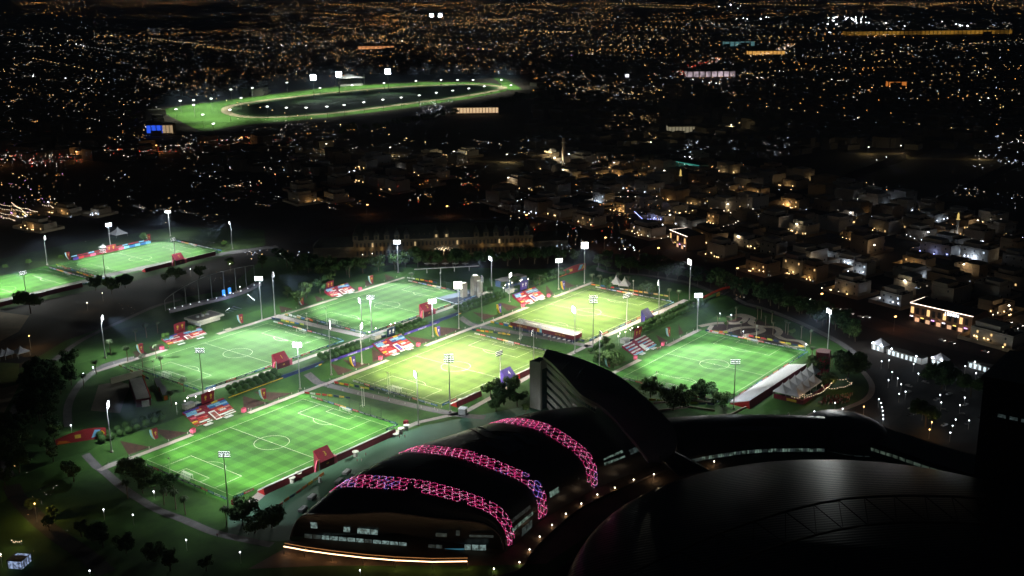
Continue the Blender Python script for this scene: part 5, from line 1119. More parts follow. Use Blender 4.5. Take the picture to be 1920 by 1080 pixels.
LK = catmull([(228, -286), (226, -300), (222, -320), (219, -345)], 5); n = len(LK); mb = MB()
for i in range(n-1):
    a, b = LK[i], LK[i+1]; mb.mesh([(a.x-225, a.y+320, 9), (b.x-225, b.y+320, 9), (b.x-205, b.y+320, 10), (a.x-205, a.y+320, 10), (a.x-225, a.y+320, 0), (b.x-225, b.y+320, 0)], [(0, 1, 2, 3), (0, 4, 5, 1)])
    MB().mesh([(a.x-225.1, a.y+320-.3, 4.6), (b.x-225.1, b.y+320+.3, 4.6), (b.x-225.1, b.y+320+.3, 6.2), (a.x-225.1, a.y+320-.3, 6.2)], [(0, 1, 2, 3)]).build('window', emis_noise('green dim strip', (.45, .65, .5), .14, .4, .2), link)
    if i > 6: MB().mesh([(a.x-225.1, a.y+320-.3, 1), (b.x-225.1, b.y+320+.3, 1), (b.x-225.1, b.y+320+.3, 1.6), (a.x-225.1, a.y+320-.3, 1.6)], [(0, 1, 2, 3)]).build('window', emis('faint red strip', (.5, .2, .15), .05), link)
mb.build('roof_and_wall', DGLASS, link)
tw = thing('dark_tower', 'unlit dark tower block at the right edge of the picture', 'tower', (225, -385, -4))
MB().box(-20, 22, -38, 40, 0, 62).build('walls', mat('tower dark stone', (.012, .012, .016), .6), tw); MB().box(-21, 23, -39, 41, 62, 64).build('parapet', DGLASS, tw)
for i in range(6): MB().box(-20.15, -20.0, 4+i*5, 7.5+i*5, 46, 47.5).build('window', WIND, tw)
# ------------------------------------------------------------------ big shallow metal dome, lower right, with its truss arch
dm = thing('shallow_metal_dome', 'vast shallow dark metal dome with fine ribs reflecting coloured lights', 'dome', (79.8, -353.6, -2))
m = bpy.data.materials.new('ribbed dome metal'); m.use_nodes = True; nt_ = m.node_tree; b = nt_.nodes['Principled BSDF']
b.inputs['Base Color'].default_value = (.012, .013, .018, 1); b.inputs['Specular IOR Level'].default_value = .2; b.inputs['Roughness'].default_value = .33
tc = nt_.nodes.new('ShaderNodeTexCoord'); wv = nt_.nodes.new('ShaderNodeTexWave'); wv.inputs['Scale'].default_value = .22; wv.bands_direction = 'DIAGONAL'; wv.inputs['Distortion'].default_value = .4; wv.inputs['Detail'].default_value = 2
bp = nt_.nodes.new('ShaderNodeBump'); bp.inputs['Strength'].default_value = .4; bp.inputs['Distance'].default_value = .25
nt_.links.new(tc.outputs['Object'], wv.inputs['Vector']); nt_.links.new(wv.outputs['Fac'], bp.inputs['Height']); nt_.links.new(bp.outputs['Normal'], b.inputs['Normal'])
mb = MB(); nn, nr = 96, 26; V = [(0, 0, 31.1)]
for j in range(1, nr+1):
    f = math.sqrt(j/nr) if j < nr else 1; r = 122.8*f
    for i in range(nn): a = 2*math.pi*i/nn; V.append((r*math.cos(a), r*math.sin(a), 9.3+21.8*math.sqrt(max(0, 1-f*f))))
Fc = [(0, 1+i, 1+(i+1) % nn) for i in range(nn)]+[(1+j*nn+i, 1+(j+1)*nn+i, 1+(j+1)*nn+(i+1) % nn, 1+j*nn+(i+1) % nn) for j in range(nr-1) for i in range(nn)]
mb.mesh(V, Fc); mb.build('dome_shell', m, dm, True)
mb = MB(); mb.prism([(122*math.cos(2*math.pi*i/nn), 122*math.sin(2*math.pi*i/nn)) for i in range(nn)], 0, 9.2); mb.build('rim_wall', DGLASS, dm)
tr = thing('truss_arch', 'faint steel truss arch crossing above the dark metal dome', 'truss', (100, -330, 20)); TO = Vector((100, -330, 20))
A = crv([gz(1170, 1080, 46), gz(1350, 1000, 52), gz(1500, 952, 56), (gz(1620, 932, 58)), gz(1760, 930, 60), gz(1860, 936, 60)], 5); Bq = [p+Vector((-6, -9, -5)) for p in A]
TS = mat('truss steel', (.025, .023, .023), .5, metal=.4)
mb = MB(); mb.tube([p-TO for p in A], .45, 6); mb.build('upper_chord', TS, tr); mb = MB(); mb.tube([p-TO for p in Bq], .45, 6); mb.build('lower_chord', TS, tr)
mb = MB()
for i in range(len(A)-1): mb.tube([(A[i] if i % 2 else Bq[i])-TO, (Bq[i+1] if i % 2 else A[i+1])-TO], .2, 4, cap=False)
mb.build('web_struts', TS, tr)
# low kerb wall between plaza and dome
P = [G(*q) for q in ((925, 1085), (975, 1070), (1000, 1035), (1040, 995), (1090, 955), (1150, 925), (1230, 890), (1300, 868))]
t = thing('curved_retaining_wall', 'low curved retaining wall separating the lit plaza from the metal dome', 'wall', (0, 0, 0)); mb = MB()
C2 = catmull([(p.x, p.y) for p in P], 4)
for a, b in zip(C2, C2[1:]): mb.mesh([(a.x, a.y, 0), (b.x, b.y, 0), (b.x, b.y, 1.1), (a.x, a.y, 1.1), (a.x+.2, a.y-.3, 1.1), (b.x+.2, b.y-.3, 1.1), (a.x+.2, a.y-.3, -2), (b.x+.2, b.y-.3, -2)], [(0, 1, 2, 3), (3, 2, 5, 4), (4, 5, 7, 6)])
mb.build('wall', mat('plaza wall', (.12, .09, .07), .8), t)
# ------------------------------------------------------------------ lamp posts: plaza, car park, park
GLW = emis('cool globe', (.85, .93, 1), 9); GLC = emis('warm white globe', (1, .88, .7), 9); GLO = emis('orange globe', (1, .5, .15), 10)
def lamps_at(L, h, glob, group, label, e=0, col=(1, .9, .75)):
    base_ = label
    for i_, (px, py) in enumerate(sorted(L)):
        label = base_ + (', %s from the left' % nth(i_) if len(L) > 1 else '')
        q = gz(px, py, h-3 if 0 else h); z0 = zt(q.x, q.y)
        q = gz(px, py, h+z0); z0 = zt(q.x, q.y)
        garden_lamp(q.x, q.y, h, label, group, z=z0, glob=glob)
        if e: lamp('POINT', (q.x, q.y, z0+h-.4), e, col, .25, name='post_light')
lamps_at([(1188, 900), (1153, 915), (1120, 928), (1090, 945), (1061, 964), (1035, 985), (1012, 1007), (993, 1031), (974, 1055), (926, 1067)], 1.2, GLC, 'low globe lamps on the plaza', 'low globe lamp on the brown plaza beside the dome hall', 70, (1, .62, .3))
lamps_at([(1339, 866), (1226, 890)], 3, GLC, 'lamps by the low curved building', 'warm lamp at the foot of the low curved building', 200, (1, .7, .4))
lamps_at([(1653, 678), (1667, 676), (1713, 683), (1768, 692), (1810, 687), (1830, 700), (1878, 708), (1722, 701), (1673, 698), (1683, 710), (1666, 713), (1690, 721), (1698, 735), (1686, 739), (1774, 716), (1810, 720), (1863, 721), (1763, 741), (1809, 746), (1800, 760), (1860, 759), (1904, 730),
  (1648, 749), (1652, 756), (1654, 764), (1655, 771), (1656, 779), (1656, 786), (1719, 763), (1730, 773), (1765, 755), (1854, 764), (1845, 769), (1839, 778), (1817, 789), (1792, 787), (1786, 799), (1782, 812), (1860, 804), (1869, 809), (1862, 817), (1852, 829), (1566, 756), (1580, 767), (1527, 772)], 5, GLW, 'white globe lamps in the car park', 'white globe lamp post in the car park', 110, (.85, .95, 1))
lamps_at([(1747, 792), (1743, 806), (1524, 784), (1620, 763)], 5, GLO, 'orange lamps in the car park', 'orange lamp post at the lower edge of the car park', 500, (1, .55, .2))
lamps_at([(1350, 588), (1394, 622), (1511, 646), (1371, 591)], 4, GLW, 'bright white lamps of the winding garden', 'bright white lamp in the winding garden', 1500, (.9, .95, 1))
lamps_at([(194, 956), (249, 966)], 5, GLW, 'path lamps in the dark lower left', 'small white path lamp below the dark lawn', 90, (.9, .95, 1))
lamps_at([(349, 1013), (450, 1036), (675, 1070), (168, 1071)], 5, GLW, 'lamps at the bottom of the picture', 'small white lamp in the dark at the bottom of the picture', 60, (.9, .95, 1))
lamps_at([(288, 922)], 4, GLW, 'lamp among the loop path trees', 'white lamp among the trees by the loop path', 400, (.9, .95, 1))
lamps_at([(155, 692), (173, 680), (133, 798)], 4, GLW, 'lamps on the inner curved path', 'white lamp beside the inner curved path', 500, (.85, 1, .9))
lamps_at([(163, 568), (192, 550), (1, 1040)], 6, GLC, 'lamps by the far left road', 'warm lamp beside the road below the far left pitches', 500, (1, .75, .45))
lamps_at([(431, 495), (357, 505), (450, 540)], 6, GLW, 'lamps in the dark park', 'small lamp in the dark park above the amphitheatre', 500, (1, .9, .6))
lamps_at([(55, 632), (65, 945)], 9, GLO, 'tall sodium lamps at the left edge', 'tall orange street lamp at the left edge', 3500, (1, .6, .2))
# ------------------------------------------------------------------ long palace-like hotel with dormers
crnd = random.Random(11)
STONE = mat('hotel stone', (.20, .17, .12), .85, .15, .3); SLATE = mat('hotel slate roof', (.05, .055, .05), .6, .25, .3)
a = G(664, 484); b = G(1000, 474); d = b-a; L = Vector((d.x, d.y)).length; rz = math.atan2(d.y, d.x)
ht = thing('palace_hotel', 'very long palace-like hotel with slate mansard roof and rows of gabled dormers', 'hotel', (a.x, a.y, zt(a.x, a.y)), rz)
MB().box(0, L, 0, 24, 0, 15).build('walls', STONE, ht)
m = MB(); m.mesh([(-1, -1, 15), (L+1, -1, 15), (L+1, 25, 15), (-1, 25, 15), (3, 8, 26), (L-3, 8, 26), (L-3, 17, 26), (3, 17, 26)], [(0, 1, 5, 4), (1, 2, 6, 5), (2, 3, 7, 6), (3, 0, 4, 7), (4, 5, 6, 7)]); m.build('mansard_roof', SLATE, ht)
MB().box(-.6, L+.6, -.6, 24.6, 14.6, 15.1).build('cornice', mat('hotel trim', (.4, .36, .26), .8), ht)
for s, w_ in ((-1, 34), (1, 30)):
    x0, x1 = (-w_, 0) if s < 0 else (L, L+w_)
    MB().box(x0, x1, 3, 20, 0, 9).build('end_wing', STONE, ht)
    MB().mesh([(x0-.5, 2.5, 9), (x1, 2.5, 9), (x1, 20.5, 9), (x0-.5, 20.5, 9), (x0+6, 11, 16), (x1, 11, 16)], [(0, 1, 5, 4), (2, 3, 4, 5), (3, 0, 4)]).build('wing_roof', SLATE, ht)
def along(px): return (px-664)/(1000-664)*L
HW = emis('hotel warm window', (1, .72, .35), .55); HD = mat('hotel dark window', (.03, .03, .03), .3)
gbm = MB(); gbm.box(-2.2, 2.2, -1.2, 6, 15, 19.2); gb_ = gbm.me('dormer', STONE)
gr_ = MB().mesh([(-2.6, -1.6, 19.1), (2.6, -1.6, 19.1), (0, -1.6, 24.5), (-2.6, 7, 19.1), (2.6, 7, 19.1), (0, 7, 24.5)], [(0, 1, 2), (0, 2, 5, 3), (1, 4, 5, 2)]).me('dormer_roof', SLATE)
sm_ = MB().mesh([(-1.5, 1.5, 15.5), (1.5, 1.5, 15.5), (0, 1.5, 19.5), (-1.5, 6, 15.5), (1.5, 6, 15.5), (0, 6, 19.5)], [(0, 1, 2), (0, 2, 5, 3), (1, 4, 5, 2)]).me('small_dormer', STONE)
gw = {m_: MB().box(-.8, .8, -1.3, -1.18, 16, 18.4).me('window', m_) for m_ in (HW, HD)}
for px in (668, 688, 707, 726, 745, 763, 818, 837, 893, 911, 930, 950, 968, 987):
    q = ob('dormer', gb_, ht, (along(px), 0, 0)); ob('dormer_roof', gr_, q); ob('window', gw[HW if px in (818, 837) else HD], q)
for px in (777, 787, 796, 806, 849, 860, 868, 878): ob('small_dormer', sm_, ht, (along(px), 0, 0))
wA = MB().box(-.7, .7, -.08, .05, 2, 5.5).me('window', HD); wB = MB().box(-.7, .7, -.08, .05, 9, 12.5).me('window', HD); wC = MB().box(-.7, .7, -.1, .05, 9, 12.5).me('window', HW)
for i in range(46):
    x = 3+i*(L-6)/45; ob('window', wA, ht, (x, 0, 0)); ob('window', wC if i % 11 == 4 else wB, ht, (x, 0, 0))
for px in (661, 679, 698, 716, 903, 921, 940, 958, 977, 995, 765, 800, 830, 865):
    p = ht.matrix_basis @ Vector((along(px), -1.6, 7.5)); lamp('POINT', p, 95 if px not in (765, 800, 830, 865) else 40, (1, .62, .22), .3, name='facade_uplight')
for px, py in ((680, 478), (698, 476), (717, 474), (735, 473), (754, 472), (864, 467), (884, 467), (902, 466.5), (921, 466.5), (941, 466.5), (959, 466.5), (977, 466.5)):
    q = gz(px, py, 9); garden_lamp(q.x, q.y, 3.5, 'warm lamp in the row in front of the palace hotel', 'warm lamps in front of the palace hotel', z=5.5, glob=GLC)

# ------------------------------------------------------------------ sculpture court, amphitheatre, pavilion
CONC = mat('sculpture stone', (.42, .38, .32), .85, .2, .4, bump=.2)
so_ = G(893, 560); ct = thing('sculpture_court', 'paved court with stone-like tall sculptures and lit white edges', 'sculpture', (so_.x, so_.y, 5.05), R(-8))
MB().box(-20, 16, -12, 22, 0, .3).build('paving', mat('court blue paving', (.10, .12, .17), .7, .2, .2), ct)
m = MB(); m.box(-20, 16, -12.2, -11.8, .3, .5); m.box(-20.2, -19.8, -12, 22, .3, .5); m.build('edge_light', emis('court edge light', (.75, .85, 1), .7), ct)
MB().box(-6, -1.5, 8, 11, .3, 11).build('square_pillar', CONC, ct)
pil = [(math.cos(i*math.pi/8)*3.6, 0, 12+math.sin(i*math.pi/8)*4) for i in range(9)]; V = [(3.6, 0, .3)]+pil+[(-3.6, 0, .3)]; n = len(V)
o = MB().mesh([(p[0], -1.8, p[2]) for p in V]+[(p[0], 1.8, p[2]) for p in V], [tuple(range(n)), tuple(reversed(range(n, 2*n)))]+[(j, j+n, (j+1) % n+n, (j+1) % n) for j in range(n)]).build('arched_slab', CONC, ct); o.location = (5, 6, 0)
MB().box(3.5, 6.5, 0, 3, .3, 12).build('front_pillar', CONC, ct); MB().box(2, 9.5, -4, 0, .3, 3.6).build('plinth', CONC, ct)
lamp('POINT', (so_.x+4, so_.y+2, 11), 1500, (.7, .8, 1), .4, name='court_lamp'); lamp('POINT', (so_.x-8, so_.y-4, 8), 1200, (.8, .85, 1), .4, name='court_lamp')
p = G(962, 533); t = thing('blue_cabin', 'long blue-walled cabin with a grey flat roof behind the rear hedges', 'cabin', p, R(-6)); MB().box(-13, 11, -4, 6, 0, 5).build('walls', mat('blue cabin wall', (.10, .16, .32), .7), t); MB().box(-13.4, 11.4, -4.4, 6.4, 5, 5.4).build('roof', mat('cabin roof grey', (.28, .26, .24), .8, .15, .3), t); MB().box(-3, 1, -1, 2, 5.4, 6.4).build('roof_unit', DARK, t)
p = G(340, 618); pv = thing('white_pavilion', 'white flat-roofed pavilion with roof plant and stairs down to the pitch', 'pavilion', (150, 150, 7)); 
MB().box(-9, 9, -6, 6, 0, 3.8).build('walls', mat('pavilion white', (.62, .6, .52), .75, .08, .4), pv); MB().box(-11, 11, -8, 7, 3.8, 5).build('roof_slab', mat('pavilion roof', (.55, .53, .46), .8), pv); MB().box(-10, 10, -7, 6, 5, 5.05).build('roof_deck', mat('pavilion deck', (.22, .21, .2), .8), pv)
for x in (-5, -1, 3): MB().tube([(x, 0, 5), (x, 0, 6.3)], 1.2, 10).build('roof_plant', mat('plant grey', (.3, .32, .34), .6), pv)
MB().mesh([(3, -8, .5), (8, -8, .5), (6, -22, -1.8), (1, -22, -1.8)], [(0, 1, 2, 3)]).build('stair_flight', mat('stair stone', (.5, .46, .38), .8), pv); MB().box(-9.2, -8.9, -8, 2, .2, 3.6).build('screen', WHITEW, pv)
lamp('POINT', (150, 138, 14), 1500, (1, .95, .8), .4, name='pavilion_lamp')
am = thing('amphitheatre', 'curved lakeside amphitheatre terrace with canopy of tall ribs and dotted step lights', 'amphitheatre', (0, 0, 0))
base = catmull([(q.x, q.y) for q in gpts([(318, 588), (350, 580), (390, 570), (430, 560), (465, 548), (490, 535)])], 5); n = len(base)
TW = mat('terrace wall', (.30, .28, .33), .8, .1, .2); mb = MB()
for i in range(n-1):
    a, b = base[i], base[i+1]; nrm = Vector((b.y-a.y, a.x-b.x)).normalized()*-5; h = 3.2
    mb.mesh([(a.x, a.y, 5), (b.x, b.y, 5), (b.x, b.y, 5+h), (a.x, a.y, 5+h), (b.x+nrm.x, b.y+nrm.y, 5+h), (a.x+nrm.x, a.y+nrm.y, 5+h)], [(0, 1, 2, 3), (3, 2, 4, 5)])
mb.build('curved_wall', TW, am)
mb = MB(); [mb.dot((q.x, q.y-.2, 9.2), .25) for q in base[::2]]; mb.build('wall_lights', GLW, am, kind='stuff')
top = []
for i in range(0, n-1):
    q = base[i]; hh = 4+13*math.sin(math.pi*min(1, (i+1)/(n-2)*.75)); top.append(Vector((q.x+3, q.y+9, 8+hh)))
    if i % 3 == 0: MB().tube([(q.x+3, q.y+9, 5), (q.x+3, q.y+9, 8+hh)], .28, 5).build('rib', mat('rib steel', (.28, .32, .33), .6), am)
MB().tube(top, .22, 5).build('top_cable', mat('rib steel', (.28, .32, .33), .6), am)
q0 = G(430, 585); MB().mesh([(q0.x-14, q0.y-6, 7.5), (q0.x+12, q0.y+10, 7.5), (q0.x+20, q0.y+2, 6), (q0.x-4, q0.y-16, 6)], [(0, 1, 2, 3)]).build('stage_roof', mat('stage roof', (.2, .2, .22), .7), am)
for i in range(6): MB().box(q0.x-10+i*4, q0.x-9.5+i*4, q0.y-14+i*2.6, q0.y-4+i*2.6, 7.6, 7.9).build('roof_beam', mat('beam blue', (.25, .32, .42), .6), am)
for L_ in (((417, 588), (430, 578)), ((465, 555), (477, 563))):
    a, b = G(*L_[0]), G(*L_[1]); mb = MB(); [mb.dot((a.x+(b.x-a.x)*i/8, a.y+(b.y-a.y)*i/8, 7.4), .28) for i in range(9)]; mb.build('step_lights', GLW, am, kind='stuff')
for px, py in ((420, 556), (431, 552)):
    q = G(px, py); t = thing('stage_light', 'glowing blue stage light behind the amphitheatre wall', 'stage light', q, 0, 'blue stage lights'); MB().box(-1, 1, -.5, .5, 0, 5).build('column', emis('blue glow panel', (.05, .3, 1), 1.5), t); MB().tube([(0, -.8, .3), (0, -.8, 1.5)], .5, 8).build('white_lamp', emis('white blue lamp', (.7, .85, 1), 6), t)
lamp('POINT', (gz(430, 550, 12).x, gz(430, 550, 12).y, 12), 2200, (.5, .6, 1), 1, name='stage_glow')
# temporary grandstand by the sand court
gs = thing('temporary_grandstand', 'long grey temporary structure with striped edge beside the sand court', 'temporary building', G(262, 740), R(62))
MB().box(-20, 16, -4, 4, 0, 4.5).build('body', DMAR, gs); m = MB(); [m.box(-20+i*1.8, -18.5+i*1.8, -3.6, 3.6, 4.5, 4.9) for i in range(20)]; m.build('roof_panels', mat('panel grey', (.33, .31, .27), .8, .2, .5), gs)
MB().box(-20, 16, -4.3, -4, 3.6, 5).build('edge_band', REDB, gs); MB().box(-20, 16, -4.5, -4.3, 3, 3.8).build('edge_band', LBLUE, gs); MB().box(-21, -20, -3, 1, 0, 3.5).build('white_door', WB, gs)
for i, (px, py) in enumerate(((298, 727), (308, 742))):
    t = thing('green_container', ('upper' if i == 0 else 'lower')+' green-sided container beside the temporary grandstand', 'container', G(px, py), R(62)); MB().box(-8, 8, -1.6, 1.6, 0, 3.2).build('walls', mat('container green', (.08, .2, .03), .7), t); MB().box(-8.1, 8.1, -1.7, 1.7, 3.2, 3.4).build('roof', DARK, t); MB().box(-8.15, -8.05, -1, 1, .2, 2.8).build('door', ORAN, t)
t = thing('pale_screen_wall', 'pale low screen wall beside the sand court', 'wall', G(238, 712), R(-6)); MB().box(-10, 10, -.3, .3, 0, 3.5).build('panels', mat('pale screen', (.4, .38, .28), .8), t); MB().box(-10.2, 10.2, -.4, .4, 3.5, 3.7).build('cap', CONC, t)
# terrace garden walls near the slanting roof
for q in (((1215, 775), (1290, 765), (1340, 772)), ((1225, 758), (1290, 752), (1335, 758)), ((1270, 790), (1330, 783), (1370, 780), (1400, 765))):
    P = gpts(q); t = thing('garden_wall', 'low stone terrace wall below the right-hand pitch', 'wall', (0, 0, 0), 0, 'low terrace walls below the right-hand pitch'); mb = MB()
    for a, b in zip(P, P[1:]): mb.mesh([(a.x, a.y, a.z), (b.x, b.y, b.z), (b.x, b.y, b.z+1.2), (a.x, a.y, a.z+1.2), (b.x+.6, b.y+.6, b.z+1.2), (a.x+.6, a.y+.6, a.z+1.2)], [(0, 1, 2, 3), (3, 2, 4, 5)])
    mb.build('wall', mat('terrace stone', (.25, .2, .16), .85, .2, .3), t)

# ------------------------------------------------------------------ string lights and people at the fan garden
FB = emis('festoon bulb', (1, .78, .5), 7); FW = mat('festoon wire', (.05, .05, .05), .8)
def festoon(pts, h, label, r=.15, step=1.5, glob=FB, sag=.8, group=None, cat='string lights'):
    P = [gz(px, py, h+zt(gz(px, py, h).x, gz(px, py, h).y)) for px, py in pts]; o = P[0]; t = thing('string_lights', label, cat, o, 0, group); m = MB(); w_ = []
    for a, b in zip(P, P[1:]):
        n = max(2, int((b-a).length/step))
        for i in range(n): f = i/n; q = a.lerp(b, f); q.z -= sag*math.sin(math.pi*f); m.dot(q-o, r); w_.append(q-o)
    MB().tube(w_, .05, 3).build('wire', FW, t); m.build('bulbs', glob, t, kind='stuff'); return t
festoon([(1565, 709), (1586, 711), (1597, 717), (1596, 719), (1575, 726), (1550, 727)], 5, 'closed triangle of warm string lights over the fan garden')
festoon([(1550, 727), (1558, 719), (1565, 709)], 5, 'short warm string light leg rising to the triangle tip'); festoon([(1485, 744), (1505, 744), (1530, 739), (1549, 729), (1542, 722), (1540, 719)], 4, 'upper curved string of warm lights left of the triangle'); festoon([(1485, 740), (1505, 740), (1525, 736)], 4, 'lower curved string of warm lights by the tents')
for px, py in ((1563, 716), (1580, 722), (1510, 742), (1590, 735), (1540, 745)): q = gz(px, py, 1); lamp('POINT', (q.x, q.y, 1), 260, (1, .6, .28), .5, name='garden_glow')
def person_me(seed):
    rnd = random.Random(seed); top, leg = rnd.choice([((.5, .5, .5), (.05, .05, .08)), ((.35, .03, .05), (.04, .04, .05)), ((.05, .07, .2), (.2, .18, .15)), ((.6, .6, .58), (.55, .55, .52)), ((.03, .03, .03), (.03, .03, .04))])
    b = MB(); s = rnd.uniform(-.12, .12)
    b.tube([(-.1, s, 0), (-.11, s*.5, .45), (-.09, 0, .86)], [.06, .07, .1], 7); b.tube([(.1, -s, 0), (.11, -s*.5, .45), (.09, 0, .86)], [.06, .07, .1], 7)
    b.tube([(0, 0, .8), (0, 0, 1.0), (0, 0, 1.3), (0, 0, 1.46), (0, 0, 1.52), (0, 0, 1.58), (0, .01, 1.68), (0, 0, 1.76)], [.16, .14, .19, .14, .055, .08, .1, .05], 8)
    for q in (-1, 1): b.tube([(q*.17, 0, 1.42), (q*.25, .02, 1.15), (q*.24, .12, .9), (q*.24, .15, .82)], [.06, .05, .04, .035], 6)
    c = MB(); c.tube([(0, 0, .84), (0, 0, 1.0), (0, 0, 1.3), (0, 0, 1.47)], [.18, .16, .205, .15], 8)
    for q in (-1, 1): c.tube([(q*.17, 0, 1.43), (q*.25, .02, 1.13)], [.075, .062], 6)
    l = MB(); l.tube([(-.1, s, .04), (-.11, s*.5, .45), (-.09, 0, .9)], [.075, .085, .115], 7); l.tube([(.1, -s, .04), (.11, -s*.5, .45), (.09, 0, .9)], [.075, .085, .115], 7)
    h = MB(); h.tube([(0, -.03, 1.64), (0, -.02, 1.72), (0, 0, 1.79)], [.1, .105, .05], 7)
    skin = mat('skin', (.32, .18, .11), .7)
    return b.me('person', skin), [c.me('shirt', mat('cloth%d' % seed, top, .85)), l.me('trousers', mat('cloth leg%d' % seed, leg, .85)), h.me('hair', mat('hair', (.02, .015, .012), .8))]
PPL = [person_me(i) for i in range(5)]; DESC = ['pale shirt', 'red shirt', 'navy shirt', 'white clothes', 'dark clothes']
def person(x, y, where, grp, z=None):
    i = crnd.randrange(5); b, cl = PPL[i]; top = cl[0].materials[0].diffuse_color
    o = ob('person', b, None, (x, y, zt(x, y)+.07 if z is None else z), crnd.uniform(0, 6.28), label='standing person in %s %s' % (DESC[i], where), cat='person', group=grp)
    for c in cl: ob(c.name.split('.')[0], c, o)
pc = [G(*q) for q in ((1550, 745), (1600, 740), (1590, 758), (1530, 760))]
for i in range(110):
    a, b = crnd.random(), crnd.random(); p = pc[0].lerp(pc[1], a).lerp(pc[3].lerp(pc[2], a), b); person(p.x, p.y, 'in the fan garden crowd', 'people in the fan garden crowd')
for (x, y) in ((110, 10), (26, -74), (60, -73.5), (128, 4), (131, -10), (-30, -95), (62, -88), (64, -89), (70, -86), (97, -84), (99, -86), (100, -83), (134, -40), (138, -72), (205, 8), (247, 8), (272, -20), (276, -50), (196, 110), (197, 88), (300, 8), (340, 10)): person(x, y, 'on a path between the pitches', 'people on the paths between the pitches')
for i in range(16): x, y = crnd.choice([(36, 10), (74, 11), (218, 10), (185, 11), (327, 9), (360, 10), (312, -113), (104, 127)]); person(x+crnd.uniform(-3, 3), y+crnd.uniform(-1.5, 1.5), 'by a small pink box', 'people beside the pink boxes')
# ------------------------------------------------------------------ villas
VW = [mat('villa render pale', (.34, .31, .26), .85, .12, .3), mat('villa render cream', (.30, .24, .17), .85, .12, .3), mat('villa render white', (.45, .45, .43), .85, .1, .3)]
VR = mat('villa flat roof', (.07, .065, .06), .9, .3, .3); VG = mat('villa dark glass', (.02, .02, .025), .25)
WL = {'warm': emis('villa warm window', (1, .62, .25), 1.4), 'cool': emis('villa cool window', (.7, .82, 1), 1.6)}
WLP = {'warm': emis('wall lamp warm', (1, .66, .3), 7), 'cool': emis('wall lamp cool', (.75, .82, 1), 9), 'blue': emis('wall lamp blue', (.35, .4, 1), 9)}
winD = MB().box(-.6, .6, -.08, .02, 0, 1.6).me('window', VG); winL = {k: MB().box(-.6, .6, -.08, .02, 0, 1.6).me('window', WL[k]) for k in WL}
lampm = {k: MB().tube([(0, -.3, -.3), (0, -.3, .3)], .32, 6).me('wall_lamp', WLP[k]) for k in WLP}
RD = (G(1700, 625)-G(1250, 490)); RA = math.atan2(RD.y, RD.x)
SHELL = {}
def villa_shell(seed, w_, d_, h_, mt):
    key = (seed, mt.name)
    if key in SHELL: return SHELL[key]
    m = MB(); m.box(-w_/2, w_/2, -d_/2, d_/2, 0, h_)
    r = MB(); r.box(-w_/2-.15, w_/2+.15, -d_/2-.15, d_/2+.15, h_, h_+.12)
    u = MB(); u.box(-w_/2, w_*.1, -d_*.2, d_/2, h_+.12, h_+3.1); u.box(-w_/2-.1, w_*.1+.1, -d_*.2-.1, d_/2+.1, h_+3.1, h_+3.3)
    rr_ = random.Random(seed); [u.box(q, q+1.1, w2, w2+.9, h_+.12, h_+1.1) for q, w2 in [(rr_.uniform(w_*.12, w_*.4), rr_.uniform(-d_*.4, d_*.35)) for _ in range(4)]]; u.tube([(w_*.3, d_*.3, h_+.1), (w_*.3, d_*.3, h_+2)], .9, 8)
    p = MB()
    for a in ((-w_/2, w_/2, -d_/2, -d_/2+.25), (-w_/2, w_/2, d_/2-.25, d_/2), (-w_/2, -w_/2+.25, -d_/2+.25, d_/2-.25), (w_/2-.25, w_/2, -d_/2+.25, d_/2-.25)): p.box(a[0], a[1], a[2], a[3], h_+.12, h_+1)
    g = MB()
    for a in ((-w_/2-5, w_/2+5, -d_/2-7, -d_/2-6.7), (-w_/2-5, w_/2+5, d_/2+4, d_/2+4.3), (-w_/2-5, -w_/2-4.7, -d_/2-6.7, d_/2+4), (w_/2+4.7, w_/2+5, -d_/2-6.7, d_/2+4)): g.box(a[0], a[1], a[2], a[3], 0, 2.6)
    SHELL[key] = (m.me('walls', mt), r.me('roof', VR), u.me('roof_room', mt), p.me('parapet', mt), g.me('boundary_wall', VW[1])); return SHELL[key]
LITN = [0]
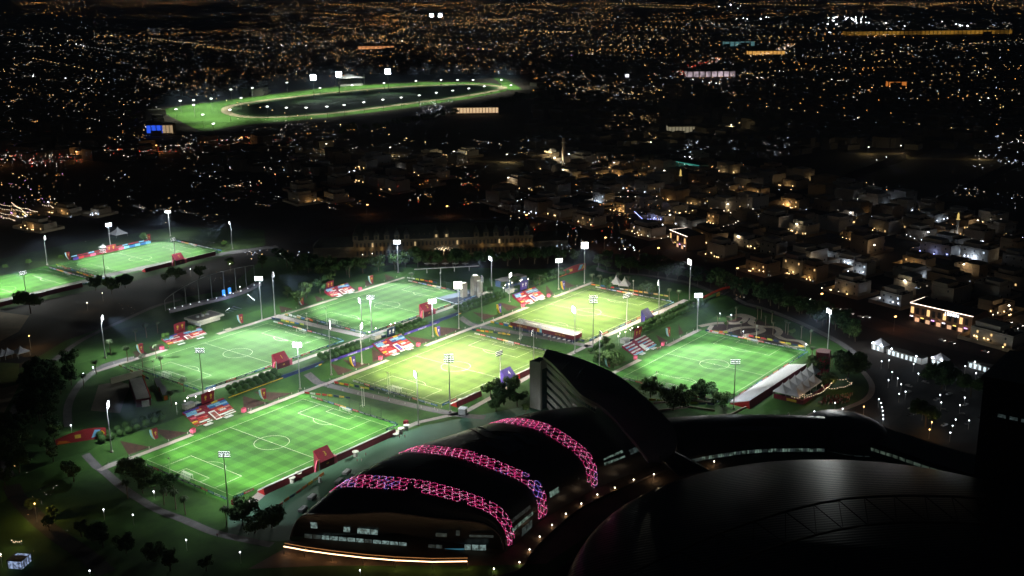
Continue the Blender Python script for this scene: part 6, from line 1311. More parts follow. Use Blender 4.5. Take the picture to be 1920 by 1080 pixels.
def villa(x, y, rz, seed, mt, label, group, lit=None, e=0, big=False, nwin=6, dims=None):
    rnd = random.Random(seed % 9+3); w_, d_, h_ = dims or (rnd.uniform(18, 27), rnd.uniform(15, 22), rnd.choice((7, 7.5, 8.5, 10.5, 12)))
    key = seed % 9 if not dims else seed+100
    t = thing('villa', label, 'villa', (x, y, zt(x, y)), rz, group); sh = villa_shell(key, w_, d_, h_, mt)
    for nm, me in zip(('walls', 'roof', 'roof_room', 'parapet', 'boundary_wall'), sh): ob(nm, me, t)
    for i in range(nwin):
        xx = -w_/2+w_*(i % 3+.5)/3; zz = 1.2 if i < 3 else h_-2.8; on = lit in ('warm', 'cool') and crnd.random() < .35
        ob('window', winL[lit] if on else winD, t, (xx, -d_/2, zz))
        if i < 4: o = ob('window', winD, t, (-w_/2, -d_/2+d_*(i % 2+.5)/2, 1.2 if i < 2 else h_-2.8)); o.rotation_euler = (0, 0, -math.pi/2)
    if lit:
        for i in range(crnd.choice((2, 3, 5))):
            s_ = crnd.choice((0, 1)); o = ob('wall_lamp', lampm[lit], t, (crnd.uniform(-w_/2, w_/2), -d_/2-(6.8 if s_ else .1), 2.6)); 
        o = ob('wall_lamp', lampm[lit], t, (-w_/2-.2, crnd.uniform(-d_/2, d_/2), 3)); o.rotation_euler = (0, 0, -math.pi/2)
    if e:
        c = {'warm': (1, .62, .25), 'cool': (.7, .82, 1), 'blue': (.45, .5, 1)}[lit]; M_ = t.matrix_basis
        lamp('POINT', M_ @ Vector((crnd.uniform(-3, 3), -d_/2-3.0, 2.2)), e, c, .4, name='villa_lamp'); lamp('POINT', M_ @ Vector((-w_/2-2.5, crnd.uniform(-3, 3), 2.5)), e*.8, c, .4, name='villa_lamp')
    return t
PLACED = []
def free(p, r):
    for q in PLACED:
        if abs(q[0]-p.x) < r and abs(q[1]-p.y) < r and (q[0]-p.x)**2+(q[1]-p.y)**2 < r*r: return False
    return True
FEAT = [((1495, 512), 2, 'warm', 900, 'cream two-block villa with small square windows and warm lit yard', (20, 14, 12)), ((1528, 522), 1, 'warm', 500, 'cream villa block joined beside the two-block villa', (14, 14, 11)), ((1430, 508), 1, 'warm', 350, 'pale villa with terraces left of the two-block villa', (22, 16, 8)),
  ((1598, 548), 2, 'warm', 350, 'pale villa with string of lamps on its boundary wall by the main road', (22, 15, 9.5)), ((1680, 568), 2, 'cool', 500, 'white villa with bright blue-white sign and small red lamp', (18, 14, 8)), ((1172, 396), 1, 'warm', 1500, 'brightly warm-lit villa with glowing side wall', (18, 15, 9)),
  ((1132, 380), 2, 'cool', 1300, 'villa with a bright white-lit side wall', (18, 14, 10)), ((1165, 332), 1, 'warm', 2600, 'orange floodlit villa under three orange lamps', (22, 14, 9)), ((1215, 335), 1, 'warm', 1500, 'yellow lit villa yard right of the orange villa', (20, 14, 7)), ((1490, 388), 1, 'warm', 4200, 'brilliant golden lit villa among dark villas', (24, 16, 9)),
  ((1418, 366), 1, 'warm', 1500, 'amber-lit villa above a string of garden lamps', (24, 14, 8)), ((1612, 452), 1, 'warm', 1400, 'villa outlined by a golden light line along its terrace', (26, 16, 8)), ((1722, 500), 1, 'warm', 1600, 'villa with strongly lit yellow garden wall', (22, 14, 8)), ((1835, 485), 2, 'cool', 2400, 'dazzling white lit mansion on the right', (26, 16, 10)),
  ((1762, 475), 2, 'blue', 500, 'pale wide villa with violet-blue lamps', (30, 15, 9)), ((1620, 512), 2, 'cool', 900, 'small white lit villa block among bright courtyards', (13, 12, 9)), ((1560, 480), 2, 'cool', 1500, 'villa courtyard flooded with white light, upper one', (26, 16, 5)), ((1600, 495), 2, 'cool', 1500, 'villa courtyard flooded with white light, lower one', (24, 14, 4.5)),
  ((1240, 412), 2, 'blue', 900, 'low villa with blue and violet string lamps', (24, 14, 5)), ((1215, 440), 2, 'warm', 260, 'pale rounded villa with lamp-dotted wall by the road', (28, 18, 8)), ((1105, 420), 2, 'warm', 160, 'long pale unlit villa behind a long wall', (30, 16, 9)), ((1345, 418), 1, 'warm', 700, 'villa with lamp-lit front among dark plots', (16, 12, 9)),
  ((1450, 475), 2, None, 0, 'plain pale villa block with one small window', (18, 14, 10)), ((955, 395), 2, None, 0, 'pale low villa beside red traffic lights', (22, 12, 7)), ((1870, 640), 2, 'warm', 200, 'long pale house with lamp-dotted wall at the right edge', (30, 16, 8)), ((1908, 500), 2, None, 0, 'pale villa cut by the right edge', (20, 14, 10)), ((1310, 300), 2, None, 0, 'pale block beside the teal-lit stand', (22, 14, 8))]
for (px, py), mi, lit, e, lb, dm_ in FEAT:
    p = G(px, py); PLACED.append((p.x, p.y)); villa(p.x, p.y, RA+math.pi*(0), hash((px, py)) % 997 if 0 else px, VW[mi], lb, 'villas that stand out by their light', lit, e*.8, dims=dm_)
# ordinary villas on a street grid
ZONES = [((1130, 430), (1400, 500), (1900, 620), (1920, 430), (1500, 330), (1000, 300), (930, 370), (930, 400)), ((560, 300), (900, 290), (860, 380), (560, 380)), ((0, 330), (330, 330), (330, 395), (0, 395))]
def inside(p, poly):
    c = False; j = len(poly)-1
    for i in range(len(poly)):
        a, b = poly[i], poly[j]
        if (a.y > p.y) != (b.y > p.y) and p.x < (b.x-a.x)*(p.y-a.y)/(b.y-a.y)+a.x: c = not c
        j = i
    return c
ux, uy = Vector((math.cos(RA), math.sin(RA))), Vector((-math.sin(RA), math.cos(RA))); NV = 0; cand = []
for zi, Z in enumerate(ZONES):
    poly = gpts(Z); o = G(1400, 515)
    for i in range(-40, 60):
        for j in range(-5, 60):
            q = Vector((o.x, o.y))+ux*(i*34+ (j % 2)*9)+uy*(j*31+(j//2)*14)
            if inside(q, poly) and free(q, 30): cand.append((q, zi))
cand.sort(key=lambda c: (c[0]-Vector((CAM.x, CAM.y))).length)
VCN = {}
def VC(*k): VCN[k] = VCN.get(k, -1)+1; return VCN[k]
KIND = ['pale', 'cream', 'whitewashed']
for q, zi in cand:
    scr = Vector((q.x, q.y, 5))-CAM; sx_ = W/2+F*scr.dot(RT)/scr.dot(_f); dd_ = scr.length
    if NV >= 235: break
    if crnd.random() < (.12 if zi == 0 else .45): continue
    NV += 1; PLACED.append((q.x, q.y)); mi = crnd.randrange(3); r_ = crnd.random(); lit = 'warm' if r_ < .34 else 'cool' if r_ < .5 else None; e = 0
    if lit and crnd.random() < .33: e = crnd.uniform(150, 700)
    where = ('in the villa quarter on the right', 'in the quarter beyond the palace hotel', 'in the quarter behind the far left pitches')[zi]
    villa(q.x+crnd.uniform(-3, 3), q.y+crnd.uniform(-3, 3), RA+crnd.choice((0, 0, math.pi/2, math.pi))*(1), crnd.randrange(99), VW[mi], '%s villa %s %s, %s, %s, %s' % (KIND[mi], nth(VC(where, KIND[mi], lit)) , 'from the camera', where.replace('in the ', '').replace(' on the right', ''), 'left side' if sx_ < 1250 and zi == 0 else 'right side' if sx_ > 1550 else 'middle', {'warm': 'warm lamps', 'cool': 'white lamps', None: 'unlit'}[lit]), '%s villas %s, %s' % (KIND[mi], where, lit or 'unlit'), lit, e, nwin=3)
# shop building with light line and sign; corner shop; mosque; minarets
def shop(px, py, rz, w_, d_, h_, label, sign=None, linecol='white line light', name='shop_building'):
    p = G(px, py); t = thing(name, label, 'shop building', p, rz)
    MB().box(-w_/2, w_/2, -d_/2, d_/2, 0, h_).build('walls', mat('shop render', (.22, .15, .10), .8, .15, .3), t); MB().box(-w_/2+.3, w_/2-.3, -d_/2+.3, d_/2-.3, h_, h_+.1).build('roof', VR, t)
    MB().box(-w_/2-.2, w_/2+.2, -d_/2-.25, -d_/2-.05, h_-.3, h_+.1).build('light_line', emis(linecol, (1, .8, .65), 4), t); MB().box(-w_/2-.25, -w_/2-.05, -d_/2, d_/2, h_-.3, h_+.1).build('light_line', emis(linecol, (1, .8, .65), 4), t)
    for i in range(int(w_/4)):
        x = -w_/2+2+i*4
        MB().box(x-1.1, x+1.1, -d_/2-.06, -d_/2+.1, h_*.45, h_*.8).build('window', VG if i % 3 else WL['warm'], t); MB().box(x-1.5, x+1.5, -d_/2-.08, -d_/2+.1, .3, 3).build('shop_front', emis('shop front glow', (1, .6, .35), .9) if i % 2 else VG, t)
        MB().box(x-1.4, x+.9, -d_/2-.2, -d_/2-.08, 3.3, 3.9).build('shop_sign', [emis('white shop sign', (.85, .85, 1), 3), emis('violet shop sign', (.75, .4, 1), 3), emis('yellow shop sign', (1, .8, .2), 2)][i % 3], t) if i % 2 == 0 else None
    if sign: o = ob('sign_lettering', text_me(sign, 3.0, emis('sign white', (.85, .9, 1), 5), .05), t, (w_*.18, -d_/2-.3, h_-2.2)); o.rotation_euler = face_rot(0, -1)
    M_ = t.matrix_basis
    for x in (-w_*.35, 0, w_*.35): lamp('POINT', M_ @ Vector((x, -d_/2-4, 3)), 420, (1, .6, .4), .5, name='shop_glow')
    return t
shop(1775, 608, RA+R(5), 46, 20, 13, 'big corner shop block with white roof light line and the sign J SEVEN', 'J SEVEN')
shop(1288, 462, RA+R(-14), 30, 18, 13, 'corner shop block with neon signs and a white roof light line behind the right mast', None)
p = G(1330, 455); villa(p.x, p.y, RA-R(14), 77, VW[1], 'pale block with a row of small lit windows joined to the neon shop', 'villas that stand out by their light', 'warm', 250, dims=(34, 16, 11))
mq = G(1036, 306); t = thing('mosque', 'low mosque with lit dome terrace and a tall square minaret', 'mosque', mq, RA); MB().box(-18, 18, -14, 14, 0, 9).build('walls', mat('mosque stone', (.35, .31, .25), .85), t); MB().box(-6, 6, -6, 6, 9, 14).build('upper_hall', mat('mosque stone', (.35, .31, .25), .85), t)
MB().tube([(0, 0, 14), (0, 0, 16), (0, 0, 18), (0, 0, 19)], [5.5, 5, 3, .3], 14).build('dome', WB, t); MB().box(22, 25, -3, 0, 0, 34).build('minaret', mat('minaret stone', (.4, .35, .28), .8), t); MB().box(21.6, 25.4, -3.4, .4, 28, 29).build('minaret_gallery', WB, t)
m = MB(); [m.dot((-6+i*3, -7, 14.6), .8) for i in range(5)]; m.build('roof_lamps', WLP['warm'], t); lamp('POINT', t.matrix_basis @ Vector((23, -7, 10)), 3000, (1, .85, .6), .6, name='minaret_light'); lamp('POINT', t.matrix_basis @ Vector((0, -10, 18)), 1800, (1, .8, .5), .6, name='mosque_light')
for px, py, hh, lb, c, e in ((1275, 362, 26, 'slender yellow-lit minaret in the villa quarter', (1, .7, .2), 1500), (1793, 446, 24, 'slender white-lit minaret on the right among blue-white lamps', (.9, .95, 1), 1200)):
    p = G(px, py); t = thing('minaret', lb, 'minaret', p); MB().tube([(0, 0, 0), (0, 0, hh*.7), (0, 0, hh*.72)], [1.6, 1.2, 1.9], 10).build('shaft', CONC, t); MB().tube([(0, 0, hh*.72), (0, 0, hh*.75), (0, 0, hh*.9), (0, 0, hh)], [1.9, 1.0, 1.0, .1], 10).build('gallery_and_cap', emis('minaret glow', c, .8), t)
    lamp('POINT', (p.x-4, p.y-4, zt(p.x, p.y)+3), e, c, .5, name='minaret_light')
t = thing('covered_stand', 'long covered stand glowing teal under its flat roof', 'grandstand', G(1288, 318), RA); MB().box(-28, 28, -8, 10, 9, 9.6).build('roof', VR, t); MB().mesh([(-28, -6, 1), (28, -6, 1), (28, 9, 7), (-28, 9, 7)], [(0, 1, 2, 3)]).build('seating', mat('stand seats', (.3, .32, .3), .8, .3, .5), t); MB().box(-28, 28, -8.3, -8.0, 8.6, 9.5).build('light_line', emis('teal line', (.1, .8, .6), .35), t)
for x in range(-28, 29, 8): MB().tube([(x, -7, 0), (x, -7, 9)], .2, 5).build('column', STEEL, t)
lamp('POINT', t.matrix_basis @ Vector((0, -2, 7)), 2600, (.3, 1, .8), 1, name='stand_glow')
# festoons along villa walls etc
for pts, lb, g, h in (([(1045, 302), (1065, 308), (1095, 311), (1128, 300)], 'row of blue-white lamps round the mosque forecourt', GLW, 5), ([(1190, 397), (1205, 411), (1250, 410)], 'string of blue lamps below the golden side wall', WLP['blue'], 3), ([(1150, 369), (1245, 368)], 'straight row of small warm lamps between villas', GLC, 3),
   ([(1345, 392), (1370, 399), (1422, 390)], 'curving row of warm garden lamps below the amber villa', GLC, 3), ([(1347, 426), (1375, 420), (1388, 412)], 'short row of warm lamps by a dark plot', GLC, 3), ([(1580, 445), (1600, 450), (1650, 440)], 'golden light line along a villa terrace', WLP['warm'], 7), ([(1541, 540), (1588, 550)], 'row of lamps on a boundary wall by the main road', GLC, 2.5),
   ([(1862, 590), (1880, 583), (1908, 576)], 'row of warm lamps behind the big shop block', GLC, 3), ([(1870, 625), (1890, 635), (1925, 648)], 'row of warm wall lamps at the right edge', GLC, 2.5), ([(1190, 438), (1240, 447), (1265, 440)], 'row of lamps on the rounded villa wall', GLC, 2.5),
   ([(700, 295), (760, 292)], 'faint lamp row beyond the palace hotel', GLC, 4), ([(1700, 440), (1715, 447), (1740, 452), (1790, 455), (1815, 450)], 'scatter row of blue-white lamps below the white minaret', GLW, 4), ([(940, 388), (955, 381), (985, 372)], 'row of violet-white lamps on a long wall', GLW, 3)):
    festoon(pts, h, lb, .33, 7 if 'row' in lb else 2.5, g, 0)
# night market with criss-cross warm strings, far left
for i, pts in enumerate((([(0, 383), (25, 386), (50, 391), (72, 397)]), ([(0, 391), (30, 393), (60, 399)]), ([(0, 399), (20, 402), (45, 408)]), ([(80, 384), (95, 386), (108, 392)]), ([(22, 380), (40, 392), (52, 404)]), ([(0, 405), (18, 409), (30, 413)]))):
    festoon(pts, 5, 'warm string light number %s of the night market at the far left' % ('first', 'second', 'third', 'fourth', 'fifth', 'sixth')[i] if 0 else '%s sagging warm light string over the night market at the far left' % ('topmost', 'second', 'third', 'rightmost', 'crossing', 'lowest')[i], .28, 2.6)
for px, py, c in ((26, 403, 'violet shop sign'), (48, 406, 'yellow shop sign'), (52, 409, 'white shop sign'), (38, 410, 'white shop sign'), (95, 383, 'white shop sign')):
    p = G(px, py); t = thing('market_stall', 'small lit %s stall in the night market, %s' % (c.split()[0], 'by the crossing strings' if px < 50 else 'rear right' if px > 60 else 'front right'), 'stall', p, RA, 'lit stalls in the night market'); MB().box(-3, 3, -2, 2, 0, 3).build('walls', VW[0], t); MB().box(-3, 3, -2.2, -2.0, 2, 3.4).build('sign', MATS[c], t); MB().box(-3.3, 3.3, -2.6, 2.2, 3.4, 3.6).build('roof', DARK, t)
for px, py in ((30, 405), (60, 398), (5, 395), (95, 390)): q = G(px, py, 4); lamp('POINT', q, 1300, (1, .6, .25), 1, name='market_glow')
for px, py, w_, lb in ((128, 400, 26, 'flat building with warm lit front behind the night market'), (75, 428, 34, 'long low restaurant with many small warm lamps'), (190, 402, 14, 'small white lit building right of the market')):
    p = G(px, py); villa(p.x, p.y, RA+R(20), int(px), VW[1], lb, 'villas that stand out by their light', 'warm' if w_ > 20 else 'cool', 700, dims=(w_, 14, 6))
# yellow five-a-side pitch with tents at the left edge
sheet('sand_pitch', [(p.x, p.y) for p in gpts([(-5, 680), (36, 682), (36, 715), (-5, 722)])], .12, mat('yellow turf', (.12, .15, .03), .9, .2, .2))
for i, (px, py) in enumerate(((6, 673), (16, 671), (40, 668))): p = G(px, py); tent(p.x, p.y, 4, 3.5, 3.5, ('left', 'middle', 'right')[i]+' sand-coloured peaked tent lit by a sodium lamp', 'tents at the left edge')
# carousel-like spoked canopy and thin pergola before the hotel
p = G(832, 482); t = thing('spoked_canopy', 'round spoked canopy hung with warm lamps before the hotel', 'canopy', p)
for i in range(14): a = i*2*math.pi/14; MB().tube([(0, 0, 9), (7*math.cos(a), 7*math.sin(a), 7.5), (13*math.cos(a), 13*math.sin(a), 8.8)], .12, 4).build('spoke', STEEL, t)
MB().tube([(0, 0, 0), (0, 0, 10)], .5, 8).build('mast', STEEL, t); m = MB(); [m.dot((r*math.cos(a), r*math.sin(a), 7.2), .28) for r in (2, 4, 7) for a in [i*.8+r for i in range(8)]]; m.build('warm_bulbs', FB, t, kind='stuff'); lamp('POINT', (p.x, p.y-3, p.z+5), 900, (1, .65, .3), .6, name='canopy_glow')
p = G(838, 510); t = thing('pergola', 'long thin white pergola beam on posts before the round canopy', 'pergola', p, R(-42)); MB().box(-26, 26, -.4, .4, 3.4, 3.9).build('beam', WHITEW, t); [MB().box(x-.25, x+.25, -.25, .25, 0, 3.4).build('post', WHITEW, t) for x in (-16, -5, 6, 18)]
for i, px in enumerate((802, 815, 835, 854, 872)): q = G(px, 500); t = thing('parasol', 'small white square parasol in the row before the round canopy', 'parasol', q, 0, 'white parasols before the round canopy'); MB().box(-2, 2, -2, 2, 2.6, 2.8).build('canopy', TENTW, t); MB().tube([(0, 0, 0), (0, 0, 2.6)], .08, 5).build('post', STEEL, t)
p = G(222, 443); tent(p.x, p.y, 6, 6, 3, 'lone grey peaked tent on dark lawn behind the far left pitch')
# small lit gatehouses at the right of the ring road
for px, py, lb in ((1650, 656, 'small white lit gatehouse with peaked roof, left one'), (1700, 672, 'long white lit gatehouse with columns'), (1762, 684, 'small white lit gatehouse with peaked roof, right one'), (1866, 700, 'row of white-lit bays beside the far car park')):
    p = G(px, py); t = thing('gatehouse', lb, 'gatehouse', p, RA); w_ = 9 if 'small' in lb else 26 if 'long' in lb else 34; MB().box(-w_/2, w_/2, -3, 3, 0, 4).build('walls', VW[2], t)
    MB().mesh([(-w_/2-.5, -3.6, 4), (w_/2+.5, -3.6, 4), (w_/2+.5, 3.6, 4), (-w_/2-.5, 3.6, 4), (0, 0, 8 if w_ < 10 else 5.5)], [(0, 1, 4), (1, 2, 4), (2, 3, 4), (3, 0, 4)]).build('roof', TENTW if w_ < 10 else VR, t)
    [MB().box(x-.7, x+.7, -3.1, -2.95, .4, 3).build('window', emis('gatehouse window', (.75, .9, .95), 1.5), t) for x in [-w_/2+2+i*3.2 for i in range(int((w_-2)/3.2))]]
    for x in (-w_*.35, w_*.35): o = MB().tube([(0, 0, 0), (0, 0, .5)], .35, 6).build('lamp', emis('strong white lamp', (.85, .92, 1), 20), t); o.location = (x, -3.6, 4.6); lamp('POINT', t.matrix_basis @ Vector((x, -5, 4.6)), 420, (.8, .9, 1), .3, name='gate_lamp')
# parked cars: car park and shop street
def car_parts():
    b = MB(); prof = [(-2.2, .35), (-2.15, .85), (-1.3, .98), (-.7, 1.42), (.7, 1.42), (1.35, .98), (2.15, .82), (2.2, .35)]
    V = [(x, -.85 if z < 1.2 else -.68, z) for x, z in prof]+[(x, .85 if z < 1.2 else .68, z) for x, z in prof]; n = 8
    b.mesh(V, [tuple(range(n)), tuple(reversed(range(n, 2*n)))]+[(j, j+n, (j+1) % n+n, (j+1) % n) for j in range(n)])
    g = MB(); g.mesh([(-1.25, -.83, 1.0), (-.72, -.7, 1.36), (.72, -.7, 1.36), (1.28, -.83, 1.0)], [(0, 1, 2, 3)]); g.mesh([(-1.32, -.7, 1.0), (-1.32, .7, 1.0), (-.74, .62, 1.4), (-.74, -.62, 1.4)], [(0, 1, 2, 3)]); g.mesh([(1.38, -.7, 1.0), (.74, -.62, 1.4), (.74, .62, 1.4), (1.38, .7, 1.0)], [(0, 1, 2, 3)])
    wl = MB().tube([(0, -.12, 0), (0, .12, 0)], .33, 10)
    return b, g, wl
cb, cg, cw = car_parts(); CARB = [(cb.me('body', mat('car paint '+n_, c, .3, spec=.6)), n_) for n_, c in (('white', (.6, .6, .6)), ('silver', (.35, .35, .37)), ('black', (.02, .02, .02)), ('grey', (.12, .12, .13)))]
CG = cg.me('windows', VG); CW = cw.me('wheel', DARK); HL = MB().box(2.18, 2.24, -.12, .12, .6, .75).me('headlight', emis('headlight', (1, .95, .85), 14)); TL = MB().box(-2.24, -2.18, -.12, .12, .65, .8).me('tail_light', emis('tail light', (1, .05, .02), 8))
def car(x, y, rz, where, grp, lights=False, z=None):
    me, n_ = crnd.choice(CARB); t = thing('parked_car' if not lights else 'car', '%s car %s' % (n_, where), 'car', (x, y, (zt(x, y) if z is None else z)+.06), rz, '%s cars %s' % (n_, grp)); ob('body', me, t); ob('windows', CG, t)
    for sx in (-1.35, 1.35):
        for sy in (-.78, .78): ob('wheel', CW, t, (sx, sy, .33))
    if lights:
        for sy in (-.6, .6): ob('headlight', HL, t, (0, sy, 0)); ob('tail_light', TL, t, (0, sy, 0))
for i in range(46):
    px, py = crnd.uniform(1700, 1900), crnd.uniform(700, 800); p = G(px, py)
    if free(p, 8): PLACED.append((p.x, p.y)); car(p.x, p.y, RA+crnd.choice((0, math.pi/2)), 'parked in the dim car park on the right', 'in the dim car park')
for i in range(26):
    px, py = crnd.uniform(1820, 1915), crnd.uniform(602, 650); p = G(px, py)
    if free(p, 6): PLACED.append((p.x, p.y)); car(p.x, p.y, RA+crnd.uniform(-.2, .2), 'on the junction in front of the big shop block', 'on the junction by the shops', True)
for i in range(24):
    f = crnd.random(); p = G(1250, 490).lerp(G(1850, 660), f) if i % 2 else G(1500, 560).lerp(G(1850, 663), f); car(p.x+crnd.uniform(-3, 3), p.y+crnd.uniform(-5, 5), RA, 'driving on the dark main road', 'on the main road', True)
for i in range(60):
    P0, P1 = G(0, 310), G(560, 262); p = P0.lerp(P1, crnd.random()**.8); car(p.x+crnd.uniform(-14, 14), p.y+crnd.uniform(-14, 14), math.atan2(P1.y-P0.y, P1.x-P0.x)+crnd.choice((0, math.pi)), 'in traffic on the far highway, left', 'in traffic on the far highway', True)
strip('road', gpts([(-60, 318), (0, 312), (150, 300), (300, 288), (460, 272), (560, 262), (640, 250)]), 40, .05, mat('highway', (.06, .045, .035), .9, .2, .05), smooth=3)
strip('road', gpts([(620, 285), (740, 292), (860, 300), (960, 306), (1050, 312), (1120, 306)]), 16, .05, mat('lit road', (.12, .10, .06), .9, .2, .05), smooth=3)
strip('road', gpts([(980, 335), (1040, 325), (1100, 312)]), 14, .05, MATS['lit road'], smooth=2); strip('road', gpts([(1230, 282), (1300, 268), (1380, 248), (1460, 226)]), 20, .05, MATS['lit road'], smooth=2)
strip('road', gpts([(1610, 288), (1700, 294), (1850, 300), (1960, 304)]), 16, .05, MATS['lit road'], smooth=2)
# street lamps along the lit roads
def street_lamp(x, y, label, group, e, col=(1, .7, .3), glob=None, h=10):
    t = thing('street_lamp', label, 'street lamp', (x, y, zt(x, y)), 0, group)
    if 'sl' not in HM: HM['sl'] = (MB().tube([(0, 0, 0), (0, 0, 9.6), (1.2, 0, 10)], [.14, .09, .06], 5).me('pole', STEEL))
    ob('pole', HM['sl'], t); g = glob or GLO
    if ('sh', g.name) not in HM: HM[('sh', g.name)] = MB().box(-.9, .9, -.5, .5, -.2, .2).me('lamp_head', g)
    ob('lamp_head', HM[('sh', g.name)], t, (1.4, 0, 10))
    if e: lamp('POINT', (x+1.4, y, zt(x, y)+9.6), e, col, .5, name='street_light')
def lamps_road(pts, step, label, group, e, col, glob):
    P = gpts(pts)
    for a, b in zip(P, P[1:]):
        n = max(1, int((b-a).length/step))
        for i in range(n): p = a.lerp(b, i/n); street_lamp(p.x, p.y+9, label, group, e, col, glob)
lamps_road([(620, 285), (740, 292), (860, 300), (960, 306), (1050, 312), (1120, 306)], 70, 'street lamp along the yellowish lit road beyond the hotel', 'street lamps on the road beyond the hotel', 7000, (1, .8, .42), GLC)
lamps_road([(1230, 282), (1300, 268), (1380, 248), (1460, 226)], 90, 'street lamp along the lit road in the upper right', 'street lamps on the upper right road', 11000, (1, .8, .42), GLC)
lamps_road([(1640, 292), (1700, 294), (1850, 300), (1960, 304)], 80, 'street lamp along the faint road at the right', 'street lamps on the faint right road', 5000, (1, .8, .42), GLC)
lamps_road([(0, 312), (150, 300), (300, 288), (460, 272), (600, 255)], 110, 'orange street lamp on the far highway at the left', 'orange lamps on the far highway', 6000, (1, .45, .15), GLO)
lamps_road([(1150, 470), (1250, 490), (1400, 530), (1560, 580), (1700, 625), (1850, 660)], 75, 'orange street lamp on the dark main road', 'orange lamps on the main road', 1100, (1, .35, .15), GLO)
lamps_road([(700, 405), (850, 408), (1000, 425), (1120, 455)], 80, 'orange street lamp on the road behind the palace hotel', 'orange lamps behind the hotel', 1300, (1, .4, .15), GLO)
zp = gpts(ZONES[0]); o_ = G(1400, 515); k_ = 0
for i in range(-12, 20):
    for j in range(0, 14):
        q = Vector((o_.x, o_.y))+ux*(i*85+17)+uy*(j*78-16)
        if inside(q, zp) and (q-Vector((CAM.x, CAM.y))).length < 1500 and crnd.random() < .75:
            wm = crnd.random() < .6; k_ += 1
            street_lamp(q.x, q.y, 'street lamp between villas in the quarter on the right', 'street lamps between the villas', 1900, (1, .72, .42) if wm else (.85, .9, 1), GLC if wm else GLW)
# ------------------------------------------------------------------ racecourse
sheet('racecourse_turf', [(p.x, p.y) for p in gpts([(296, 206), (359, 196), (438, 186), (517, 176), (636, 162), (735, 157), (795, 154), (874, 154), (921, 156), (953, 163), (949, 171), (874, 186), (755, 204), (636, 218), (537, 228), (438, 236), (399, 246), (375, 246), (345, 231), (318, 218)])], .06, mat('race turf', (.06, .16, .02), .9, .2, .01))
sheet('racecourse_turf', [(p.x, p.y) for p in gpts([(918, 141), (938, 141), (980, 168), (955, 170)])], .08, MATS['race turf'])
tr_px = [(424, 208), (438, 198), (517, 186), (636, 173), (755, 163), (874, 158.5), (930, 161.5), (940, 167), (874, 180), (755, 196), (636, 211), (537, 219), (470, 220), (436, 215)]
TP = gpts(tr_px); sheet('racecourse_infield', [(p.x, p.y) for p in catmull([(p.x, p.y) for p in TP], 4, True)], .12, mat('infield turf', (.06, .13, .04), .9, .5, .01))
cl = catmull([(p.x, p.y) for p in TP], 5, True); strip('sand_track', [(p.x, p.y) for p in cl]+[(cl[0].x, cl[0].y)], 17, .3, mat('race sand', (.36, .30, .2), .9, .1, .05), smooth=1)
acc = 0; cen = sum((Vector((p.x, p.y)) for p in cl), Vector((0, 0)))/len(cl)
for a, b in zip(cl, cl[1:]+cl[:1]):
    acc += (b-a).length
    if acc > 52:
        acc = 0; nr = Vector((b.y-a.y, a.x-b.x)).normalized(); nr = nr if nr.dot(a-cen) > 0 else -nr; q = a+nr*16
        lamp('SPOT', (q.x, q.y, 46), 150000, (.93, 1, .8), 2, (q.x+nr.x*3, q.y+nr.y*3, 5), 124, .9, name='race_fill_light')  # floating spot added to light the turf; no mast carries it
for px, py in ((325, 212), (345, 204), (365, 200), (390, 196), (355, 215), (380, 211), (405, 206), (375, 225), (400, 221), (395, 236), (420, 228), (335, 222), (930, 150), (945, 156), (958, 163), (455, 189), (520, 180), (590, 170), (660, 163), (730, 158.5), (800, 155.5), (860, 155.5), (500, 184), (560, 176), (625, 168), (695, 162)):
    q = G(px, py); lamp('SPOT', (q.x, q.y, 48), 150000, (.93, 1, .8), 2, (q.x, q.y, 5), 126, .9, name='race_fill_light')  # more floating spots added to brighten the turf
for px, py in ((501, 200), (537, 202), (574, 202), (613, 200), (645, 197), (682, 192), (718, 187), (752, 183), (786, 179), (818, 174), (849, 170), (879, 166), (908, 162), (433, 168), (473, 165), (538, 155), (338, 189), (363, 188), (396, 185), (363, 197), (452, 184), (431, 206), (827, 150), (858, 150), (887, 150), (600, 165), (660, 160), (720, 156), (780, 152), (940, 150), (958, 160), (330, 205), (380, 215), (400, 232)):
    q = gz(px, py, 25); rc = G(690, 190); RMN = globals().get('RMN', -1)+1; t = thing('racecourse_mast', 'slim racecourse lamp mast, %s counted from the near left row onward' % nth(RMN), 'floodlight', (q.x, q.y, 5), 0, 'slim lamp masts round the racecourse')
    if 'rm' not in HM: HM['rm'] = (MB().tube([(0, 0, 0), (0, 0, 20)], [.3, .2], 5).me('pole', STEEL), MB().box(-1.7, 1.7, -1.2, 1.2, 19.6, 20.8).me('lamp_bank', emis('race lamp', (.95, 1, .95), 6)))
    ob('pole', HM['rm'][0], t); ob('lamp_bank', HM['rm'][1], t); ax_ = G(930, 165)-G(424, 210); nr_ = Vector((-ax_.y, ax_.x)).normalized(); sg = 1 if Vector((q.x-rc.x, q.y-rc.y)).dot(nr_) > 0 else -1; dv = nr_*sg if px > 440 else Vector((q.x-rc.x, q.y-rc.y)).normalized()
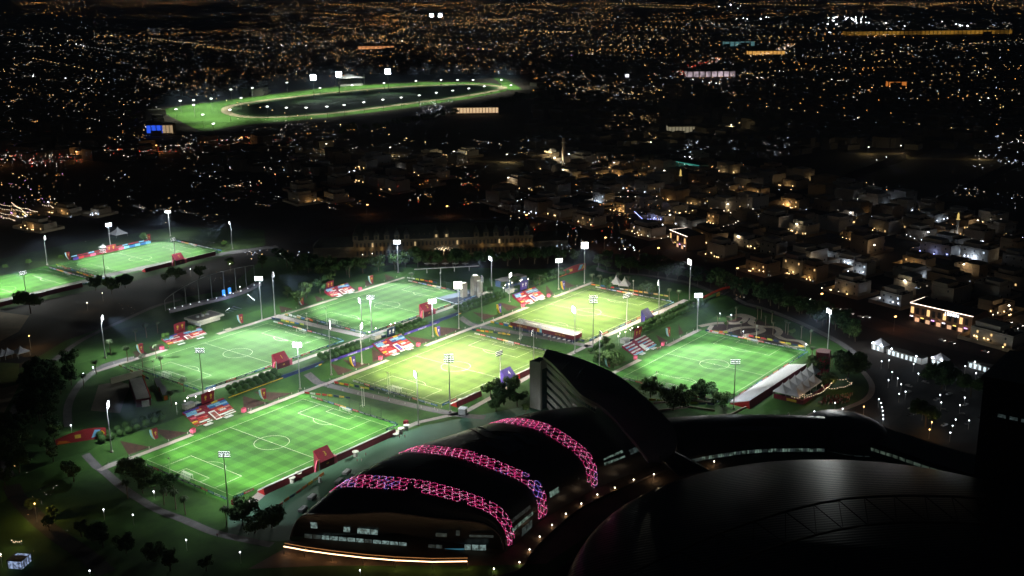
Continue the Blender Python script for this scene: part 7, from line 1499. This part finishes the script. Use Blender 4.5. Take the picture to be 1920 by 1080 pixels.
for px, py, lb in ((587, 146, 'left of three dazzling white masts behind the racecourse'), (635, 140, 'middle of three dazzling white masts behind the racecourse'), (727, 135, 'right of three dazzling white masts behind the racecourse'), (809, 30, 'left of two dazzling lamps near the horizon'), (825, 30, 'right of two dazzling lamps near the horizon')):
    q = gz(px, py, 45); far = py < 50; s = 1.5 if far else 1
    t = thing('stadium_mast', lb, 'floodlight', (q.x, q.y, 5), math.atan2(CAM.y-q.y, CAM.x-q.x)+math.pi/2); MB().tube([(0, 0, 0), (0, 0, 40)], [.8*s, .5*s], 6).build('pole', STEEL, t)
    m = MB(); [m.box(-5*s+c*2.2*s, -3.4*s+c*2.2*s, -1, 0, 36+r_*2.4*s, 37.8*1+r_*2.4*s+.6*s) for c in range(5) for r_ in range(4)]; m.build('lamp_bank', emis('dazzling bank', (.92, .96, 1), 30), t); MB().box(-5.5*s, 5.5*s, 0, .6, 35, 37+8*s).build('frame', DARK, t)
    if not far: lamp('SPOT', (q.x-6, q.y-6, 42), 60000, (.9, .95, 1), 2, (q.x-30, q.y-30, 5), 110, .8, name='mast_light')
q = G(658, 160); t = thing('racecourse_grandstand', 'racecourse grandstand under a glowing white pointed canopy', 'grandstand', q, R(-35)); MB().mesh([(-24, -12, 0), (24, -12, 0), (24, 12, 10), (-24, 12, 10), (-24, 12, 0), (24, 12, 0)], [(0, 1, 2, 3), (3, 2, 5, 4), (0, 3, 4), (1, 5, 2)]).build('seating', VW[2], t)
MB().mesh([(-28, -14, 16), (28, -14, 16), (28, 12, 15), (-28, 12, 15), (-5, 0, 24)], [(0, 1, 4), (1, 2, 4), (2, 3, 4), (3, 0, 4)]).build('canopy', TENTW, t); [MB().tube([(x, 10, 0), (x, 10, 22)], .6, 6).build('column', STEEL, t) for x in (-30, 0, 30)]; lamp('POINT', t.matrix_basis @ Vector((0, -25, 40)), 9000, (.9, 1, .95), 2, name='grandstand_light')
# ------------------------------------------------------------------ far lit landmarks
def glow_box(px, py, w_, d_, h_, lb, m_, cat='lit building', rz=None, n=8):
    q = G(px, py); t = thing('lit_building', lb, cat, q, RA if rz is None else rz); MB().box(-w_/2, w_/2, -d_/2, d_/2, 0, h_).build('walls', VW[1], t); MB().box(-w_/2-.5, w_/2+.5, -d_/2-.5, d_/2+.5, h_, h_+.6).build('roof', VR, t)
    for i in range(n): a = -w_/2+w_*(i+.1)/n; MB().box(a, a+w_/n*.8, -d_/2-.3, -d_/2, h_*.2, h_*.9).build('lit_bay', m_, t); 
    for i in range(max(1, n//3)): a = -d_/2+d_*(i+.1)/max(1, n//3); MB().box(-w_/2-.3, -w_/2, a, a+d_/max(1, n//3)*.8, h_*.2, h_*.9).build('lit_bay', m_, t)
    return t
fr = math.atan2(-_r.y, -_r.x)+math.pi
glow_box(1332, 146, 105, 20, 16, 'wide white and pinkish lit frontage in the upper right', emis_noise('pinkish white front', (.95, .75, .85), .9, .08), rz=fr)
glow_box(1738, 66, 560, 40, 17, 'very long orange lit wall near the horizon', emis_noise('orange wall', (1, .5, .06), .5, .02), rz=fr, n=40)
glow_box(893, 212, 75, 36, 12, 'warm glowing columned hall right of the racecourse', emis('column glow', (1, .68, .38), 1.0), rz=fr, n=14)
glow_box(297, 252, 30, 16, 16, 'building with vivid blue lit facade below the racecourse', emis('vivid blue front', (.03, .12, 1), 1.1), rz=fr, n=4)
glow_box(318, 252, 16, 14, 16, 'warm lit block beside the blue facade', emis('warm front', (1, .7, .4), .5), rz=fr, n=3)
glow_box(1385, 88, 90, 30, 18, 'teal lit building in the upper right', emis('teal front', (.3, .75, .8), .35), rz=fr, n=6)
glow_box(1290, 250, 60, 20, 12, 'dim columned building beside the upper right road', emis('beige front', (1, .9, .6), .25), rz=fr, n=12)
glow_box(1680, 167, 36, 16, 16, 'small orange lit block at the right', emis('orange front', (1, .3, .05), .7), rz=fr, n=3)
glow_box(1436, 103, 100, 20, 12, 'row of orange lit shops at the end of the road', emis('orange shops', (1, .5, .12), 1.1), rz=fr, n=9)
glow_box(706, 93, 110, 20, 12, 'orange and pink lit strip of shops in the upper middle', emis('orange pink shops', (1, .4, .15), 1.0), rz=fr, n=9)
glow_box(1176, 146, 8, 6, 9, 'small bright white screen right of the racecourse', emis('white screen', (.85, .9, 1), 3), rz=fr, n=1)
# ------------------------------------------------------------------ far city as a mass: blocks and lights
frnd = random.Random(21)
def blocks(regions, name, mt, label):
    mb = MB()
    for x0, y0, x1, y1, n in regions:
        for _ in range(n):
            p = G(frnd.uniform(x0, x1), y0+(y1-y0)*frnd.random()**.7)
            if not free(p, 24): continue
            w_, d_, h_ = frnd.uniform(10, 26), frnd.uniform(10, 24), frnd.choice((6, 7, 8, 10, 14)); M_ = Matrix.Translation(p) @ Matrix.Rotation(RA+frnd.choice((0, .3, -.2)), 4, 'Z'); mb.box(-w_/2, w_/2, -d_/2, d_/2, 0, h_, 0, M_)
    o = mb.build(name, mt, kind='stuff'); o['label'] = label; o['category'] = 'city blocks'
blocks([(0, 60, 500, 180, 700), (500, 20, 1400, 140, 1500), (1000, 150, 1500, 300, 350), (1400, 60, 1920, 280, 600), (0, 180, 300, 300, 200), (350, 262, 640, 330, 40)], 'city_buildings', mat('far city render', (.10, .09, .075), .9), 'dense far mass of low dark city blocks up to the horizon')
def cemis(n, c, e): return emis(n, c, e*1.7)
CP = {'w': cemis('city white', (1, .90, .78), 5), 'o': cemis('city orange', (1, .42, .10), 6), 'y': cemis('city amber', (1, .62, .25), 6), 'b': cemis('city blue white', (.62, .75, 1), 6), 'r': cemis('city red', (1, .08, .04), 4), 'W': cemis('city bright white', (.9, .95, 1), 16), 'p': cemis('city violet', (.7, .35, 1), 5), 'g': cemis('city green', (.2, 1, .4), 2.5),
      'd': cemis('city dim amber', (1, .6, .28), 1.2), 'e': cemis('city dim white', (.9, .9, .9), 1.4)}
keys = list(CP)
def lights_mass(regions, name, label, streets=(), roads=()):
    mb = MB()
    for x0, y0, x1, y1, n, pal, sz in regions:
        k = 0
        cx_, cy_, sl_ = [], [], []
        for _ in range(n):
            if cx_ and frnd.random() < .72: i = frnd.randrange(len(cx_)); g_ = frnd.gauss(0, 13); px = cx_[i]+g_; py = cy_[i]+frnd.gauss(0, 1.1)+g_*sl_[i]
            else: px, py = frnd.uniform(x0, x1), frnd.uniform(y0, y1); cx_.append(px); cy_.append(py); sl_.append(frnd.choice((-.12, -.05, .16, .3)))
            if not (x0 <= px <= x1 and y0 <= py <= y1): continue
            p = G(px, max(py, -24)); D = (p-CAM).length
            s = D/2126*sz*frnd.choice((.22, .26, .3, .36, .5)); mb.dot((p.x, p.y, p.z+frnd.uniform(4, 9)), s, keys.index(frnd.choice(pal)))
    for pts, pal, st_ in roads:
        P = gpts(pts)
        for a, b in zip(P, P[1:]):
            L_ = (b-a).length
            for i in range(int(L_/st_)): p = a.lerp(b, i*st_/L_); mb.dot((p.x+frnd.uniform(-12, 12), p.y+frnd.uniform(-12, 12), p.z+8), (p-CAM).length/2126*frnd.choice((.25, .35, .45)), keys.index(frnd.choice(pal)))
    for x0, y0, x1, y1, n, pal in streets:
        for _ in range(n):
            p = G(frnd.uniform(x0, x1), frnd.uniform(y0, y1)); dr = ux if frnd.random() < .5 else uy; c_ = frnd.choice(pal); D = (p-CAM).length; L_ = frnd.randint(6, 26); st_ = frnd.uniform(26, 48)
            for i in range(L_): mb.dot((p.x+dr.x*st_*i, p.y+dr.y*st_*i, p.z+9), D/2126*.42, keys.index(c_))
    o = mb.build(name, [CP[k] for k in keys], kind='stuff'); o['label'] = label; o['category'] = 'city lights'
WO_ = 'oooyyyydddddddwweeeb'
lights_mass([(0, -6, 1920, 8, 900, 'oydddddew', .75), (450, 0, 1200, 60, 1500, WO_, .8), (850, 4, 1150, 50, 500, 'ooyydd', .8), (0, 55, 450, 180, 1000, WO_+'eee', .95), (450, 60, 1000, 140, 1300, WO_, .95), (950, 50, 1250, 120, 500, WO_, .95), (0, 16, 420, 34, 120, 'oodd', .8), (60, 8, 1000, 16, 220, 'oyyd', .8),
  (0, 180, 300, 300, 300, 'ooyddwe', 1), (1250, 40, 1900, 60, 260, 'bwede', 1), (1200, 60, 1900, 130, 330, 'oydwebd', .95), (1000, 140, 1500, 185, 380, 'ooydweb', 1), (1060, 160, 1260, 200, 160, 'yywed', 1), (1500, 130, 1920, 200, 110, 'wbedo', 1), (1270, 262, 1480, 300, 190, 'bbwe', 1), (1820, 240, 1920, 330, 120, 'bwe', 1),
  (1100, 215, 1240, 280, 110, 'yyd', 1), (330, 262, 640, 330, 150, 'wyebd', 1), (400, 300, 640, 420, 110, 'ydewr', 1), (640, 270, 1000, 340, 110, 'webyd', 1), (650, 330, 920, 400, 90, 'yowr', 1), (780, 195, 850, 225, 130, 'bbeew', .9), (1100, 300, 1400, 420, 330, 'yydewoo', .95), (1400, 330, 1920, 430, 150, 'wbyeed', .95), (1380, 430, 1920, 600, 90, 'wbyedd', .85),
  (930, 360, 1200, 470, 190, 'yowderb', .95), (0, 330, 120, 420, 110, 'yowp', .95), (120, 330, 420, 430, 110, 'webyd', .95), (450, 480, 640, 500, 26, 'bwy', 1.1), (1040, 460, 1200, 490, 26, 'bby', 1.1), (0, 290, 160, 320, 130, 'rwrwe', 1), (160, 270, 400, 300, 100, 'wewr', 1), (400, 225, 680, 275, 70, 'wed', .9),
  (1260, 128, 1300, 146, 60, 'rrw', 1.1), (1300, 114, 1370, 126, 40, 'bww', 1), (1460, 85, 1490, 105, 40, 'yww', 1), (0, 430, 500, 600, 50, 'ede', .8), (0, 900, 130, 1075, 16, 'wey', .9), (690, 25, 750, 50, 120, 'oo', .9), (1280, 5, 1920, 35, 420, 'oydded', .8)], 'city_lights', 'thousands of tiny warm and cool city lights scattered to the horizon', [(450, 5, 1250, 110, 70, 'oooyyd'), (0, 60, 500, 170, 40, 'oyyde'), (1000, 60, 1900, 220, 40, 'oyyed'), (0, 6, 1900, 14, 30, 'ooy')],
  [([(690, 84), (765, 56)], 'yyo', 14), ([(1275, 143), (1290, 135), (1310, 128), (1350, 114)], 'rrrow', 6), ([(1350, 114), (1420, 110), (1455, 100), (1490, 86)], 'oowyb', 9), ([(960, 72), (1150, 56)], 'ody', 30), ([(520, 22), (1000, 8)], 'oyd', 50), ([(180, 36), (500, 28)], 'od', 50), ([(870, 94), (985, 106), (1010, 100)], 'yowp', 14), ([(1500, 138), (1900, 128)], 'oyd', 30),
   ([(960, 108), (1060, 110), (1130, 106)], 'ppbwo', 12), ([(0, 306), (150, 297), (300, 286), (450, 270), (560, 260)], 'rwwyo', 5), ([(0, 314), (150, 305), (300, 292)], 'rrwy', 7), ([(500, 250), (700, 243)], 'dyw', 14), ([(1380, 246), (1470, 224)], 'yy', 14), ([(560, 262), (700, 252), (740, 246)], 'ody', 12), ([(1150, 225), (1240, 275)], 'yd', 20), ([(1480, 138), (1560, 134), (1700, 132)], 'ood', 22)])
lights_mass([(1340, 10, 1395, 18, 6, 'W', 2.4), (1450, 34, 1640, 46, 26, 'W', 2.2), (1480, 42, 1840, 52, 26, 'W', 2.4), (1370, 34, 1450, 40, 8, 'W', 1.9), (200, 80, 1100, 140, 26, 'W', 1.4), (40, 80, 300, 260, 16, 'W', 1.4), (1000, 60, 1900, 240, 30, 'W', 1.4), (1050, 300, 1900, 440, 26, 'W', 1.3), (510, 478, 560, 498, 5, 'W', 1.6), (1160, 476, 1190, 486, 6, 'W', 1.5)], 'bright_city_lamps', 'sparse brighter white lamps standing out among the city lights')
# ------------------------------------------------------------------ lower left corner: lit glass kiosk with string lights
p = G(38, 1060); t = thing('glass_kiosk', 'brightly lit glass box pavilion in the lower left corner', 'kiosk', p, R(30)); MB().box(-3.5, 3.5, -3, 3, .3, 3.6).build('glowing_interior', emis_noise('kiosk interior', (.5, .65, 1), .8, .9, .08), t); MB().box(-3.9, .6, -3.4, 3.4, 4.1, 4.3).build('roof', DARK, t)
m = MB(); [m.box(x-.1, x+.1, y-.1, y+.1, 0, 4) for x in (-3.7, -1.8, 0, 1.8, 3.7) for y in (-3.2, 3.2)]; m.box(-3.8, 3.8, -3.3, -3.1, 3.9, 4.1); m.box(-3.8, 3.8, 3.1, 3.3, 3.9, 4.1); m.box(-3.8, -3.6, -3.3, 3.3, 3.9, 4.1); m.build('frame', DARK, t)
festoon([(22, 1013), (30, 1015), (43, 1011)], 3, 'short sagging warm string light above the glass kiosk', .15, .7); q = G(30, 1030, 5); lamp('POINT', q, 450, (1, .7, .35), .5, name='kiosk_glow')
# ------------------------------------------------------------------ air
hz = bpy.data.materials.new('night air'); hz.use_nodes = True; t_ = hz.node_tree; t_.nodes.remove(t_.nodes['Principled BSDF'])
pv_ = t_.nodes.new('ShaderNodeVolumePrincipled'); pv_.inputs['Color'].default_value = (.5, .68, 1, 1); pv_.inputs['Density'].default_value = 1.7e-4; pv_.inputs['Anisotropy'].default_value = .2
t_.links.new(pv_.outputs[0], t_.nodes['Material Output'].inputs['Volume'])
MB().box(-1500, 19000, -1800, 19000, -6, 262).build('haze', hz, kind='stuff')
# ------------------------------------------------------------------ labels: look-alikes are told apart by their order from the left
_g = {}
bpy.context.view_layer.update()
for _o in list(SC.objects):
    if _o.parent is None and 'label' in _o: _g.setdefault(_o['label'], []).append(_o)
for _k, _v in _g.items():
    if len(_v) > 1:
        def _sx(o): d = o.matrix_world.translation-CAM; return d.dot(RT)/max(1, d.dot(_f))
        for _i, _o in enumerate(sorted(_v, key=_sx)):
            _n = '%s, %s from the left' % (_k, nth(_i))
            if len(_n.split()) <= 16: _o['label'] = _n
